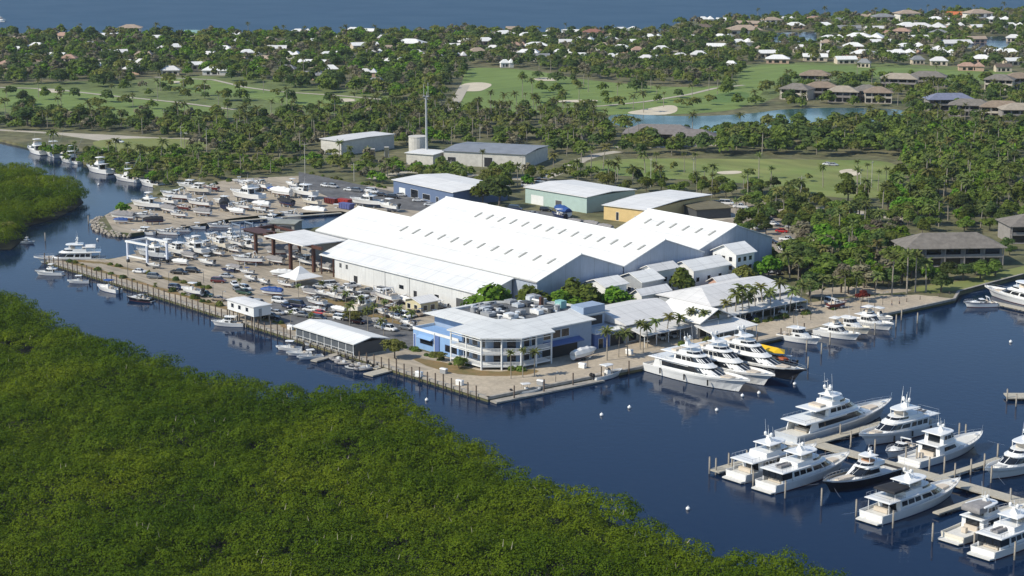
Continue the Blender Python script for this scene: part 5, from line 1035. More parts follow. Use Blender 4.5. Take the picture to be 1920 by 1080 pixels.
# fabric tent
tx, ty = P(563, 533); t = thing('fabric_tent', 'white peaked fabric tent in the yard', 'tent', tx, ty, LZ)
MB().loft([[(-5, -5, 2.6), (5, -5, 2.6), (5, 5, 2.6), (-5, 5, 2.6)], [(-2.2, -2.2, 3.7), (2.2, -2.2, 3.7), (2.2, 2.2, 3.7), (-2.2, 2.2, 3.7)], [(-.4, -.4, 5.6), (.4, -.4, 5.6), (.4, .4, 5.6), (-.4, .4, 5.6)]], caps=True).obj('canopy', whitec, t)
posts(t, 'tent_pole', [(-4.8, -4.8), (4.8, -4.8), (4.8, 4.8), (-4.8, 4.8), (0, 0)], 0, 2.7, .07, white); MB().tube((0, 0, 5.5), (0, 0, 7.6), .06).obj('finial', white, t)
# travel lift
lx, ly = P(277, 492); t = thing('travel_lift', 'white four-legged travel lift straddling a pale cruiser', 'boat hoist', lx, ly, LZ, R(8))
for x in (-5, 5):
    for y in (-4, 4): MB().box(x - .3, x + .3, y - .3, y + .3, .9, 6.6).obj('leg', mat('pale blue white paint', (.62, .67, .78), .4, .04), t); MB().tube((x, y - .3, .55), (x, y + .3, .55), .6, n=12).obj('wheel', blackp, t)
for y in (-4, 4): MB().box(-5.8, 5.8, y - .35, y + .35, 6.6, 7.2).obj('top_beam', gel, t); MB().box(-4.7, 4.7, y - .22, y + .22, 1.9, 2.4).obj('side_beam', gel, t)
MB().box(-5.35, -4.65, -3.65, 3.65, 6.65, 7.15).obj('cross_beam', gel, t)
for x in (-3, 3):
    for y in (-3.6, 3.6): MB().tube((x, y, 6.6), (x, y * .5, 2.2), .05, n=4).obj('sling', blackp, t)
# industrial buildings behind the sheds
def warehouse(label, corners, z1, wm, rm, name='warehouse', pitch=.8, doors=(), over=.6):
    """from its two nearest-side bottom corners (photo points) and depth in metres"""
    (ax, ay), (bx_, by_), dep = P(*corners[0]), P(*corners[1]), corners[2]
    dx, dy = bx_ - ax, by_ - ay; L = math.hypot(dx, dy); t = thing(name, label, 'building', ax, ay, LZ, math.atan2(dy, dx))
    MB().box(0, L, 0, dep, 0, z1).obj('wall', wm, t); gable(t, 'roof', 0, L, 0, dep, z1, z1 + pitch, rm, over=over)
    for d in doors:
        f, x0, x1, za, zb, m_, nm = d; pane(t, f, x0 * (L if f[0] == 'y' else dep), x1 * (L if f[0] == 'y' else dep), za, zb, {'y-': 0, 'x+': L, 'x-': 0, 'y+': dep}[f], m_, nm)
    n = 8
    for i in range(n): FOOT.append((ax + dx * (i + .5) / n - dep * .0 - 7, ax + dx * (i + .5) / n + 7, ay + dy * (i + .5) / n - 2, ay + dy * (i + .5) / n + dep))
    return t
tealw = mat('pale teal siding', (.40, .52, .48), .7, .06, .5); navyw = mat('slate blue siding', (.12, .17, .28), .7, .06, .5); yellw = mat('warm yellow stucco', (.68, .50, .23), .8, .08, .5); oldw = mat('stained white concrete', (.60, .58, .53), .85, .12, .5)
warehouse('white-roofed warehouse with slate blue walls behind the sheds', ((738, 363), (850, 388), 26), 5.5, navyw, whiter3, doors=(('y-', .1, .2, .1, 3, white, 'roller_door'), ('y-', .3, .42, .1, 3.4, glass, 'window'), ('y-', .5, .62, .6, 2.6, glass, 'window'), ('y-', .72, .76, .1, 2.4, darkin, 'door'), ('x+', .4, .6, 3, 4, white, 'sign_panel')))
warehouse('pale teal warehouse with a flat white roof', ((985, 380), (1100, 400), 26), 6, tealw, whiter3, doors=(('y-', .1, .3, .1, 3.5, white, 'roller_door'), ('y-', .5, .6, .1, 3, dgrey, 'roller_door')))
warehouse('wide white-roofed building with warm yellow walls', ((1132, 411), (1210, 421), 44), 5.2, yellw, whiter3, pitch=.9, doors=(('y-', .3, .36, .3, 3.2, darkin, 'door'), ('y-', .75, .8, .3, 2.6, darkin, 'window')))
warehouse('flat brown-roofed outbuilding right of the yellow-walled building', ((1306, 412), (1370, 408), 16), 3.6, dgrey, mat('olive brown roof', (.17, .15, .09), .9, .15, .4), pitch=.3)
warehouse('plain white concrete building among trees, left of the tower', ((602, 287), (640, 292), 34), 6.5, oldw, whiter2, pitch=.3)
warehouse('grey-roofed white warehouse with dark openings, right of the tower', ((832, 309), (985, 317), 30), 6.2, oldw, mat('grey metal roof', (.26, .28, .31), .6, .12, .2), pitch=.8, doors=(('y-', .05, .15, 1.5, 3.6, darkin, 'window'), ('y-', .5, .6, .1, 4.2, darkin, 'door')))
warehouse('low white pump house at the foot of the tower', ((762, 308), (812, 312), 14), 5, oldw, whiter3, pitch=.2)
warehouse('low grey floating shed in the boat basin', ((506, 434), (552, 436), 8), 3.0, mat('weathered grey boards', (.3, .3, .27), .9, .15, 1), mat('mossy grey roof', (.30, .32, .29), .9, .15, .4), pitch=.3, doors=(('y-', .1, .3, .8, 2, darkin, 'window'), ('y-', .4, .9, .3, 2.2, darkin, 'opening')))
cx, cy = P(784, 296); tag(MB().tube((0, 0, 0), (0, 0, 9.5), 4.2, n=20).tube((0, 0, 9.5), (0, 0, 9.9), 4.35, n=20).obj('storage_tank', oldw, None, (cx, cy, LZ)), 'white round storage tank beside the tower', 'tank')
cx, cy = P(800, 302); t = thing('radio_tower', 'tall slim grey radio tower with two whip aerials on its head', 'tower', cx, cy)
MB().tube((0, 0, 0), (0, 0, 29), .62, .38, n=10).obj('mast', mat('galvanised steel', (.40, .42, .42), .5, .05), t)
MB().box(-1.8, 1.8, -.15, .15, 28.6, 29).box(-.15, .15, -1.8, 1.8, 28.6, 29).box(-1.6, 1.6, -.1, .1, 27.6, 27.8).obj('head_frame', grey, t)
for a, h in ((-1.6, 34), (1.4, 35), (.4, 31)): MB().tube((a, 0, 28.8), (a, 0, h), .09, n=5).obj('aerial', pale, t)
for k, (a, b) in enumerate((((700, 300), (716, 288)), ((726, 304), (746, 284)))):
    x, y = P(*a); t = thing('conveyor', ('short' if k == 0 else 'tall') + ' pale inclined conveyor left of the tower', 'conveyor', x, y, LZ, R(-38))
    MB().loft([[(-1, -1, 0), (1.5, -1, 0), (1.5, 1, 0), (-1, 1, 0)], [(6 + 2 * k, -1, 6 + 2 * k), (8.5 + 2 * k, -1, 6 + 2 * k), (8.5 + 2 * k, 1, 6 + 2 * k), (6 + 2 * k, 1, 6 + 2 * k)]]).obj('chute', oldw, t); posts(t, 'support', [(6 + 2 * k, -.8), (6 + 2 * k, .8)], 0, 5 + 2 * k, .15, grey)
# condominiums
shingle = mat('brown grey shingles', (.215, .195, .17), .9, .18, .5); stone = mat('grey stone wall', (.30, .28, .26), .85, .12, .6)
def condo(label, cpt, L, D, storeys, rz, roofm=shingle, wm=stone, bays=5, name='condominium', zr=3.2):
    x, y = P(*cpt); t = thing(name, label, 'condominium', x, y, LZ, rz); h = storeys * 3.0; s_, c_ = math.sin(rz), math.cos(rz)
    MB().box(0, L, 1.6, D, 0, h).obj('wall', wm, t); hip(t, 'roof', 0, L, 0, D, h, h + zr, roofm, over=.9)
    for i in range(6):
        a = L * (i + .5) / 6; xx, yy = x + c_ * a - s_ * D / 2, y + s_ * a + c_ * D / 2; FOOT.append((xx - D * .6, xx + D * .6, yy - D * .6, yy + D * .6))
    for k in range(storeys):
        MB().box(0, L, .1, 1.59, k * 3 + (.05 if k == 0 else -.1), k * 3 + .15).obj('balcony', wm, t)
        if k: MB().box(0, L, .1, .18, k * 3 + .15, k * 3 + 1.05).obj('balustrade', wm, t)
        for i in range(bays): a = L * (i + .12) / bays; pane(t, 'y-', a, a + L / bays * .74, k * 3 + .35, k * 3 + 2.6, 1.6, glass, frame=None)
    for i in range(bays + 1): MB().box(min(max(L * i / bays - .15, 0), L - .3), min(max(L * i / bays - .15, 0), L - .3) + .3, .0, .3, .15, h).obj('column', wm, t)
    return t
condo('grey-roofed condominium with dark balconies beside the lawn at right', (1698, 502), 32, 14, 2, R(54), bays=5, zr=3.8)
condo('brown-roofed condominium cut by the right edge above the lawn', (1896, 458), 26, 14, 2, R(54), bays=4)
CN = ((1462, 186, 20, 'brown-roofed condominium with a white end wall, leftmost above the lagoon'), (1512, 184, 22, 'brown condominium second from the left above the lagoon'), (1552, 192, 20, 'brown condominium with gable lights above the lagoon'), (1600, 190, 18, 'dark condominium behind trees above the lagoon'),
      (1622, 194, 18, 'condominium with a pale end wall, right of the lagoon trees'), (1650, 166, 26, 'brown condominium at the back of the lagoon group'), (1705, 162, 26, 'long brown-roofed condominium by the far fairway'), (1500, 160, 22, 'low brown condominium at the rear of the lagoon group'),
      (1742, 208, 30, 'blue-grey roofed condominium right of the lagoon'), (1778, 218, 26, 'brown condominium with pale ridge right of the lagoon'), (1838, 222, 26, 'brown condominium with white gable trim right of the lagoon'), (1880, 228, 22, 'condominium at the right edge beyond the lagoon'), (1845, 168, 20, 'pale-gabled condominium near the right edge'), (1888, 166, 20, 'dark-roofed condominium at the right edge by the far fairway'))
for i, (a, b, L, lb) in enumerate(CN): condo(lb, (a, b), L * .82, 11, 2, R(40 + (i * 37 % 23) - 8 + (0 if i % 3 else -12)), mat('slate blue roof', (.20, .22, .31), .8, .15) if i == 8 else (shingle, mat('warm brown shingles', (.29, .225, .165), .9, .18, .5), mat('tan shingles', (.38, .33, .26), .9, .15, .5))[i % 3], mat('cream stucco', (.55, .5, .42), .85, .08) if i in (0, 4, 10, 12) else stone, 4, zr=3.0)
condo('brown-roofed clubhouse by the near end of the lagoon', (1170, 262), 34, 15, 1, R(40), mat('grey brown roof', (.22, .20, .19), .9, .15), bays=6, name='clubhouse', zr=3.8)
condo('second wing of the clubhouse with pale columns', (1262, 270), 20, 13, 1, R(40), mat('grey brown roof', (.17, .155, .15), .9, .15), oldw, bays=4, name='clubhouse', zr=3.4)
# far houses
HR = {'white': whiter, 'pale': whiter2, 'grey': mat('grey tile roof', (.26, .27, .28), .85, .15, .4), 'tan': mat('tan tile roof', (.42, .33, .25), .85, .15, .4), 'pink': mat('pink tan tile roof', (.43, .28, .21), .85, .15, .4), 'red': mat('faded red tile roof', (.30, .14, .10), .85, .15, .4), 'orange': mat('orange tile roof', (.60, .17, .055), .8, .12, .4), 'brown': mat('dark brown roof', (.15, .115, .09), .85, .15, .4), 'teal': mat('teal metal roof', (.22, .36, .34), .6, .1, .4)}
HW = (mat('white stucco', (.7, .68, .63), .85, .05), mat('cream house wall', (.6, .52, .4), .85, .06), mat('peach house wall', (.55, .38, .28), .85, .06))
_h = {}
def house_proto(col, kind):
    if (col, kind) in _h: return _h[(col, kind)]
    t = thing('house', 'house', 'house', far, -900, 0); PROTO.append(t); wm = HW[(kind + len(col)) % 3]; rm = HR[col]
    if kind == 0: MB().box(-10, 10, -6, 6, 0, 3.4).obj('wall', wm, t); hip(t, 'roof', -10, 10, -6, 6, 3.4, 6.3, rm, over=1)
    elif kind == 1:
        MB().box(-12, 4, -5, 5, 0, 3.3).box(4, 12, -8, 5, 0, 3.31).obj('wall', wm, t); hip(t, 'roof', -12, 4.5, -5, 5, 3.3, 5.8, rm, over=.9); hip(t, 'wing_roof', 4, 12, -8, 5, 3.35, 6.1, rm, over=.9)
    elif kind == 2: gwalls(t, 'wall', -11, 11, -6, 6, 0, 3.6, 5.6, wm); gable(t, 'roof', -11, 11, -6, 6, 3.6, 5.6, rm, over=.8)
    else:
        MB().box(-9, 9, -6, 6, 0, 6.2).obj('wall', wm, t); hip(t, 'roof', -9, 9, -6, 6, 6.2, 8.8, rm, over=1); MB().box(-9, 9, -8.5, -6.01, 2.9, 3.15).obj('balcony', wm, t)
        for x in (-8, -3, 3, 8): MB().box(x - .2, x + .2, -8.4, -8.05, 0, 2.9).obj('column', wm, t)
    yy = {0: -6, 1: -5, 2: -6, 3: -6}[kind]
    for a, b in ((-8, -5.2), (-3, 1.5), (2.6, 3.8) if kind == 1 else (4, 7.5)): pane(t, 'y-', a, b, .5 if kind != 3 else 3.6, 2.6 if kind != 3 else 5.7, yy, glass, frame=None)
    pane(t, 'x+', -2, 1, .6, 2.6, {0: 10, 1: 12, 2: 11, 3: 9}[kind], glass, frame=None)
    _h[(col, kind)] = t; return t
HS = [(118, 72, 'pink', 28), (150, 78, 'tan', 26), (245, 64, 'tan', 50), (365, 66, 'teal', 36), (440, 72, 'white', 25), (490, 80, 'tan', 50), (565, 64, 'white', 35), (550, 86, 'white', 34), (590, 84, 'white', 34), (20, 126, 'pink', 46), (100, 110, 'white', 46), (130, 122, 'pink', 34), (215, 104, 'pale', 45), (225, 124, 'white', 40), (330, 94, 'white', 22), (395, 108, 'pale', 26), (590, 124, 'white', 56), (405, 138, 'white', 44), (320, 138, 'pale', 36), (585, 147, 'grey', 45), (450, 119, 'tan', 30), (265, 124, 'pale', 24),
 (662, 62, 'white', 30), (690, 63, 'white', 30), (790, 65, 'tan', 32), (683, 90, 'white', 48), (770, 87, 'white', 56), (875, 84, 'white', 40), (910, 82, 'white', 36), (820, 114, 'grey', 24), (860, 110, 'pale', 24), (945, 68, 'white', 40), (962, 59, 'tan', 26), (985, 72, 'white', 26), (1035, 64, 'white', 22), (1005, 91, 'white', 48), (1030, 76, 'white', 24), (1070, 65, 'white', 32), (1112, 71, 'red', 44), (1170, 62, 'white', 50), (1222, 74, 'white', 34), (1195, 106, 'pink', 26), (1218, 115, 'pale', 38), (950, 124, 'white', 22), (1150, 112, 'white', 24), (705, 160, 'grey', 26), (720, 76, 'pale', 22), (1060, 84, 'pale', 24), (1130, 92, 'tan', 26),
 (1322, 40, 'white', 26), (1352, 42, 'white', 18), (1320, 56, 'brown', 34), (1402, 48, 'tan', 42), (1446, 47, 'tan', 40), (1528, 40, 'pink', 38), (1575, 42, 'grey', 20), (1395, 63, 'tan', 66), (1300, 77, 'white', 26), (1355, 74, 'white', 30), (1345, 92, 'white', 38), (1590, 57, 'grey', 44), (1622, 35, 'tan', 26), (1655, 42, 'grey', 46), (1700, 37, 'tan', 50), (1735, 57, 'pale', 64), (1690, 69, 'pink', 40), (1665, 68, 'pink', 30), (1800, 33, 'orange', 50), (1832, 38, 'tan', 56), (1835, 55, 'white', 36), (1900, 52, 'white', 32), (1620, 77, 'white', 64), (1650, 84, 'white', 40), (1705, 92, 'white', 46), (1790, 87, 'pale', 56), (1745, 98, 'pale', 44), (1440, 105, 'white', 40), (1458, 116, 'white', 46), (1370, 128, 'white', 26), (1528, 112, 'white', 44), (1585, 117, 'white', 38), (1620, 106, 'white', 50), (1665, 106, 'white', 38), (1860, 102, 'white', 40), (1892, 104, 'white', 36), (1820, 130, 'pink', 42), (1900, 76, 'pale', 28), (1760, 120, 'pale', 34), (1720, 118, 'grey', 26), (1500, 96, 'pale', 28), (1550, 92, 'tan', 28), (1880, 132, 'brown', 30), (1790, 52, 'pale', 28), (1475, 40, 'pale', 24), (1620, 124, 'grey', 26)]
HS += [(40, 78, 'tan', 30), (70, 92, 'white', 34), (180, 88, 'grey', 30), (205, 72, 'white', 34), (290, 76, 'white', 34), (310, 98, 'pale', 38), (340, 112, 'white', 36), (270, 108, 'tan', 30), (420, 98, 'white', 38), (450, 84, 'pale', 34), (470, 104, 'white', 36), (500, 116, 'tan', 32), (520, 96, 'pale', 34), (545, 108, 'white', 34), (620, 108, 'white', 36), (640, 78, 'pale', 30), (655, 116, 'grey', 30), (700, 104, 'white', 34), (735, 96, 'tan', 34), (740, 120, 'white', 34), (780, 106, 'pale', 32), (60, 112, 'grey', 30), (30, 98, 'white', 32), (170, 130, 'white', 36), (250, 136, 'pale', 34), (365, 128, 'white', 32), (480, 132, 'white', 34), (540, 136, 'grey', 34), (620, 136, 'white', 30), (690, 142, 'pale', 30),
 (845, 92, 'white', 34), (895, 102, 'tan', 32), (930, 96, 'pale', 32), (990, 104, 'white', 36), (1015, 112, 'grey', 30), (1055, 104, 'white', 34), (1090, 112, 'white', 34), (1095, 80, 'white', 34), (1145, 80, 'pale', 32), (1165, 96, 'white', 36), (1240, 98, 'white', 32), (1265, 84, 'tan', 34), (1275, 112, 'pale', 30), (1190, 84, 'white', 30), (970, 90, 'pink', 30), (1310, 108, 'pale', 32), (1390, 84, 'white', 34), (1410, 98, 'tan', 34), (1490, 52, 'white', 36), (1545, 52, 'white', 34), (1560, 76, 'white', 36), (1600, 92, 'white', 40), (1570, 104, 'pale', 36), (1640, 58, 'pale', 36), (1690, 104, 'white', 40), (1720, 76, 'white', 38), (1760, 72, 'grey', 36), (1770, 104, 'white', 36), (1840, 116, 'white', 38), (1870, 40, 'white', 40), (1760, 40, 'white', 36), (1700, 52, 'white', 34), (1900, 120, 'white', 36), (1830, 78, 'tan', 34)]
HOUSES = []
HS.sort(key=lambda h: h[0])
def nearname(a, b):
    if a < 760: return 'on the far left bay shore' if b < 83 else 'in the middle of the left neighbourhood' if b < 112 else 'above the left fairways'
    if a < 1285: return 'on the middle bay shore' if b < 75 else 'behind the first row of the middle bay shore' if b < 93 else 'in the trees behind the middle fairway'
    return 'at the far upper right shore' if b < 50 else 'beyond the small canals at upper right' if b < 73 else 'round the small canals at upper right' if b < 97 else 'along the far right fairway'
cnt = {}
tot = {}
for h in HS: tot[(h[2], nearname(h[0], h[1]))] = tot.get((h[2], nearname(h[0], h[1])), 0) + 1
ORD = 'first second third fourth fifth sixth seventh eighth ninth tenth eleventh twelfth thirteenth fourteenth fifteenth sixteenth seventeenth eighteenth nineteenth twentieth'.split()
random.seed(21)
for i, (a, b, c, wpx) in enumerate(HS):
    k = (i * 7 + a) % 4 if c not in ('white', 'pale') else (i * 5 + a) % 3
    x, y = P(a, b + 2); d = project(x, y)[2]; s = wpx * d / FPX / 22
    key = (c, nearname(a, b)); cnt[key] = cnt.get(key, 0) + 1
    lb = f"{c} roofed house {nearname(a, b)}" + (f", {ORD[cnt[key] - 1]} from the left" if tot[key] > 1 else '')
    rz = math.atan2(VY - UY, VX - UX) * 0 + R(49) + random.uniform(-.35, .35)
    dup(house_proto(c, k), x, y, LZ, rz, (s, min(s, 1.35), min(max(s, .9), 1.25)), lb, 'houses of the far bay side neighbourhood'); HOUSES.append((x, y, 13 * s, random.choice((3, 7, 12, 18, 24)) if b > 60 else 22))
# ------------------------------------------------------------------ vehicles
CP = {n: mat(n + ' car paint', c, .25, 0, coat=.6) for n, c in dict(white=(.72, .73, .73), black=(.012, .012, .014), navy=(.015, .022, .06), silver=(.38, .39, .40), grey=(.13, .14, .15), red=(.42, .02, .02), green=(.02, .06, .035), tan=(.34, .27, .19), maroon=(.10, .015, .018), blue=(.03, .08, .30), orange=(.5, .10, .02)).items()}
lampw = mat('headlight glass', (.7, .72, .72), .1, 0); lampr = mat('tail light', (.25, .01, .01), .2, 0)
def car(kind):
    t = proto(thing({'sedan': 'parked_car', 'suv': 'parked_car', 'pickup': 'pickup_truck', 'van': 'van'}[kind], 'car', {'sedan': 'car', 'suv': 'car', 'pickup': 'pickup truck', 'van': 'van'}[kind], far, -900, 0))
    L = {'sedan': 4.6, 'suv': 4.8, 'pickup': 5.6, 'van': 5.6}[kind]; H = {'sedan': 1.42, 'suv': 1.75, 'pickup': 1.8, 'van': 2.1}[kind]; W = .92
    belt = {'sedan': .92, 'suv': 1.05, 'pickup': 1.05, 'van': 1.15}[kind]
    g = {'sedan': (-1.75, -1.1, .45, 1.2), 'suv': (-2.3, -2.1, .65, 1.35), 'pickup': (-.75, -.6, .75, 1.45), 'van': (-2.7, -2.6, 1.35, 2.0)}[kind]
    mb = MB(); st = [(-L / 2, .82, .42, belt - .18), (-L / 2 + .25, W, .28, belt - .03), (g[0], W, .25, belt), (g[3], W, .25, belt - .03), (L / 2 - .35, W * .96, .28, belt - .16), (L / 2, W * .8, .42, belt - .3)]
    mb.loft([[(x, -w_ * .92, z0), (x, -w_, z0 + .25), (x, -w_, z1 - .12), (x, -w_ * .9, z1), (x, w_ * .9, z1), (x, w_, z1 - .12), (x, w_, z0 + .25), (x, w_ * .92, z0)] for x, w_, z0, z1 in st])
    a, b, c, d = g; mb.loft([[(b + .02, -.68, H - .03), (c - .02, -.68, H - .03), (c - .02, .68, H - .03), (b + .02, .68, H - .03)], [(b + .2, -.58, H + .03), (c - .15, -.58, H + .03), (c - .15, .58, H + .03), (b + .2, .58, H + .03)]])
    for x0, x1 in ((a, b), (d, c), ((a + d) / 2, (b + c) / 2)):
        for s in (1, -1): mb.tube((x0, s * .83, belt - .02), (x1, s * .685, H - .02), .045, n=4)
    if kind == 'pickup': mb.box(-2.7, -.8, -.9, -.82, belt - .02, belt + .12).box(-2.7, -.8, .82, .9, belt - .02, belt + .12)
    mb.obj('body', CP['white'], t)
    MB().loft([[(a, -.82, belt - .02), (d, -.82, belt - .02), (d, .82, belt - .02), (a, .82, belt - .02)], [(b, -.67, H - .03), (c, -.67, H - .03), (c, .67, H - .03), (b, .67, H - .03)]]).obj('windows', glass, t)
    for x in (-L * .3, L * .31):
        for s in (1, -1):
            o = MB().tube((x, s * .72, .33), (x, s * .95, .33), .33, n=12).obj('wheel', blackp, t); MB().tube((x, s * .951, .33), (x, s * .96, .33), .19, n=8).obj('rim', steel, o)
    for s in (1, -1): MB().box(L / 2 - .09, L / 2 + .01, s * .6 - .16, s * .6 + .16, belt - .42, belt - .3).obj('headlight', lampw, t); MB().box(-L / 2 - .01, -L / 2 + .06, s * .65 - .12, s * .65 + .12, belt - .4, belt - .24).obj('tail_light', lampr, t)
    if kind == 'pickup': MB().box(-2.65, -.8, -.8, .8, belt - .015, belt + .02).obj('load_bed', blackp, t)
    return t
CK = {k: car(k) for k in ('sedan', 'suv', 'pickup', 'van')}
kn = {'sedan': 'sedan', 'suv': 'sport utility car', 'pickup': 'pickup truck', 'van': 'van'}
cn = {'navy': 'dark blue', 'grey': 'dark grey'}
CARS = [('pickup', 'black', 336, 514, 8, 'at the left end of the sand lot, first of a dark pair'), ('suv', 'black', 362, 511, 8, 'right behind the first black truck of the sand lot'), ('suv', 'maroon', 410, 530, 6, 'in the middle of the sand lot by a lamp post'), ('sedan', 'white', 440, 536, 60, 'facing out, middle of the sand lot'), ('sedan', 'grey', 444, 545, 60, 'beside the outward-facing white sedan'),
 ('suv', 'navy', 330, 543, 10, 'along the planting strip of the canal quay'), ('pickup', 'green', 384, 556, 10, 'between the trailer boat and the stilted office'), ('sedan', 'tan', 410, 564, 5, 'in front of the stilted office, left of it'), ('suv', 'white', 460, 544, 30, 'near the blue tarpaulin boat, upper of two'), ('pickup', 'green', 458, 552, 20, 'near the blue tarpaulin boat, lower of two'),
 ('suv', 'white', 524, 568, 15, 'on the asphalt below the blue tarpaulin boat'), ('sedan', 'navy', 538, 577, 40, 'small one beside the big dark van'), ('van', 'navy', 558, 576, 15, 'big dark one on the asphalt lot'), ('sedan', 'white', 582, 584, 12, 'on the asphalt beside the red car'), ('sedan', 'red', 600, 590, 14, 'the only bright red one on the asphalt lot'), ('pickup', 'tan', 624, 594, 12, 'right of the red car'),
 ('suv', 'black', 598, 601, 12, 'just behind the white boathouse roof'), ('pickup', 'black', 508, 598, 8, 'right of the stilted office'), ('sedan', 'white', 496, 582, 12, 'right of the stilted office, beyond the black truck'), ('sedan', 'silver', 520, 590, 10, 'near the small palm beside the stilted office'), ('sedan', 'navy', 486, 592, 8, 'under the shade of the stilted office'),
 ('van', 'white', 620, 538, -8, 'against the white lean-to wall near the tent'), ('pickup', 'white', 660, 539, -8, 'alone against the white lean-to wall'), ('sedan', 'silver', 600, 540, 15, 'beside the fabric tent'), ('pickup', 'grey', 690, 550, 10, 'below the lean-to wall, loaded'), ('van', 'navy', 722, 551, 20, 'beside the lean-to roller door'),
 ('sedan', 'white', 745, 598, 25, 'left of a row near the yellow hut'), ('van', 'white', 756, 596, 25, 'second of a row near the yellow hut'), ('sedan', 'silver', 768, 594, 25, 'third of a row near the yellow hut'), ('suv', 'tan', 780, 592, 25, 'last of a row near the yellow hut'), ('sedan', 'grey', 762, 618, 20, 'left of the blue office wing, in front'), ('sedan', 'silver', 764, 608, 20, 'left of the blue office wing, behind'), ('suv', 'grey', 798, 578, 30, 'behind the yellow hut'), ('sedan', 'white', 808, 583, 30, 'beside the grey one behind the yellow hut'),
 ('sedan', 'white', 655, 358, 8, 'on the rear road, first from the left'), ('suv', 'grey', 670, 360, 8, 'on the rear road between white ones'), ('van', 'white', 698, 362, 10, 'long one on the rear road'), ('suv', 'black', 738, 372, 5, 'at the left wall of the slate blue warehouse'), ('sedan', 'silver', 752, 368, 5, 'beside the black one at the slate blue warehouse'), ('sedan', 'white', 784, 378, 0, 'at the front of the slate blue warehouse'), ('suv', 'orange', 888, 388, 0, 'behind the ridge of the middle shed'), ('van', 'navy', 966, 395, 6, 'left of the teal warehouse'), ('suv', 'black', 1024, 396, 6, 'in front of the teal warehouse'), ('sedan', 'silver', 1000, 403, 20, 'on the road by the teal warehouse'),
 ('suv', 'black', 1345, 384, 5, 'at the back of the right lot, leftmost'), ('van', 'white', 1362, 384, 5, 'at the back of the right lot'), ('pickup', 'white', 1388, 390, 5, 'at the back of the right lot, in front of the white van'), ('sedan', 'silver', 1484, 428, 10, 'under the tall palms of the right lot, front'), ('suv', 'black', 1493, 397, 8, 'in shade at the far end of the right lot'), ('sedan', 'white', 1450, 422, 10, 'in the middle of the right lot'), ('sedan', 'white', 1420, 430, 10, 'near the shortest shed gable'), ('suv', 'navy', 1438, 414, 10, 'in the second row of the right lot'), ('van', 'white', 1510, 446, 10, 'near the palms at the edge of the right lot'),
 ('sedan', 'red', 1466, 436, 10, 'in the right lot, the only red one there'), ('sedan', 'silver', 1440, 512, 40, 'behind the right shop row'), ('suv', 'black', 1456, 514, 40, 'behind the right shop row, end of the lane'), ('sedan', 'white', 1468, 470, 30, 'by the hedge above the cottages'), ('suv', 'white', 1654, 404, 5, 'among trees right of the small sand bunker'), ('sedan', 'black', 1640, 402, 5, 'among trees beside the white one'),
 ('sedan', 'silver', 1392, 606, 40, 'on the promenade under the tall palms'), ('suv', 'navy', 1412, 602, 40, 'on the promenade in palm shade'), ('van', 'white', 1560, 572, 30, 'on the promenade by the red tree'), ('sedan', 'silver', 1572, 576, 30, 'on the promenade by the red tree'), ('sedan', 'tan', 1498, 582, 35, 'on the promenade near the service cart'),
 ('sedan', 'white', 1552, 310, 5, 'by the hedge behind the driving range, left'), ('sedan', 'silver', 1562, 311, 5, 'by the hedge behind the driving range, right'), ('pickup', 'white', 222, 268, 5, 'on the road at upper left'), ('sedan', 'white', 346, 252, 5, 'on the palm-lined road at upper left'), ('sedan', 'white', 1262, 632, 50, 'before the long white shops'), ('suv', 'white', 1240, 636, 50, 'before the long white shops, nearer the office'),
 ('van', 'white', 990, 350, 5, 'in the service yard above the teal warehouse, left'), ('van', 'white', 1016, 349, 5, 'in the service yard above the teal warehouse, middle'), ('van', 'silver', 1030, 352, 5, 'in the service yard above the teal warehouse, right')]
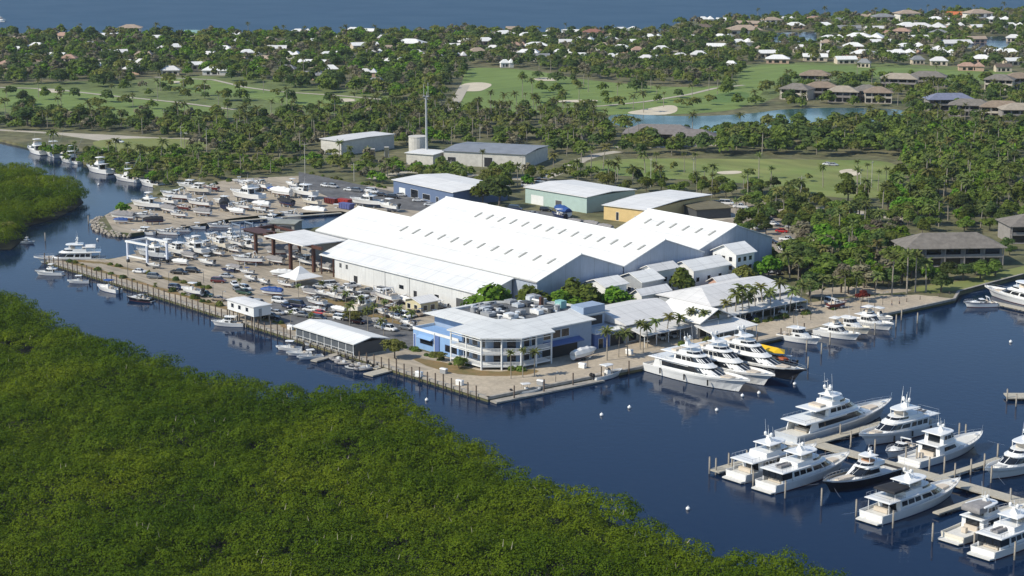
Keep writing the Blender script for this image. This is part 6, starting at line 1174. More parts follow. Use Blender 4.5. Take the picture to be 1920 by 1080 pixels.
CARS += [('sedan', 'white', 262, 512, 8, 'alone near the west end of the sand lot'), ('suv', 'grey', 290, 522, 8, 'near the west end of the sand lot, second'), ('sedan', 'silver', 425, 521, 8, 'behind the maroon one of the sand lot'), ('sedan', 'black', 470, 566, 30, 'just beyond the roof of the stilted office'), ('suv', 'silver', 486, 572, 12, 'between the stilted office and the blue tarpaulin boat'), ('pickup', 'white', 552, 590, 12, 'in the middle of the asphalt lot'), ('sedan', 'grey', 568, 594, 12, 'in the middle of the asphalt lot beside a white pickup'), ('suv', 'white', 640, 600, 14, 'above the right half of the boathouse roof'), ('sedan', 'black', 654, 602, 14, 'above the right half of the boathouse roof, next to the white one'), ('sedan', 'maroon', 672, 606, 14, 'near the low bush of the boathouse lane'),
 ('sedan', 'silver', 716, 616, 20, 'on the lane right of the boathouse'), ('suv', 'white', 730, 620, 20, 'on the lane right of the boathouse, nearer'), ('pickup', 'silver', 640, 548, 8, 'among trailers below the lean-to'), ('sedan', 'white', 676, 556, 8, 'among trailers below the lean-to, right of the silver pickup'), ('suv', 'black', 584, 548, 10, 'in front of the fabric tent'), ('sedan', 'white', 610, 350, 20, 'at the curve of the rear road'), ('suv', 'silver', 625, 352, 15, 'at the curve of the rear road, second'), ('sedan', 'black', 716, 368, 8, 'behind the long cruiser on the rear road'), ('sedan', 'white', 806, 386, 0, 'at the right front of the slate blue warehouse'),
 ('suv', 'white', 1402, 398, 8, 'in the third row of the right lot, left'), ('sedan', 'black', 1416, 400, 8, 'in the third row of the right lot, middle'), ('sedan', 'silver', 1430, 401, 8, 'in the third row of the right lot, right'), ('suv', 'maroon', 1460, 408, 8, 'under the hedge of the right lot'), ('sedan', 'white', 1404, 444, 10, 'beside the corner of the shortest shed'), ('suv', 'silver', 1430, 448, 10, 'in the lower part of the right lot'), ('sedan', 'black', 1446, 456, 10, 'in the lower part of the right lot'), ('pickup', 'white', 1476, 452, 10, 'in the lower part of the right lot'), ('sedan', 'grey', 1490, 462, 10, 'at the lower right of the right lot'), ('suv', 'white', 1484, 490, 25, 'on the lane behind the shop row'), ('sedan', 'blue', 1470, 498, 25, 'on the lane behind the shop row')]
for k, c, a, b, ang, lb in CARS:
    x, y = P(a, b); (x1, y1) = P(a + 20 * math.cos(R(ang)), b + 20 * math.sin(R(ang)) * .5)
    dup(CK[k], x, y, LZ + .03, math.atan2(y1 - y, x1 - x), 1, f"{cn.get(c, c)} {kn[k]} {lb}", None, {'body': CP[c]})
# service cart with teal roof, dumpsters, crates, sails, fuel pump
x, y = P(1468, 588); t = thing('service_cart', 'small service cart with a teal roof on the promenade', 'cart', x, y, LZ, R(30)); MB().box(-1.3, 1.3, -.65, .65, .35, .8).box(-.5, .1, -.6, .6, .8, 1.2).obj('body', gel, t); slab(t, 'roof', -1.3, 1, .75, 2.0, .1, m=tealw); posts(t, 'post', [(-1.1, .6), (-1.1, -.6), (.7, .6), (.7, -.6)], .7, 2.0, .04, steel)
for sx in (-.8, .8):
    for sg in (1, -1): MB().tube((sx, sg * .5, .28), (sx, sg * .72, .28), .28, n=10).obj('wheel', blackp, t)
for a, b, m, lb in ((622, 382, redh, 'red dumpster, left of the pair at the head of the boat basin'), (646, 384, mat('bright red paint', (.35, .03, .02), .5, .1, 1), 'red dumpster behind the blue one at the head of the boat basin'), (650, 392, mat('blue purple paint', (.10, .12, .30), .5, .1, 1), 'blue dumpster in front of the red one'), (900, 392, oldw, 'long pale container behind the middle shed ridge')):
    x, y = P(a, b); t = thing('dumpster', lb, 'dumpster', x, y, LZ, R(10)); MB().loft([[(-2.6, -1.2, .2), (2.6, -1.2, .2), (2.6, 1.2, .2), (-2.6, 1.2, .2)], [(-3, -1.3, 2.3), (3, -1.3, 2.3), (3, 1.3, 2.3), (-3, 1.3, 2.3)]]).obj('body', m, t)
    mb = MB(); [mb.box(-2.8 + i * 1.3, -2.65 + i * 1.3, -1.42, -1.25, .3, 2.2) for i in range(5)]; mb.obj('rib', m, t)
for i, (a, b) in enumerate(((1402, 592), (1418, 590), (1434, 588))):
    x, y = P(a, b); t = thing('flag_banner', 'white feather banner on a pole by the palms, ' + ('left', 'middle', 'right')[i] + ' of three', 'banner', x, y, LZ); MB().tube((0, 0, 0), (0, 0, 5), .05).obj('pole', steel, t); MB().loft([[(.05, -.03, 1), (.7, -.03, 1.1), (.7, .03, 1.1), (.05, .03, 1)], [(.05, -.03, 3), (1.0, -.03, 3.2), (1.0, .03, 3.2), (.05, .03, 3)], [(.05, -.03, 4.9), (.4, -.03, 4.8), (.4, .03, 4.8), (.05, .03, 4.9)]]).obj('banner', whitec, t)
for a, b, lb in ((832, 700, 'grey equipment box with white front beside the office hedge'), (1014, 722, 'low grey pump box on the quay by the corner float'), (786, 706, 'white dock box on the quay corner strip'), (862, 722, 'white dock box at the canal quay corner'), (1092, 690, 'white dock box on the basin quay'), (1180, 664, 'white dock box beside the palms'), (545, 618, 'white pump housing on the quay left of the boathouse')):
    x, y = P(a, b); t = thing('dock_box', lb, 'box', x, y, LZ, R(12)); MB().box(-.9, .9, -.5, .5, .05, 1.1).obj('body', grey if 'grey' in lb else gel, t); MB().loft([[(-1, -.55, 1.1), (1, -.55, 1.1), (1, .55, 1.1), (-1, .55, 1.1)], [(-.9, -.4, 1.35), (.9, -.4, 1.35), (.9, .4, 1.35), (-.9, .4, 1.35)]]).obj('lid', gel, t)
# boat hoist posts in the basin
x, y = P(444, 460); t = thing('boat_hoist', 'blue-grey frame hoist standing at the basin edge', 'boat hoist', x, y, 0)
for xx, yy in ((-2.5, 0), (2.5, 0), (-2.5, 5), (2.5, 5)): MB().tube((xx, yy, -1), (xx, yy, 9), .2, n=6).obj('post', mat('blue grey steel', (.22, .28, .36), .5), t)
MB().box(-2.7, 2.7, -.15, .15, 8.2, 8.6).box(-2.7, 2.7, 4.85, 5.15, 8.2, 8.6).box(-2.7, -2.4, 0, 5, 8.2, 8.6).obj('beam', mat('blue grey steel', (.22, .28, .36), .5), t)
# poles
def pole(a, b, top, name, label, cat, arms=1, m=None, r=.16):
    x, y = P(a, b); d = project(x, y)[2]; h = (b - top) * d / FPX / math.cos(PITCH); t = thing(name, label, cat, x, y, LZ, random.uniform(0, 3)); MB().tube((0, 0, 0), (0, 0, h), r, r * .6, n=7).obj('shaft', m or conc, t)
    if cat == 'utility pole':
        for k in range(arms): MB().box(-1.3, 1.3, -.08, .08, h - .9 - 1.2 * k, h - .72 - 1.2 * k).obj('crossarm', pilew, t)
        for s in (-1.1, 0, 1.1): MB().tube((s, 0, h - .72), (s, 0, h - .45), .07, n=5).obj('insulator', grey, t)
    else: MB().tube((0, 0, h - .05), (1.2, 0, h + .1), .05, n=5).obj('arm', grey, t); MB().loft([[(.9, -.15, h + .05), (1.6, -.15, h + .05), (1.6, .15, h + .05), (.9, .15, h + .05)], [(1, -.1, h + .2), (1.5, -.1, h + .2), (1.5, .1, h + .2), (1, .1, h + .2)]]).obj('lamp_head', grey, t)
for a, b, c, lb in ((572, 326, 268, 'tall pale utility pole beside the rear road curve'), (388, 285, 240, 'pale utility pole with crossarm among the left palms'), (340, 275, 236, 'thin utility pole left of the crossarm pole'), (308, 233, 205, 'thin pole at the edge of the left fairway'), (1220, 352, 296, 'tall pole at the near edge of the driving range, left'), (1300, 335, 296, 'thin pole in the driving range hedge'), (1613, 362, 316, 'tall pale pole right of the small bunker'), (1634, 352, 302, 'dark pole near the right end of the driving range'), (980, 330, 292, 'pole before the grey-roofed warehouse'), (900, 262, 232, 'pole among palms above the grey-roofed warehouse'), (846, 322, 300, 'pole by the tower warehouse'), (1502, 372, 330, 'pole among the palms above the right lot'), (664, 340, 306, 'pole between the white concrete building and the rear road')):
    pole(a, b, c, 'utility_pole', lb, 'utility pole', 1, mat('pale concrete pole', (.5, .48, .43), .8))
for i, (a, b, c) in enumerate(((240, 517, 488), (300, 505, 486), (317, 538, 512), (382, 530, 508), (400, 560, 534), (418, 572, 546), (655, 608, 590), (538, 626, 606), (1102, 690, 672), (1042, 716, 700), (1206, 662, 640), (1488, 606, 580), (1520, 600, 584), (1614, 584, 560), (1655, 572, 548))):
    pole(a, b, c, 'lamp_post', f"slim lamp post {'of the sand lot' if i < 6 else 'near the white boathouse' if i < 8 else 'on the basin promenade'}, {ORD[i if i < 6 else i - 6 if i < 8 else i - 8]} from the left", 'lamp post', r=.09, m=dgrey)
# two people on the far quay: one continuous body each, with shirt, trousers and hair
skin = mat('skin', (.45, .27, .18), .6, 0)
def person(x, y, rz, label, shirt, pants, step):
    t = thing('person', label, 'person', x, y, LZ + .02, rz)
    def chain(segs, m, name):
        vs, es, rr = [], [], []
        for path in segs:
            for k, (p, r) in enumerate(path):
                if p in vs: i = vs.index(p)
                else: vs.append(p); rr.append(r); i = len(vs) - 1
                if k: es.append((j, i))
                j = i
        me = bpy.data.meshes.new(name); me.from_pydata(vs, es, []); o = bpy.data.objects.new(name, me); COL.objects.link(o); o.parent = t
        sk = o.modifiers.new('skin', 'SKIN'); o.modifiers.new('sub', 'SUBSURF').levels = 1; o.modifiers['sub'].render_levels = 1
        for k, q in enumerate(me.skin_vertices[0].data): q.radius = (rr[k], rr[k]); q.use_root = k == 0
        me.materials.append(m); return o
    pel, ch, nk = (0, 0, .95), (.02, 0, 1.38), (.02, 0, 1.5)
    chain([[(pel, .13), ((0, 0, 1.15), .125), (ch, .15), (nk, .055), ((.03, 0, 1.58), .06), ((.04, 0, 1.68), .10), ((.03, 0, 1.76), .08)],
           *[[(pel, .13), ((0, s * .09, .88), .09), ((.05 + s * step * .6, s * .1, .5), .065), ((s * step, s * .1, .09), .045), ((s * step + .16, s * .11, .05), .035)] for s in (1, -1)],
           *[[(ch, .15), ((.02, s * .19, 1.38), .055), ((-s * step * .3, s * .24, 1.1), .042), ((.1 - s * step * .5, s * .23, .86), .034), ((.14 - s * step * .5, s * .22, .78), .03)] for s in (1, -1)]], skin, 'body')
    chain([[(pel, .15), ((0, 0, 1.15), .145), (ch, .17), ((.02, 0, 1.46), .075)], *[[(ch, .17), ((.02, s * .19, 1.38), .075), ((-s * step * .15, s * .225, 1.22), .065)] for s in (1, -1)]], shirt, 'shirt')
    chain([[((0, 0, 1.0), .15), ((0, 0, .93), .15)], *[[((0, 0, .93), .15), ((0, s * .09, .86), .105), ((.05 + s * step * .6, s * .1, .5), .085), ((s * step * .95, s * .1, .16), .07)] for s in (1, -1)]], pants, 'trousers')
    MB().ball((.01, 0, 1.74), .115, rz=.10, n=10, m=4, half=True).obj('hair', blackp, t, smooth=True)
person(*P(1672, 574), R(200), 'person in a dark shirt walking on the far end of the promenade', mat('dark shirt', (.04, .045, .07), .8), mat('blue jeans', (.06, .08, .15), .8), .16)
person(*P(1686, 571), R(20), 'person in a pale shirt standing on the far end of the promenade', mat('pale shirt', (.5, .5, .55), .8), mat('dark trousers', (.04, .04, .045), .8), .06)
# riprap round the sandy spit, one heap nobody could count
rv = []; rk = MB(); random.seed(9)
rim = px((196, 404), (184, 414), (190, 426), (214, 436), (246, 438))
for a, b in zip(rim, rim[1:]):
    l = math.hypot(b[0] - a[0], b[1] - a[1])
    for k in range(int(l * 4)):
        f = random.random(); o_ = random.uniform(-2.6, 1.6); r = random.uniform(.35, .95); dx, dy = (b[0] - a[0]) / l, (b[1] - a[1]) / l
        x, y = a[0] + (b[0] - a[0]) * f - dy * o_, a[1] + (b[1] - a[1]) * f + dx * o_
        rk.ball((x, y, .1 + random.random() * 1.1), r, r * random.uniform(.6, 1.1), r * .7, n=5, m=3)
tag(rk.obj('riprap', mat('limestone rock', (.45, .40, .33), .9, .2, 1)), 'pale limestone riprap heaped round the point of the spit', 'rocks', kind='stuff')
# ------------------------------------------------------------------ trees
lm = lambda n_, c, c2: leafmat(n_, tuple(q * 1.22 for q in c), tuple(q * 1.22 for q in c2), .35)
LEAF = [lm('dark green leaves', (.042, .074, .022), (.095, .132, .04)), lm('mid green leaves', (.065, .105, .02), (.145, .19, .04)), lm('olive leaves', (.085, .105, .026), (.175, .185, .05)),
        lm('grey brown twigs', (.13, .12, .075), (.23, .21, .14)), lm('bright green leaves', (.055, .125, .014), (.14, .235, .026))]
LN = ['dark green', 'mid green', 'olive yellow', 'grey brown sparse', 'bright green']
palmleaf = [lm('palm fronds', (.07, .10, .03), (.165, .19, .062)), lm('yellowing palm fronds', (.10, .11, .033), (.19, .18, .062))]
def crown_arrays(W, Hc, z0, n, size, seed, flat=False, sparse=False, nb=11):
    r = np.random.default_rng(seed); c, nn = [], []
    for i in range(nb):
        a = r.uniform(0, 6.283); q = W * .62 * math.sqrt(r.random()) if i else 0; zz = z0 + Hc * ((.25 + .5 * r.random()) * (1 - .45 * (q / W)) if i else .68); br = W * r.uniform(.30, .46) * (.8 if sparse else 1)
        m = n // nb; d = r.normal(size=(m, 3)); d /= np.linalg.norm(d, axis=1)[:, None]; d[:, 2] = np.where(d[:, 2] < -.3, -d[:, 2], d[:, 2])
        rad = br * r.uniform(.6 if sparse else .78, 1.08, m)
        p = np.stack([math.cos(a) * q + d[:, 0] * rad, math.sin(a) * q + d[:, 1] * rad, zz + d[:, 2] * rad * (Hc / W) * .75], 1); c.append(p); nn.append(d + np.array([0, 0, .45]) + r.normal(size=(m, 3)) * .42)
    return np.concatenate(c), np.concatenate(nn), size * r.uniform(.55, 1.2, sum(len(x) for x in c))
def trunk(mb, h, r, limbs, seed, W):
    rr = random.Random(seed); mb.tube((0, 0, -.2), (.1, .05, h * .55), r, r * .7, n=7)
    for k in range(limbs):
        a = 6.283 * k / limbs + rr.random(); mb.tube((.1, .05, h * .5), (math.cos(a) * W * .5, math.sin(a) * W * .5, h * rr.uniform(.8, 1.0)), r * .5, r * .2, n=5)
    return mb
BROAD = []      # unit trees, about 10 m tall
for i, (W, Hc, z0, leaf, n, sparse) in enumerate(((4.6, 6.4, 2.6, 0, 1000, False), (4.2, 6.8, 2.4, 1, 950, False), (5.2, 5.6, 2.8, 1, 1000, False), (4.4, 6.0, 3.0, 2, 850, False), (4.0, 6.6, 2.8, 3, 520, True), (5.0, 6.4, 2.2, 4, 1050, False))):
    t = thing('broadleaf_tree', 'tree', 'tree', far, -900, 0); PROTO.append(t)
    c, nn, sz = crown_arrays(W, Hc, z0, n, .62, 40 + i, sparse=sparse, nb=9 + i % 4)
    o = bpy.data.objects.new('crown', quadmesh('crown', quads(c, nn, sz), LEAF[leaf])); COL.objects.link(o); o.parent = t
    trunk(MB(), z0 + Hc * .55, .28, 4, i, W).obj('trunk', bark, t); BROAD.append((t, leaf, c, nn, sz))
def frond_faces(mb, base, yaw, L, up, droop, rr, fan=False):
    pts = []; x, z = 0.0, 0.0; el = up
    for k in range(6): pts.append((x, z)); x += L / 5 * math.cos(el); z += L / 5 * math.sin(el); el -= droop / 5
    c, s = math.cos(yaw), math.sin(yaw); w_ = L * .17
    for k in range(5):
        (xa, za), (xb, zb) = pts[k], pts[k + 1]; wa = w_ * (.5, 1, 1, .85, .6, .2)[k]
        for sg in (1, -1):
            q = [(xa, 0, za), (xb, 0, zb), (xb + .12 * L * .5, sg * wa * .9, zb - wa * .55), (xa + .1, sg * wa, za - wa * .5)]
            mb.add([(base[0] + a * c - b * s, base[1] + a * s + b * c, base[2] + d) for a, b, d in q], [(0, 1, 2, 3)])
def palm_meshes(h, nf, L, lean, seed, fan=False):
    rr = random.Random(seed); cr = MB(); top = (lean, lean * .4, h)
    for k in range(nf):
        f = k / nf; frond_faces(cr, top, k * 2.4 + rr.uniform(-.2, .2), L * rr.uniform(.85, 1.1), 1.2 - 1.5 * f + rr.uniform(-.15, .15), 1.5 if not fan else .8, rr)
    tr = MB(); prev = (0, 0, -.2); 
    for k in range(1, 6):
        f = k / 5; p = (lean * f * f, lean * .4 * f * f, h * f); tr.tube(prev, p, .21 * (1 - .35 * (k - 1) / 5), .21 * (1 - .35 * f), n=6); prev = p
    return cr, tr
PALM = []
for i, (h, nf, L, lean, fan, lf) in enumerate(((8.5, 20, 2.6, .5, False, 0), (7.0, 18, 2.8, -.9, False, 0), (9.5, 22, 1.9, .2, True, 0), (8.0, 18, 2.5, .8, False, 1))):
    t = thing('palm_tree', 'palm', 'palm tree', far, -900, 0); PROTO.append(t); a, b = palm_meshes(h, nf, L, lean, i, fan)
    a.obj('crown', palmleaf[lf], t); b.obj('trunk', palmbark, t); PALM.append((t, lf))
# where trees grow: photo polygon of the ground, words, spacing of broadleaf and of palms, height, mix of the kinds
ZONES = [
 ('on the scrubby bank above the left canal', [(60, 282), (180, 286), (330, 292), (470, 300), (560, 308), (556, 326), (440, 332), (350, 344), (300, 356), (268, 342), (220, 328), (160, 312)], 6.2, 16, .55, (1, 2, 3, 2, 1, 5)),
 ('in the palm belt along the left road', [(-20, 232), (100, 222), (300, 226), (480, 226), (620, 214), (760, 214), (760, 262), (600, 282), (560, 300), (420, 296), (300, 286), (240, 250), (100, 246), (0, 246)], 9.5, 13, .85, (0, 1, 2, 3, 4, 0, 1)),
 ('among the left fairways', [(-20, 212), (60, 212), (220, 224), (340, 226), (480, 218), (560, 212), (640, 212), (760, 208), (760, 214), (480, 228), (200, 228), (-20, 226)], 14, 20, .85, (0, 1, 3, 4, 0)),
 ('between the two left fairways', [(120, 162), (260, 168), (380, 186), (540, 200), (700, 212), (760, 205), (640, 211), (500, 194), (380, 180), (290, 164), (220, 158)], 15, 24, .8, (0, 1, 3, 4)),
 ('behind the concrete building and tower', [(560, 266), (620, 272), (720, 282), (760, 262), (860, 268), (1010, 282), (1110, 292), (1100, 300), (1000, 284), (860, 276), (740, 284), (600, 264)], 11, 11, .9, (0, 1, 2, 4, 5)),
 ('between the tower and the rear road', [(565, 300), (600, 294), (700, 300), (760, 316), (830, 318), (990, 324), (1010, 340), (960, 366), (900, 372), (880, 352), (740, 340), (700, 348), (600, 330)], 9.5, 17, .72, (1, 2, 3, 4, 5, 1)),
 ('between the golf green and the tower', [(700, 208), (850, 206), (1010, 212), (1130, 222), (1160, 240), (1220, 256), (1220, 268), (1150, 272), (1100, 290), (1000, 276), (860, 262), (760, 256), (700, 240)], 11.5, 9.5, .85, (0, 1, 2, 3, 4, 1)),
 ('in the dense belt between lagoon and driving range', [(1180, 262), (1330, 262), (1340, 252), (1420, 248), (1500, 238), (1640, 235), (1720, 226), (1760, 236), (1720, 292), (1560, 296), (1400, 292), (1240, 292), (1150, 292)], 9.5, 20, .95, (0, 0, 1, 2, 3, 1)),
 ('in the palm grove right of the driving range', [(1700, 236), (1800, 240), (1930, 246), (1930, 400), (1830, 410), (1690, 424), (1640, 400), (1560, 372), (1670, 376), (1686, 340), (1700, 300), (1720, 270)], 10, 10, .95, (0, 1, 2, 1, 5, 2)),
 ('along the near hedge of the driving range', [(1080, 318), (1150, 330), (1300, 344), (1480, 358), (1560, 374), (1540, 392), (1400, 372), (1290, 372), (1160, 362), (1060, 346), (1010, 344), (1000, 322)], 9.5, 12, .62, (0, 1, 2, 3, 3, 2)),
 ('round the right parking lot', [(1400, 372), (1560, 392), (1660, 410), (1690, 430), (1600, 446), (1500, 440), (1400, 440), (1420, 480), (1500, 500), (1480, 520), (1390, 480), (1370, 430)], 7.2, 15, .66, (1, 2, 3, 0)),
 ('in the thicket left of the grey-roofed condominium', [(1500, 452), (1600, 448), (1690, 440), (1710, 470), (1730, 500), (1760, 540), (1700, 548), (1620, 556), (1540, 548), (1480, 530), (1470, 510)], 7, 12, .9, (5, 1, 0, 5, 2, 4)),
 ('around the grey-roofed condominium', [(1720, 508), (1760, 520), (1850, 522), (1880, 512), (1930, 496), (1930, 440), (1880, 436), (1860, 500), (1800, 530), (1740, 540)], 8, 40, .55, (0, 0, 1)),
 ('above the right condominium', [(1690, 424), (1830, 412), (1930, 404), (1930, 432), (1850, 438), (1760, 440), (1700, 446)], 8.5, 15, .8, (0, 1, 2, 5)),
 ('between the cottages and the shop roofs', [(1040, 548), (1140, 548), (1240, 536), (1380, 512), (1440, 500), (1440, 488), (1400, 486), (1300, 510), (1180, 536), (1060, 536)], 9, 14, .62, (0, 1, 5, 4)),
 ('among the parked boats by the palms', [(590, 568), (650, 572), (760, 590), (770, 606), (690, 604), (620, 584)], 12, 9, .45, (1, 2, 4)),
 ('by the lagoon shore', [(1130, 222), (1300, 250), (1400, 250), (1500, 238), (1700, 228), (1710, 206), (1600, 199), (1500, 202), (1440, 207), (1380, 214), (1300, 220), (1700, 200), (1720, 230), (1500, 242), (1340, 256), (1200, 250)], 15, 18, .8, (0, 1, 2)),
 ('around the lagoon condominiums', [(1440, 168), (1480, 152), (1600, 148), (1760, 152), (1930, 160), (1930, 236), (1800, 232), (1720, 222), (1700, 200), (1600, 198), (1480, 202), (1400, 206)], 13, 22, .85, (0, 1, 2, 3)),
 ('in the left far neighbourhood', [(-20, 66), (200, 67), (480, 68), (700, 67), (880, 62), (880, 126), (840, 200), (730, 188), (640, 178), (520, 168), (400, 146), (290, 144), (200, 160), (-20, 162)], 12, 34, 1.0, (0, 0, 1, 1, 5, 4, 3)),
 ('in the middle far neighbourhood', [(880, 62), (1000, 64), (1240, 64), (1290, 60), (1390, 120), (1390, 158), (1280, 163), (1080, 146), (1000, 129), (900, 124), (880, 124)], 11, 36, .92, (0, 0, 1, 2, 3, 4)),
 ('in the right far neighbourhood', [(1270, 46), (1420, 37), (1600, 32), (1760, 27), (1930, 23), (1930, 136), (1760, 128), (1600, 122), (1450, 118), (1390, 122), (1280, 62)], 13, 38, .92, (0, 1, 2, 3, 4)),
 ('scattered over the middle fairways', [(980, 140), (1180, 160), (1400, 164), (1390, 206), (1130, 214), (960, 208)], 27, 24, .8, (0, 1, 3, 1)),
 ('scattered over the left fairways', [(-20, 176), (300, 150), (540, 178), (740, 192), (720, 206), (440, 212), (60, 206), (-20, 204)], 30, 40, .8, (0, 1, 0, 3)),
 ('scattered over the driving range edge', [(1110, 326), (1300, 332), (1480, 346), (1660, 366), (1670, 344), (1480, 330), (1300, 322), (1120, 316)], 26, 13, .5, (1, 2, 3)),
]
BL = [(LAGOON, 0), (CAN1, 0), (CAN2, 0)]
cand = []
for zi, (words, poly, sb, spm, hs_, mix) in enumerate(ZONES):
    wp = px(*poly)
    for kind, step in (('b', sb), ('p', spm * 1.22)):
        x, y = scatter(wp, step)
        k = drop_out(x, y)
        for q in FAIR:
            hit = inside(q, x, y)
            keep = RNG.random(len(x)) < {2: .3, 3: .3, len(ZONES) - 1: 1, len(ZONES) - 2: 1, len(ZONES) - 3: 1}.get(zi, 0)
            k &= ~hit | keep
        for q, _ in BL: k &= ~inside(q, x, y)
        for q in (YARD, SPIT): k &= ~inside(q, x, y)
        for a, b, c, d in FOOT: k &= ~((x > a - 1.5) & (x < b + 1.5) & (y > c - 1.5) & (y < d + 1.5))
        for hx_, hy_, hr, fr in HOUSES:
            # houses keep their own lawn, deeper on the side that faces the marina
            dx, dy = x - hx_, y - hy_; f = (dx * (CU - hx_) + dy * (CV - hy_)) / math.hypot(CU - hx_, CV - hy_); l = np.abs(dx * (CV - hy_) - dy * (CU - hx_)) / math.hypot(CU - hx_, CV - hy_)
            k &= ~((l < hr * 1.0) & (f > -7) & (f < fr))
        for X, Y in zip(x[k], y[k]): cand.append((project(X, Y)[2], X, Y, kind, zi, hs_))
# low shrubs in the planting strips
SH = []
for m_ in (1, 2, 0):
    r_ = np.random.default_rng(300 + m_); d = r_.normal(size=(150, 3)); d[:, 2] = np.abs(d[:, 2]); d /= np.linalg.norm(d, axis=1)[:, None]
    o = bpy.data.objects.new('shrub', quadmesh('shrub', quads(d * np.array([.85, .75, .8]) * r_.uniform(.75, 1.1, (150, 1)), d + r_.normal(size=(150, 3)) * .4, r_.uniform(.14, .3, 150)), LEAF[m_])); COL.objects.link(o); PROTO.append(o); SH.append(o)
for words, a, b, n_ in (('along the canal quay planting strip', (-222, 4.2), (-62, 6.6), 34), ('in the strip across the sand lot', (-205, 12), (-150, 16), 9), ('along the hedge of the blue office wing', (-52, 15.5), (-34, 14.2), 12), ('round the foot of the office verandah', (-31, 13), (-13, 24), 9), ('in the bed by the boathouse lane', P(600, 552), P(770, 602), 20), ('in front of the gabled porch hall', (-6, 68), (-4, 92), 10), ('in front of the right shop row', (-12, 97), (-9, 140), 18), ('at the rear road edge', P(580, 326), P(740, 356), 14), ('on the bank of the sandy yard', P(300, 366), P(430, 340), 14)):
    for i in range(n_):
        f = random.random(); o = SH[i % 3].copy(); COL.objects.link(o); s = random.uniform(.6, 1.5); o.location = (a[0] + (b[0] - a[0]) * f + random.uniform(-.7, .7), a[1] + (b[1] - a[1]) * f + random.uniform(-.7, .7), LZ); o.scale = (s, s, s * random.uniform(.7, 1.2)); o.rotation_euler[2] = random.uniform(0, 6)
        tag(o, f"{('mid green', 'olive', 'dark green')[i % 3]} low shrub {words}", 'shrub', f"{('mid green', 'olive', 'dark green')[i % 3]} shrubs {words}")
# trees the photo shows singly
SPEC = [(1776, 524, 0, .62, 'dark hedge tree below the condominium balconies, left', 0, 1.7), (1806, 526, 0, .6, 'dark hedge tree below the condominium balconies, second', 0, 1.7), (1838, 524, 0, .6, 'dark hedge tree below the condominium balconies, third', 1, 1.7), (1866, 518, 0, .55, 'green hedge tree below the right end of the condominium', 1, 1.6), (1764, 548, 0, .7, 'dark dense tree at the quay corner by the lawn', 0, 1.5), (1620, 540, 0, .85, 'wide grey brown bare tree in front of the thicket', 4, 1.8), (1500, 520, 0, .7, 'grey brown bare tree left of the thicket', 4, 1.6), (*project(-58.5, 51, 4)[:2], 4, 1.35, 'bright green fig tree behind the left end of the blue office roof', 5, 1.3), (*project(-54, 60, 4)[:2], 4, 1.15, 'second fig tree behind the office, at the corner of the biggest shed', 1, 1.3), (*project(-50.5, 69, 4)[:2], 4, 1.0, 'broad bright green fig tree behind the office, left end of the long clump', 5, 1.35), (*project(-48, 77, 4)[:2], 4, 1.05, 'broad bright green fig tree behind the office, middle of the long clump', 1, 1.4), (*project(-46, 85, 4)[:2], 4, .95, 'broad green fig tree at the right end of the long clump behind the office', 5, 1.35), (*project(-53, 76, 4)[:2], 4, 1.15, 'green fig tree rising at the back of the long clump before the grey gable', 1, 1.1),
        (936, 390, 0, 1.35, 'big dark round tree between the slate blue and the teal warehouse', 0, 1.2), (905, 384, 0, 1.0, 'mid green tree left of the big dark round tree', 1, 1.2), (*project(-45.5, 112, 4)[:2], 4, 1.1, 'round green tree beside the white gabled cottage', 1, 1.1), (*project(-47, 152, 4)[:2], 4, 1.0, 'bushy green tree right of the tall cottage', 5, 1.1), (1518, 560, 0, .9, 'dark umbrella-shaped tree behind the promenade shops', 0, 1.4), (740, 672, 0, .62, 'leafy yellow-green tree between boathouse and blue office', 3, 1.3),
        (45, 196, 0, .9, 'solitary round dark tree on the left fairway', 0, 1.2), (52, 236, 0, 1.1, 'wide dark tree by the left road', 0, 1.7), (228, 402, 0, .55, 'green bush at the tip of the boat yard', 5, 1.3), (665, 606, 0, .42, 'low yellow-green bush by the boathouse lane', 3, 2.0), (860, 690, 0, .33, 'green hedge bush below the office verandah', 1, 1.9), (826, 676, 0, .28, 'yellow-green hedge bush along the office wing', 3, 1.8), (20, 446, 0, .7, 'yellow-green mangrove clump on the left islet', 3, 1.2), (*project(-44.5, 138, 4)[:2], 4, .9, 'olive tree behind the right shop roof', 3, 1.1), (1618, 566, 0, .4, 'low dark red shrub on the promenade edge', 0, 1.5), (1408, 470, 0, .75, 'dark tree at the corner of the shortest shed', 0, 1.1), (1128, 512, 0, .7, 'dark small palm-like tree against the grey shed gable', 0, 1.0)]
for a, b, _, s, lb, k, wf in SPEC:      # photo point, its height, size, words, kind, spread
    x, y = P(a, b, _ or LZ); o = dup(BROAD[k][0], x, y, LZ, random.uniform(0, 6), (s * wf, s * wf, s), lb)
    if 'red' in lb: o.children[0].material_slots[0].link = 'OBJECT'; o.children[0].material_slots[0].material = leafmat('dark red leaves', (.09, .015, .012), (.17, .03, .025))
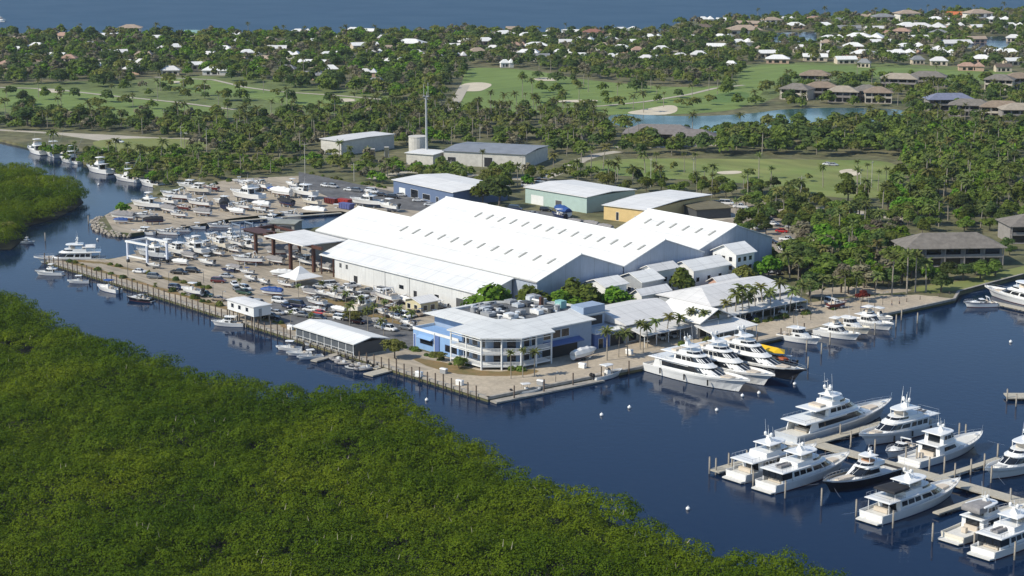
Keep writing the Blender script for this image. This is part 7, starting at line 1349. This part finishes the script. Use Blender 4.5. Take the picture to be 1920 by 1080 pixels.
PSPEC = [(604, 552, 'small palm beside the fabric tent', 1, .5), (628, 566, 'small palm in the mulch bed, left', 0, .5), (648, 574, 'small palm in the mulch bed, second', 1, .55), (676, 590, 'small palm in the mulch bed, third', 0, .6), (736, 610, 'palm at the end of the mulch bed', 3, .6), (770, 616, 'palm left of the blue wing', 1, .65), (560, 560, 'small palm right of the blue tarpaulin boat', 0, .45), (585, 612, 'palm behind the left corner of the boathouse', 1, .5), (690, 622, 'palm behind the right half of the boathouse', 0, .7), (1214, 652, 'palm by the shop porch, second', 1, .8), (1230, 646, 'palm by the shop porch, third', 0, .75), (1270, 636, 'palm left of the porch hall', 1, .85), (1296, 630, 'palm at the porch hall corner', 0, .8), (1364, 612, 'palm left of the tall dark pair', 3, .85), (1405, 600, 'palm right of the tall dark pair', 1, 1.0), (1520, 574, 'palm under the umbrella-shaped tree', 0, .8), (1560, 566, 'palm behind the parked vans of the promenade', 1, .95), (1604, 562, 'palm before the thicket, second from left', 0, .9), (1416, 596, 'palm among the white banners', 0, .95), (1430, 590, 'palm behind the right white banner', 3, 1.0), (1500, 576, 'palm beside the umbrella-shaped tree, left', 1, .95), (1540, 570, 'palm beside the umbrella-shaped tree, right', 0, .9), (1584, 566, 'palm before the thicket, left of the red shrub', 2, .9), (1640, 558, 'palm before the thicket, right of the red shrub', 1, .95), (1672, 554, 'tall thin fan palm at the thicket edge, left', 2, 1.2), (1700, 550, 'tall thin fan palm at the thicket edge, middle', 2, 1.25), (1716, 548, 'tall thin fan palm at the thicket edge, right', 2, 1.2), (1736, 548, 'leaning pale-trunked palm at the thicket edge', 1, 1.25), (958, 710, 'palm in front of the office verandah, left of three', 2, .7), (980, 708, 'palm in front of the office verandah, middle', 2, .72), (1002, 706, 'palm in front of the office verandah, right', 0, .72), (1138, 676, 'palm before the blue garage wing', 0, .9), (1177, 668, 'palm right of the garage wing', 1, .9), (1160, 670, 'short palm at the corner of the garage wing', 0, .7), (1200, 655, 'palm by the shop porch, leftmost', 0, .8), (1250, 640, 'yellow-green palm in the shop forecourt', 3, .85), (1322, 632, 'palm before the gabled porch hall', 0, .8), (1340, 628, 'second palm before the gabled porch hall', 0, .75),
         (1378, 606, 'tall dark palm at the right shop row, left of the pair', 1, 1.15), (1392, 604, 'tall dark palm at the right shop row, right of the pair', 0, 1.15), (1445, 592, 'palm right of the banners', 1, 1.0), (1462, 586, 'palm behind the service cart', 0, 1.0), (1480, 590, 'leaning palm on the promenade', 1, 1.0), (656, 614, 'tall thin palm behind the boathouse', 0, .75), (720, 632, 'palm at the right end of the boathouse', 1, .65), (496, 590, 'small palm beside the stilted office', 1, .4), (545, 608, 'small palm on the lot left of the boathouse', 0, .4), (450, 545, 'small thin palm on the sand lot', 0, .4),
         (700, 598, 'palm among the blocked-up boats, left', 1, .55), (722, 600, 'palm among the blocked-up boats, middle', 0, .6), (752, 604, 'palm among the blocked-up boats, right', 1, .6), (292, 548, 'small spindly palm on the planting strip', 0, .3)]
for a, b, lb, k, s in PSPEC: dup(PALM[k][0], *P(a, b), LZ, random.uniform(0, 6), s, lb)
# the nearest of each kind are trees of their own; the rest stand as one mass each
cand.sort(key=lambda c: c[0]); random.seed(5)
NB, NP = 300 - len(SPEC), 300 - len(PSPEC); nb = npm = 0; restb, restp = [], []
for d, X, Y, kind, zi, hs_ in cand:
    words, mix = ZONES[zi][0], ZONES[zi][5]
    if kind == 'b':
        k = random.choice(mix); s = hs_ * random.uniform(.7, 1.2)
        if nb < NB:
            nb += 1; lf = BROAD[k][1]; dup(BROAD[k][0], X, Y, LZ, random.uniform(0, 6), (s * random.uniform(.95, 1.4), s * random.uniform(.95, 1.4), s), f"{LN[lf]} broadleaf tree {words}", f"{LN[lf]} trees {words}")
        else: restb.append((X, Y, s, k))
    else:
        k = random.choice((0, 0, 1, 2, 2, 3)); s = random.uniform(.75, 1.2) * (1.05 if d > 700 else .95)
        if npm < NP:
            npm += 1; nm_ = ('curved feather', 'leaning feather', 'straight fan', 'yellowing feather')[k]; dup(PALM[k][0], X, Y, LZ, random.uniform(0, 6), s, f"{nm_} palm {words}", f"{nm_} palms {words}")
        else: restp.append((X, Y, s, k))
def mass_b(rest):
    V_, MI = [], []
    lod = []
    for i, (W, Hc, z0, n) in enumerate(((4.6, 6.4, 2.6, 230), (4.2, 6.8, 2.4, 220), (5.2, 5.6, 2.8, 230), (4.4, 6.0, 3.0, 200), (4.0, 6.6, 2.8, 150), (5.0, 6.4, 2.2, 230))):
        c, nn, sz = crown_arrays(W, Hc, z0 - 1, n, 1.05, 70 + i, sparse=i == 4, nb=7); lod.append((c, nn, sz))
    for X, Y, s, k in rest:
        c, nn, sz = lod[k]; a = random.uniform(0, 6.28); ca, sa = math.cos(a), math.sin(a); m_ = np.array([[ca, -sa, 0], [sa, ca, 0], [0, 0, 1]]).T
        sw = s * random.uniform(1.05, 1.6); V_.append(quads(c @ m_ * np.array([sw, sw, s]) + np.array([X, Y, LZ]), nn @ m_, sz * s)); MI.append(np.full(len(c), BROAD[k][1]))
    return np.concatenate(V_), np.concatenate(MI)
v, mi = mass_b(restb); o = bpy.data.objects.new('far_woodland', quadmesh('far_woodland', v, LEAF, mi)); COL.objects.link(o)
tag(o, 'far dark green woodland wrapped round the houses and the golf course', 'woodland', kind='stuff')
mb = MB()
far_cr = [palm_meshes(h, 11, L, ln, 90 + i)[0] for i, (h, L, ln) in enumerate(((8.5, 3.0, .5), (7, 3.0, -.9), (9.5, 2.3, .2), (8, 2.8, .8)))]
pv, pt = [], MB()
for X, Y, s, k in restp:
    a = random.uniform(0, 6.28); ca, sa = math.cos(a), math.sin(a); m_ = np.array([[ca, -sa, 0], [sa, ca, 0], [0, 0, 1]]).T
    pv.append(np.array(far_cr[k].v) @ m_ * s + np.array([X, Y, LZ])); hgt = (8.5, 7, 9.5, 8)[k] * s; pt.tube((X, Y, LZ - .2), (X, Y, LZ + hgt), .2, .14, n=4)
if pv:
    pv = np.concatenate(pv); tv = np.array(pt.v)[np.array([f for f in pt.f if len(f) == 4]).ravel()]
    v = np.concatenate([pv, tv]); mi = np.concatenate([np.zeros(len(pv) // 4), np.ones(len(tv) // 4)])
    o = bpy.data.objects.new('far_palms', quadmesh('far_palms', v, [palmleaf[0], palmbark], mi)); COL.objects.link(o); tag(o, 'far palms scattered through the golf course and neighbourhood', 'palms', kind='stuff')
print('TREES', nb, npm, len(restb), len(restp), 'objects', len(bpy.data.objects))
# ------------------------------------------------------------------ the one-of-each originals that were copied are taken away again
for p in PROTO:
    for c in (list(p.children) if p.type == 'EMPTY' else []):
        for d in list(c.children): bpy.data.objects.remove(d)
        bpy.data.objects.remove(c)
    bpy.data.objects.remove(p)
bpy.context.view_layer.update()
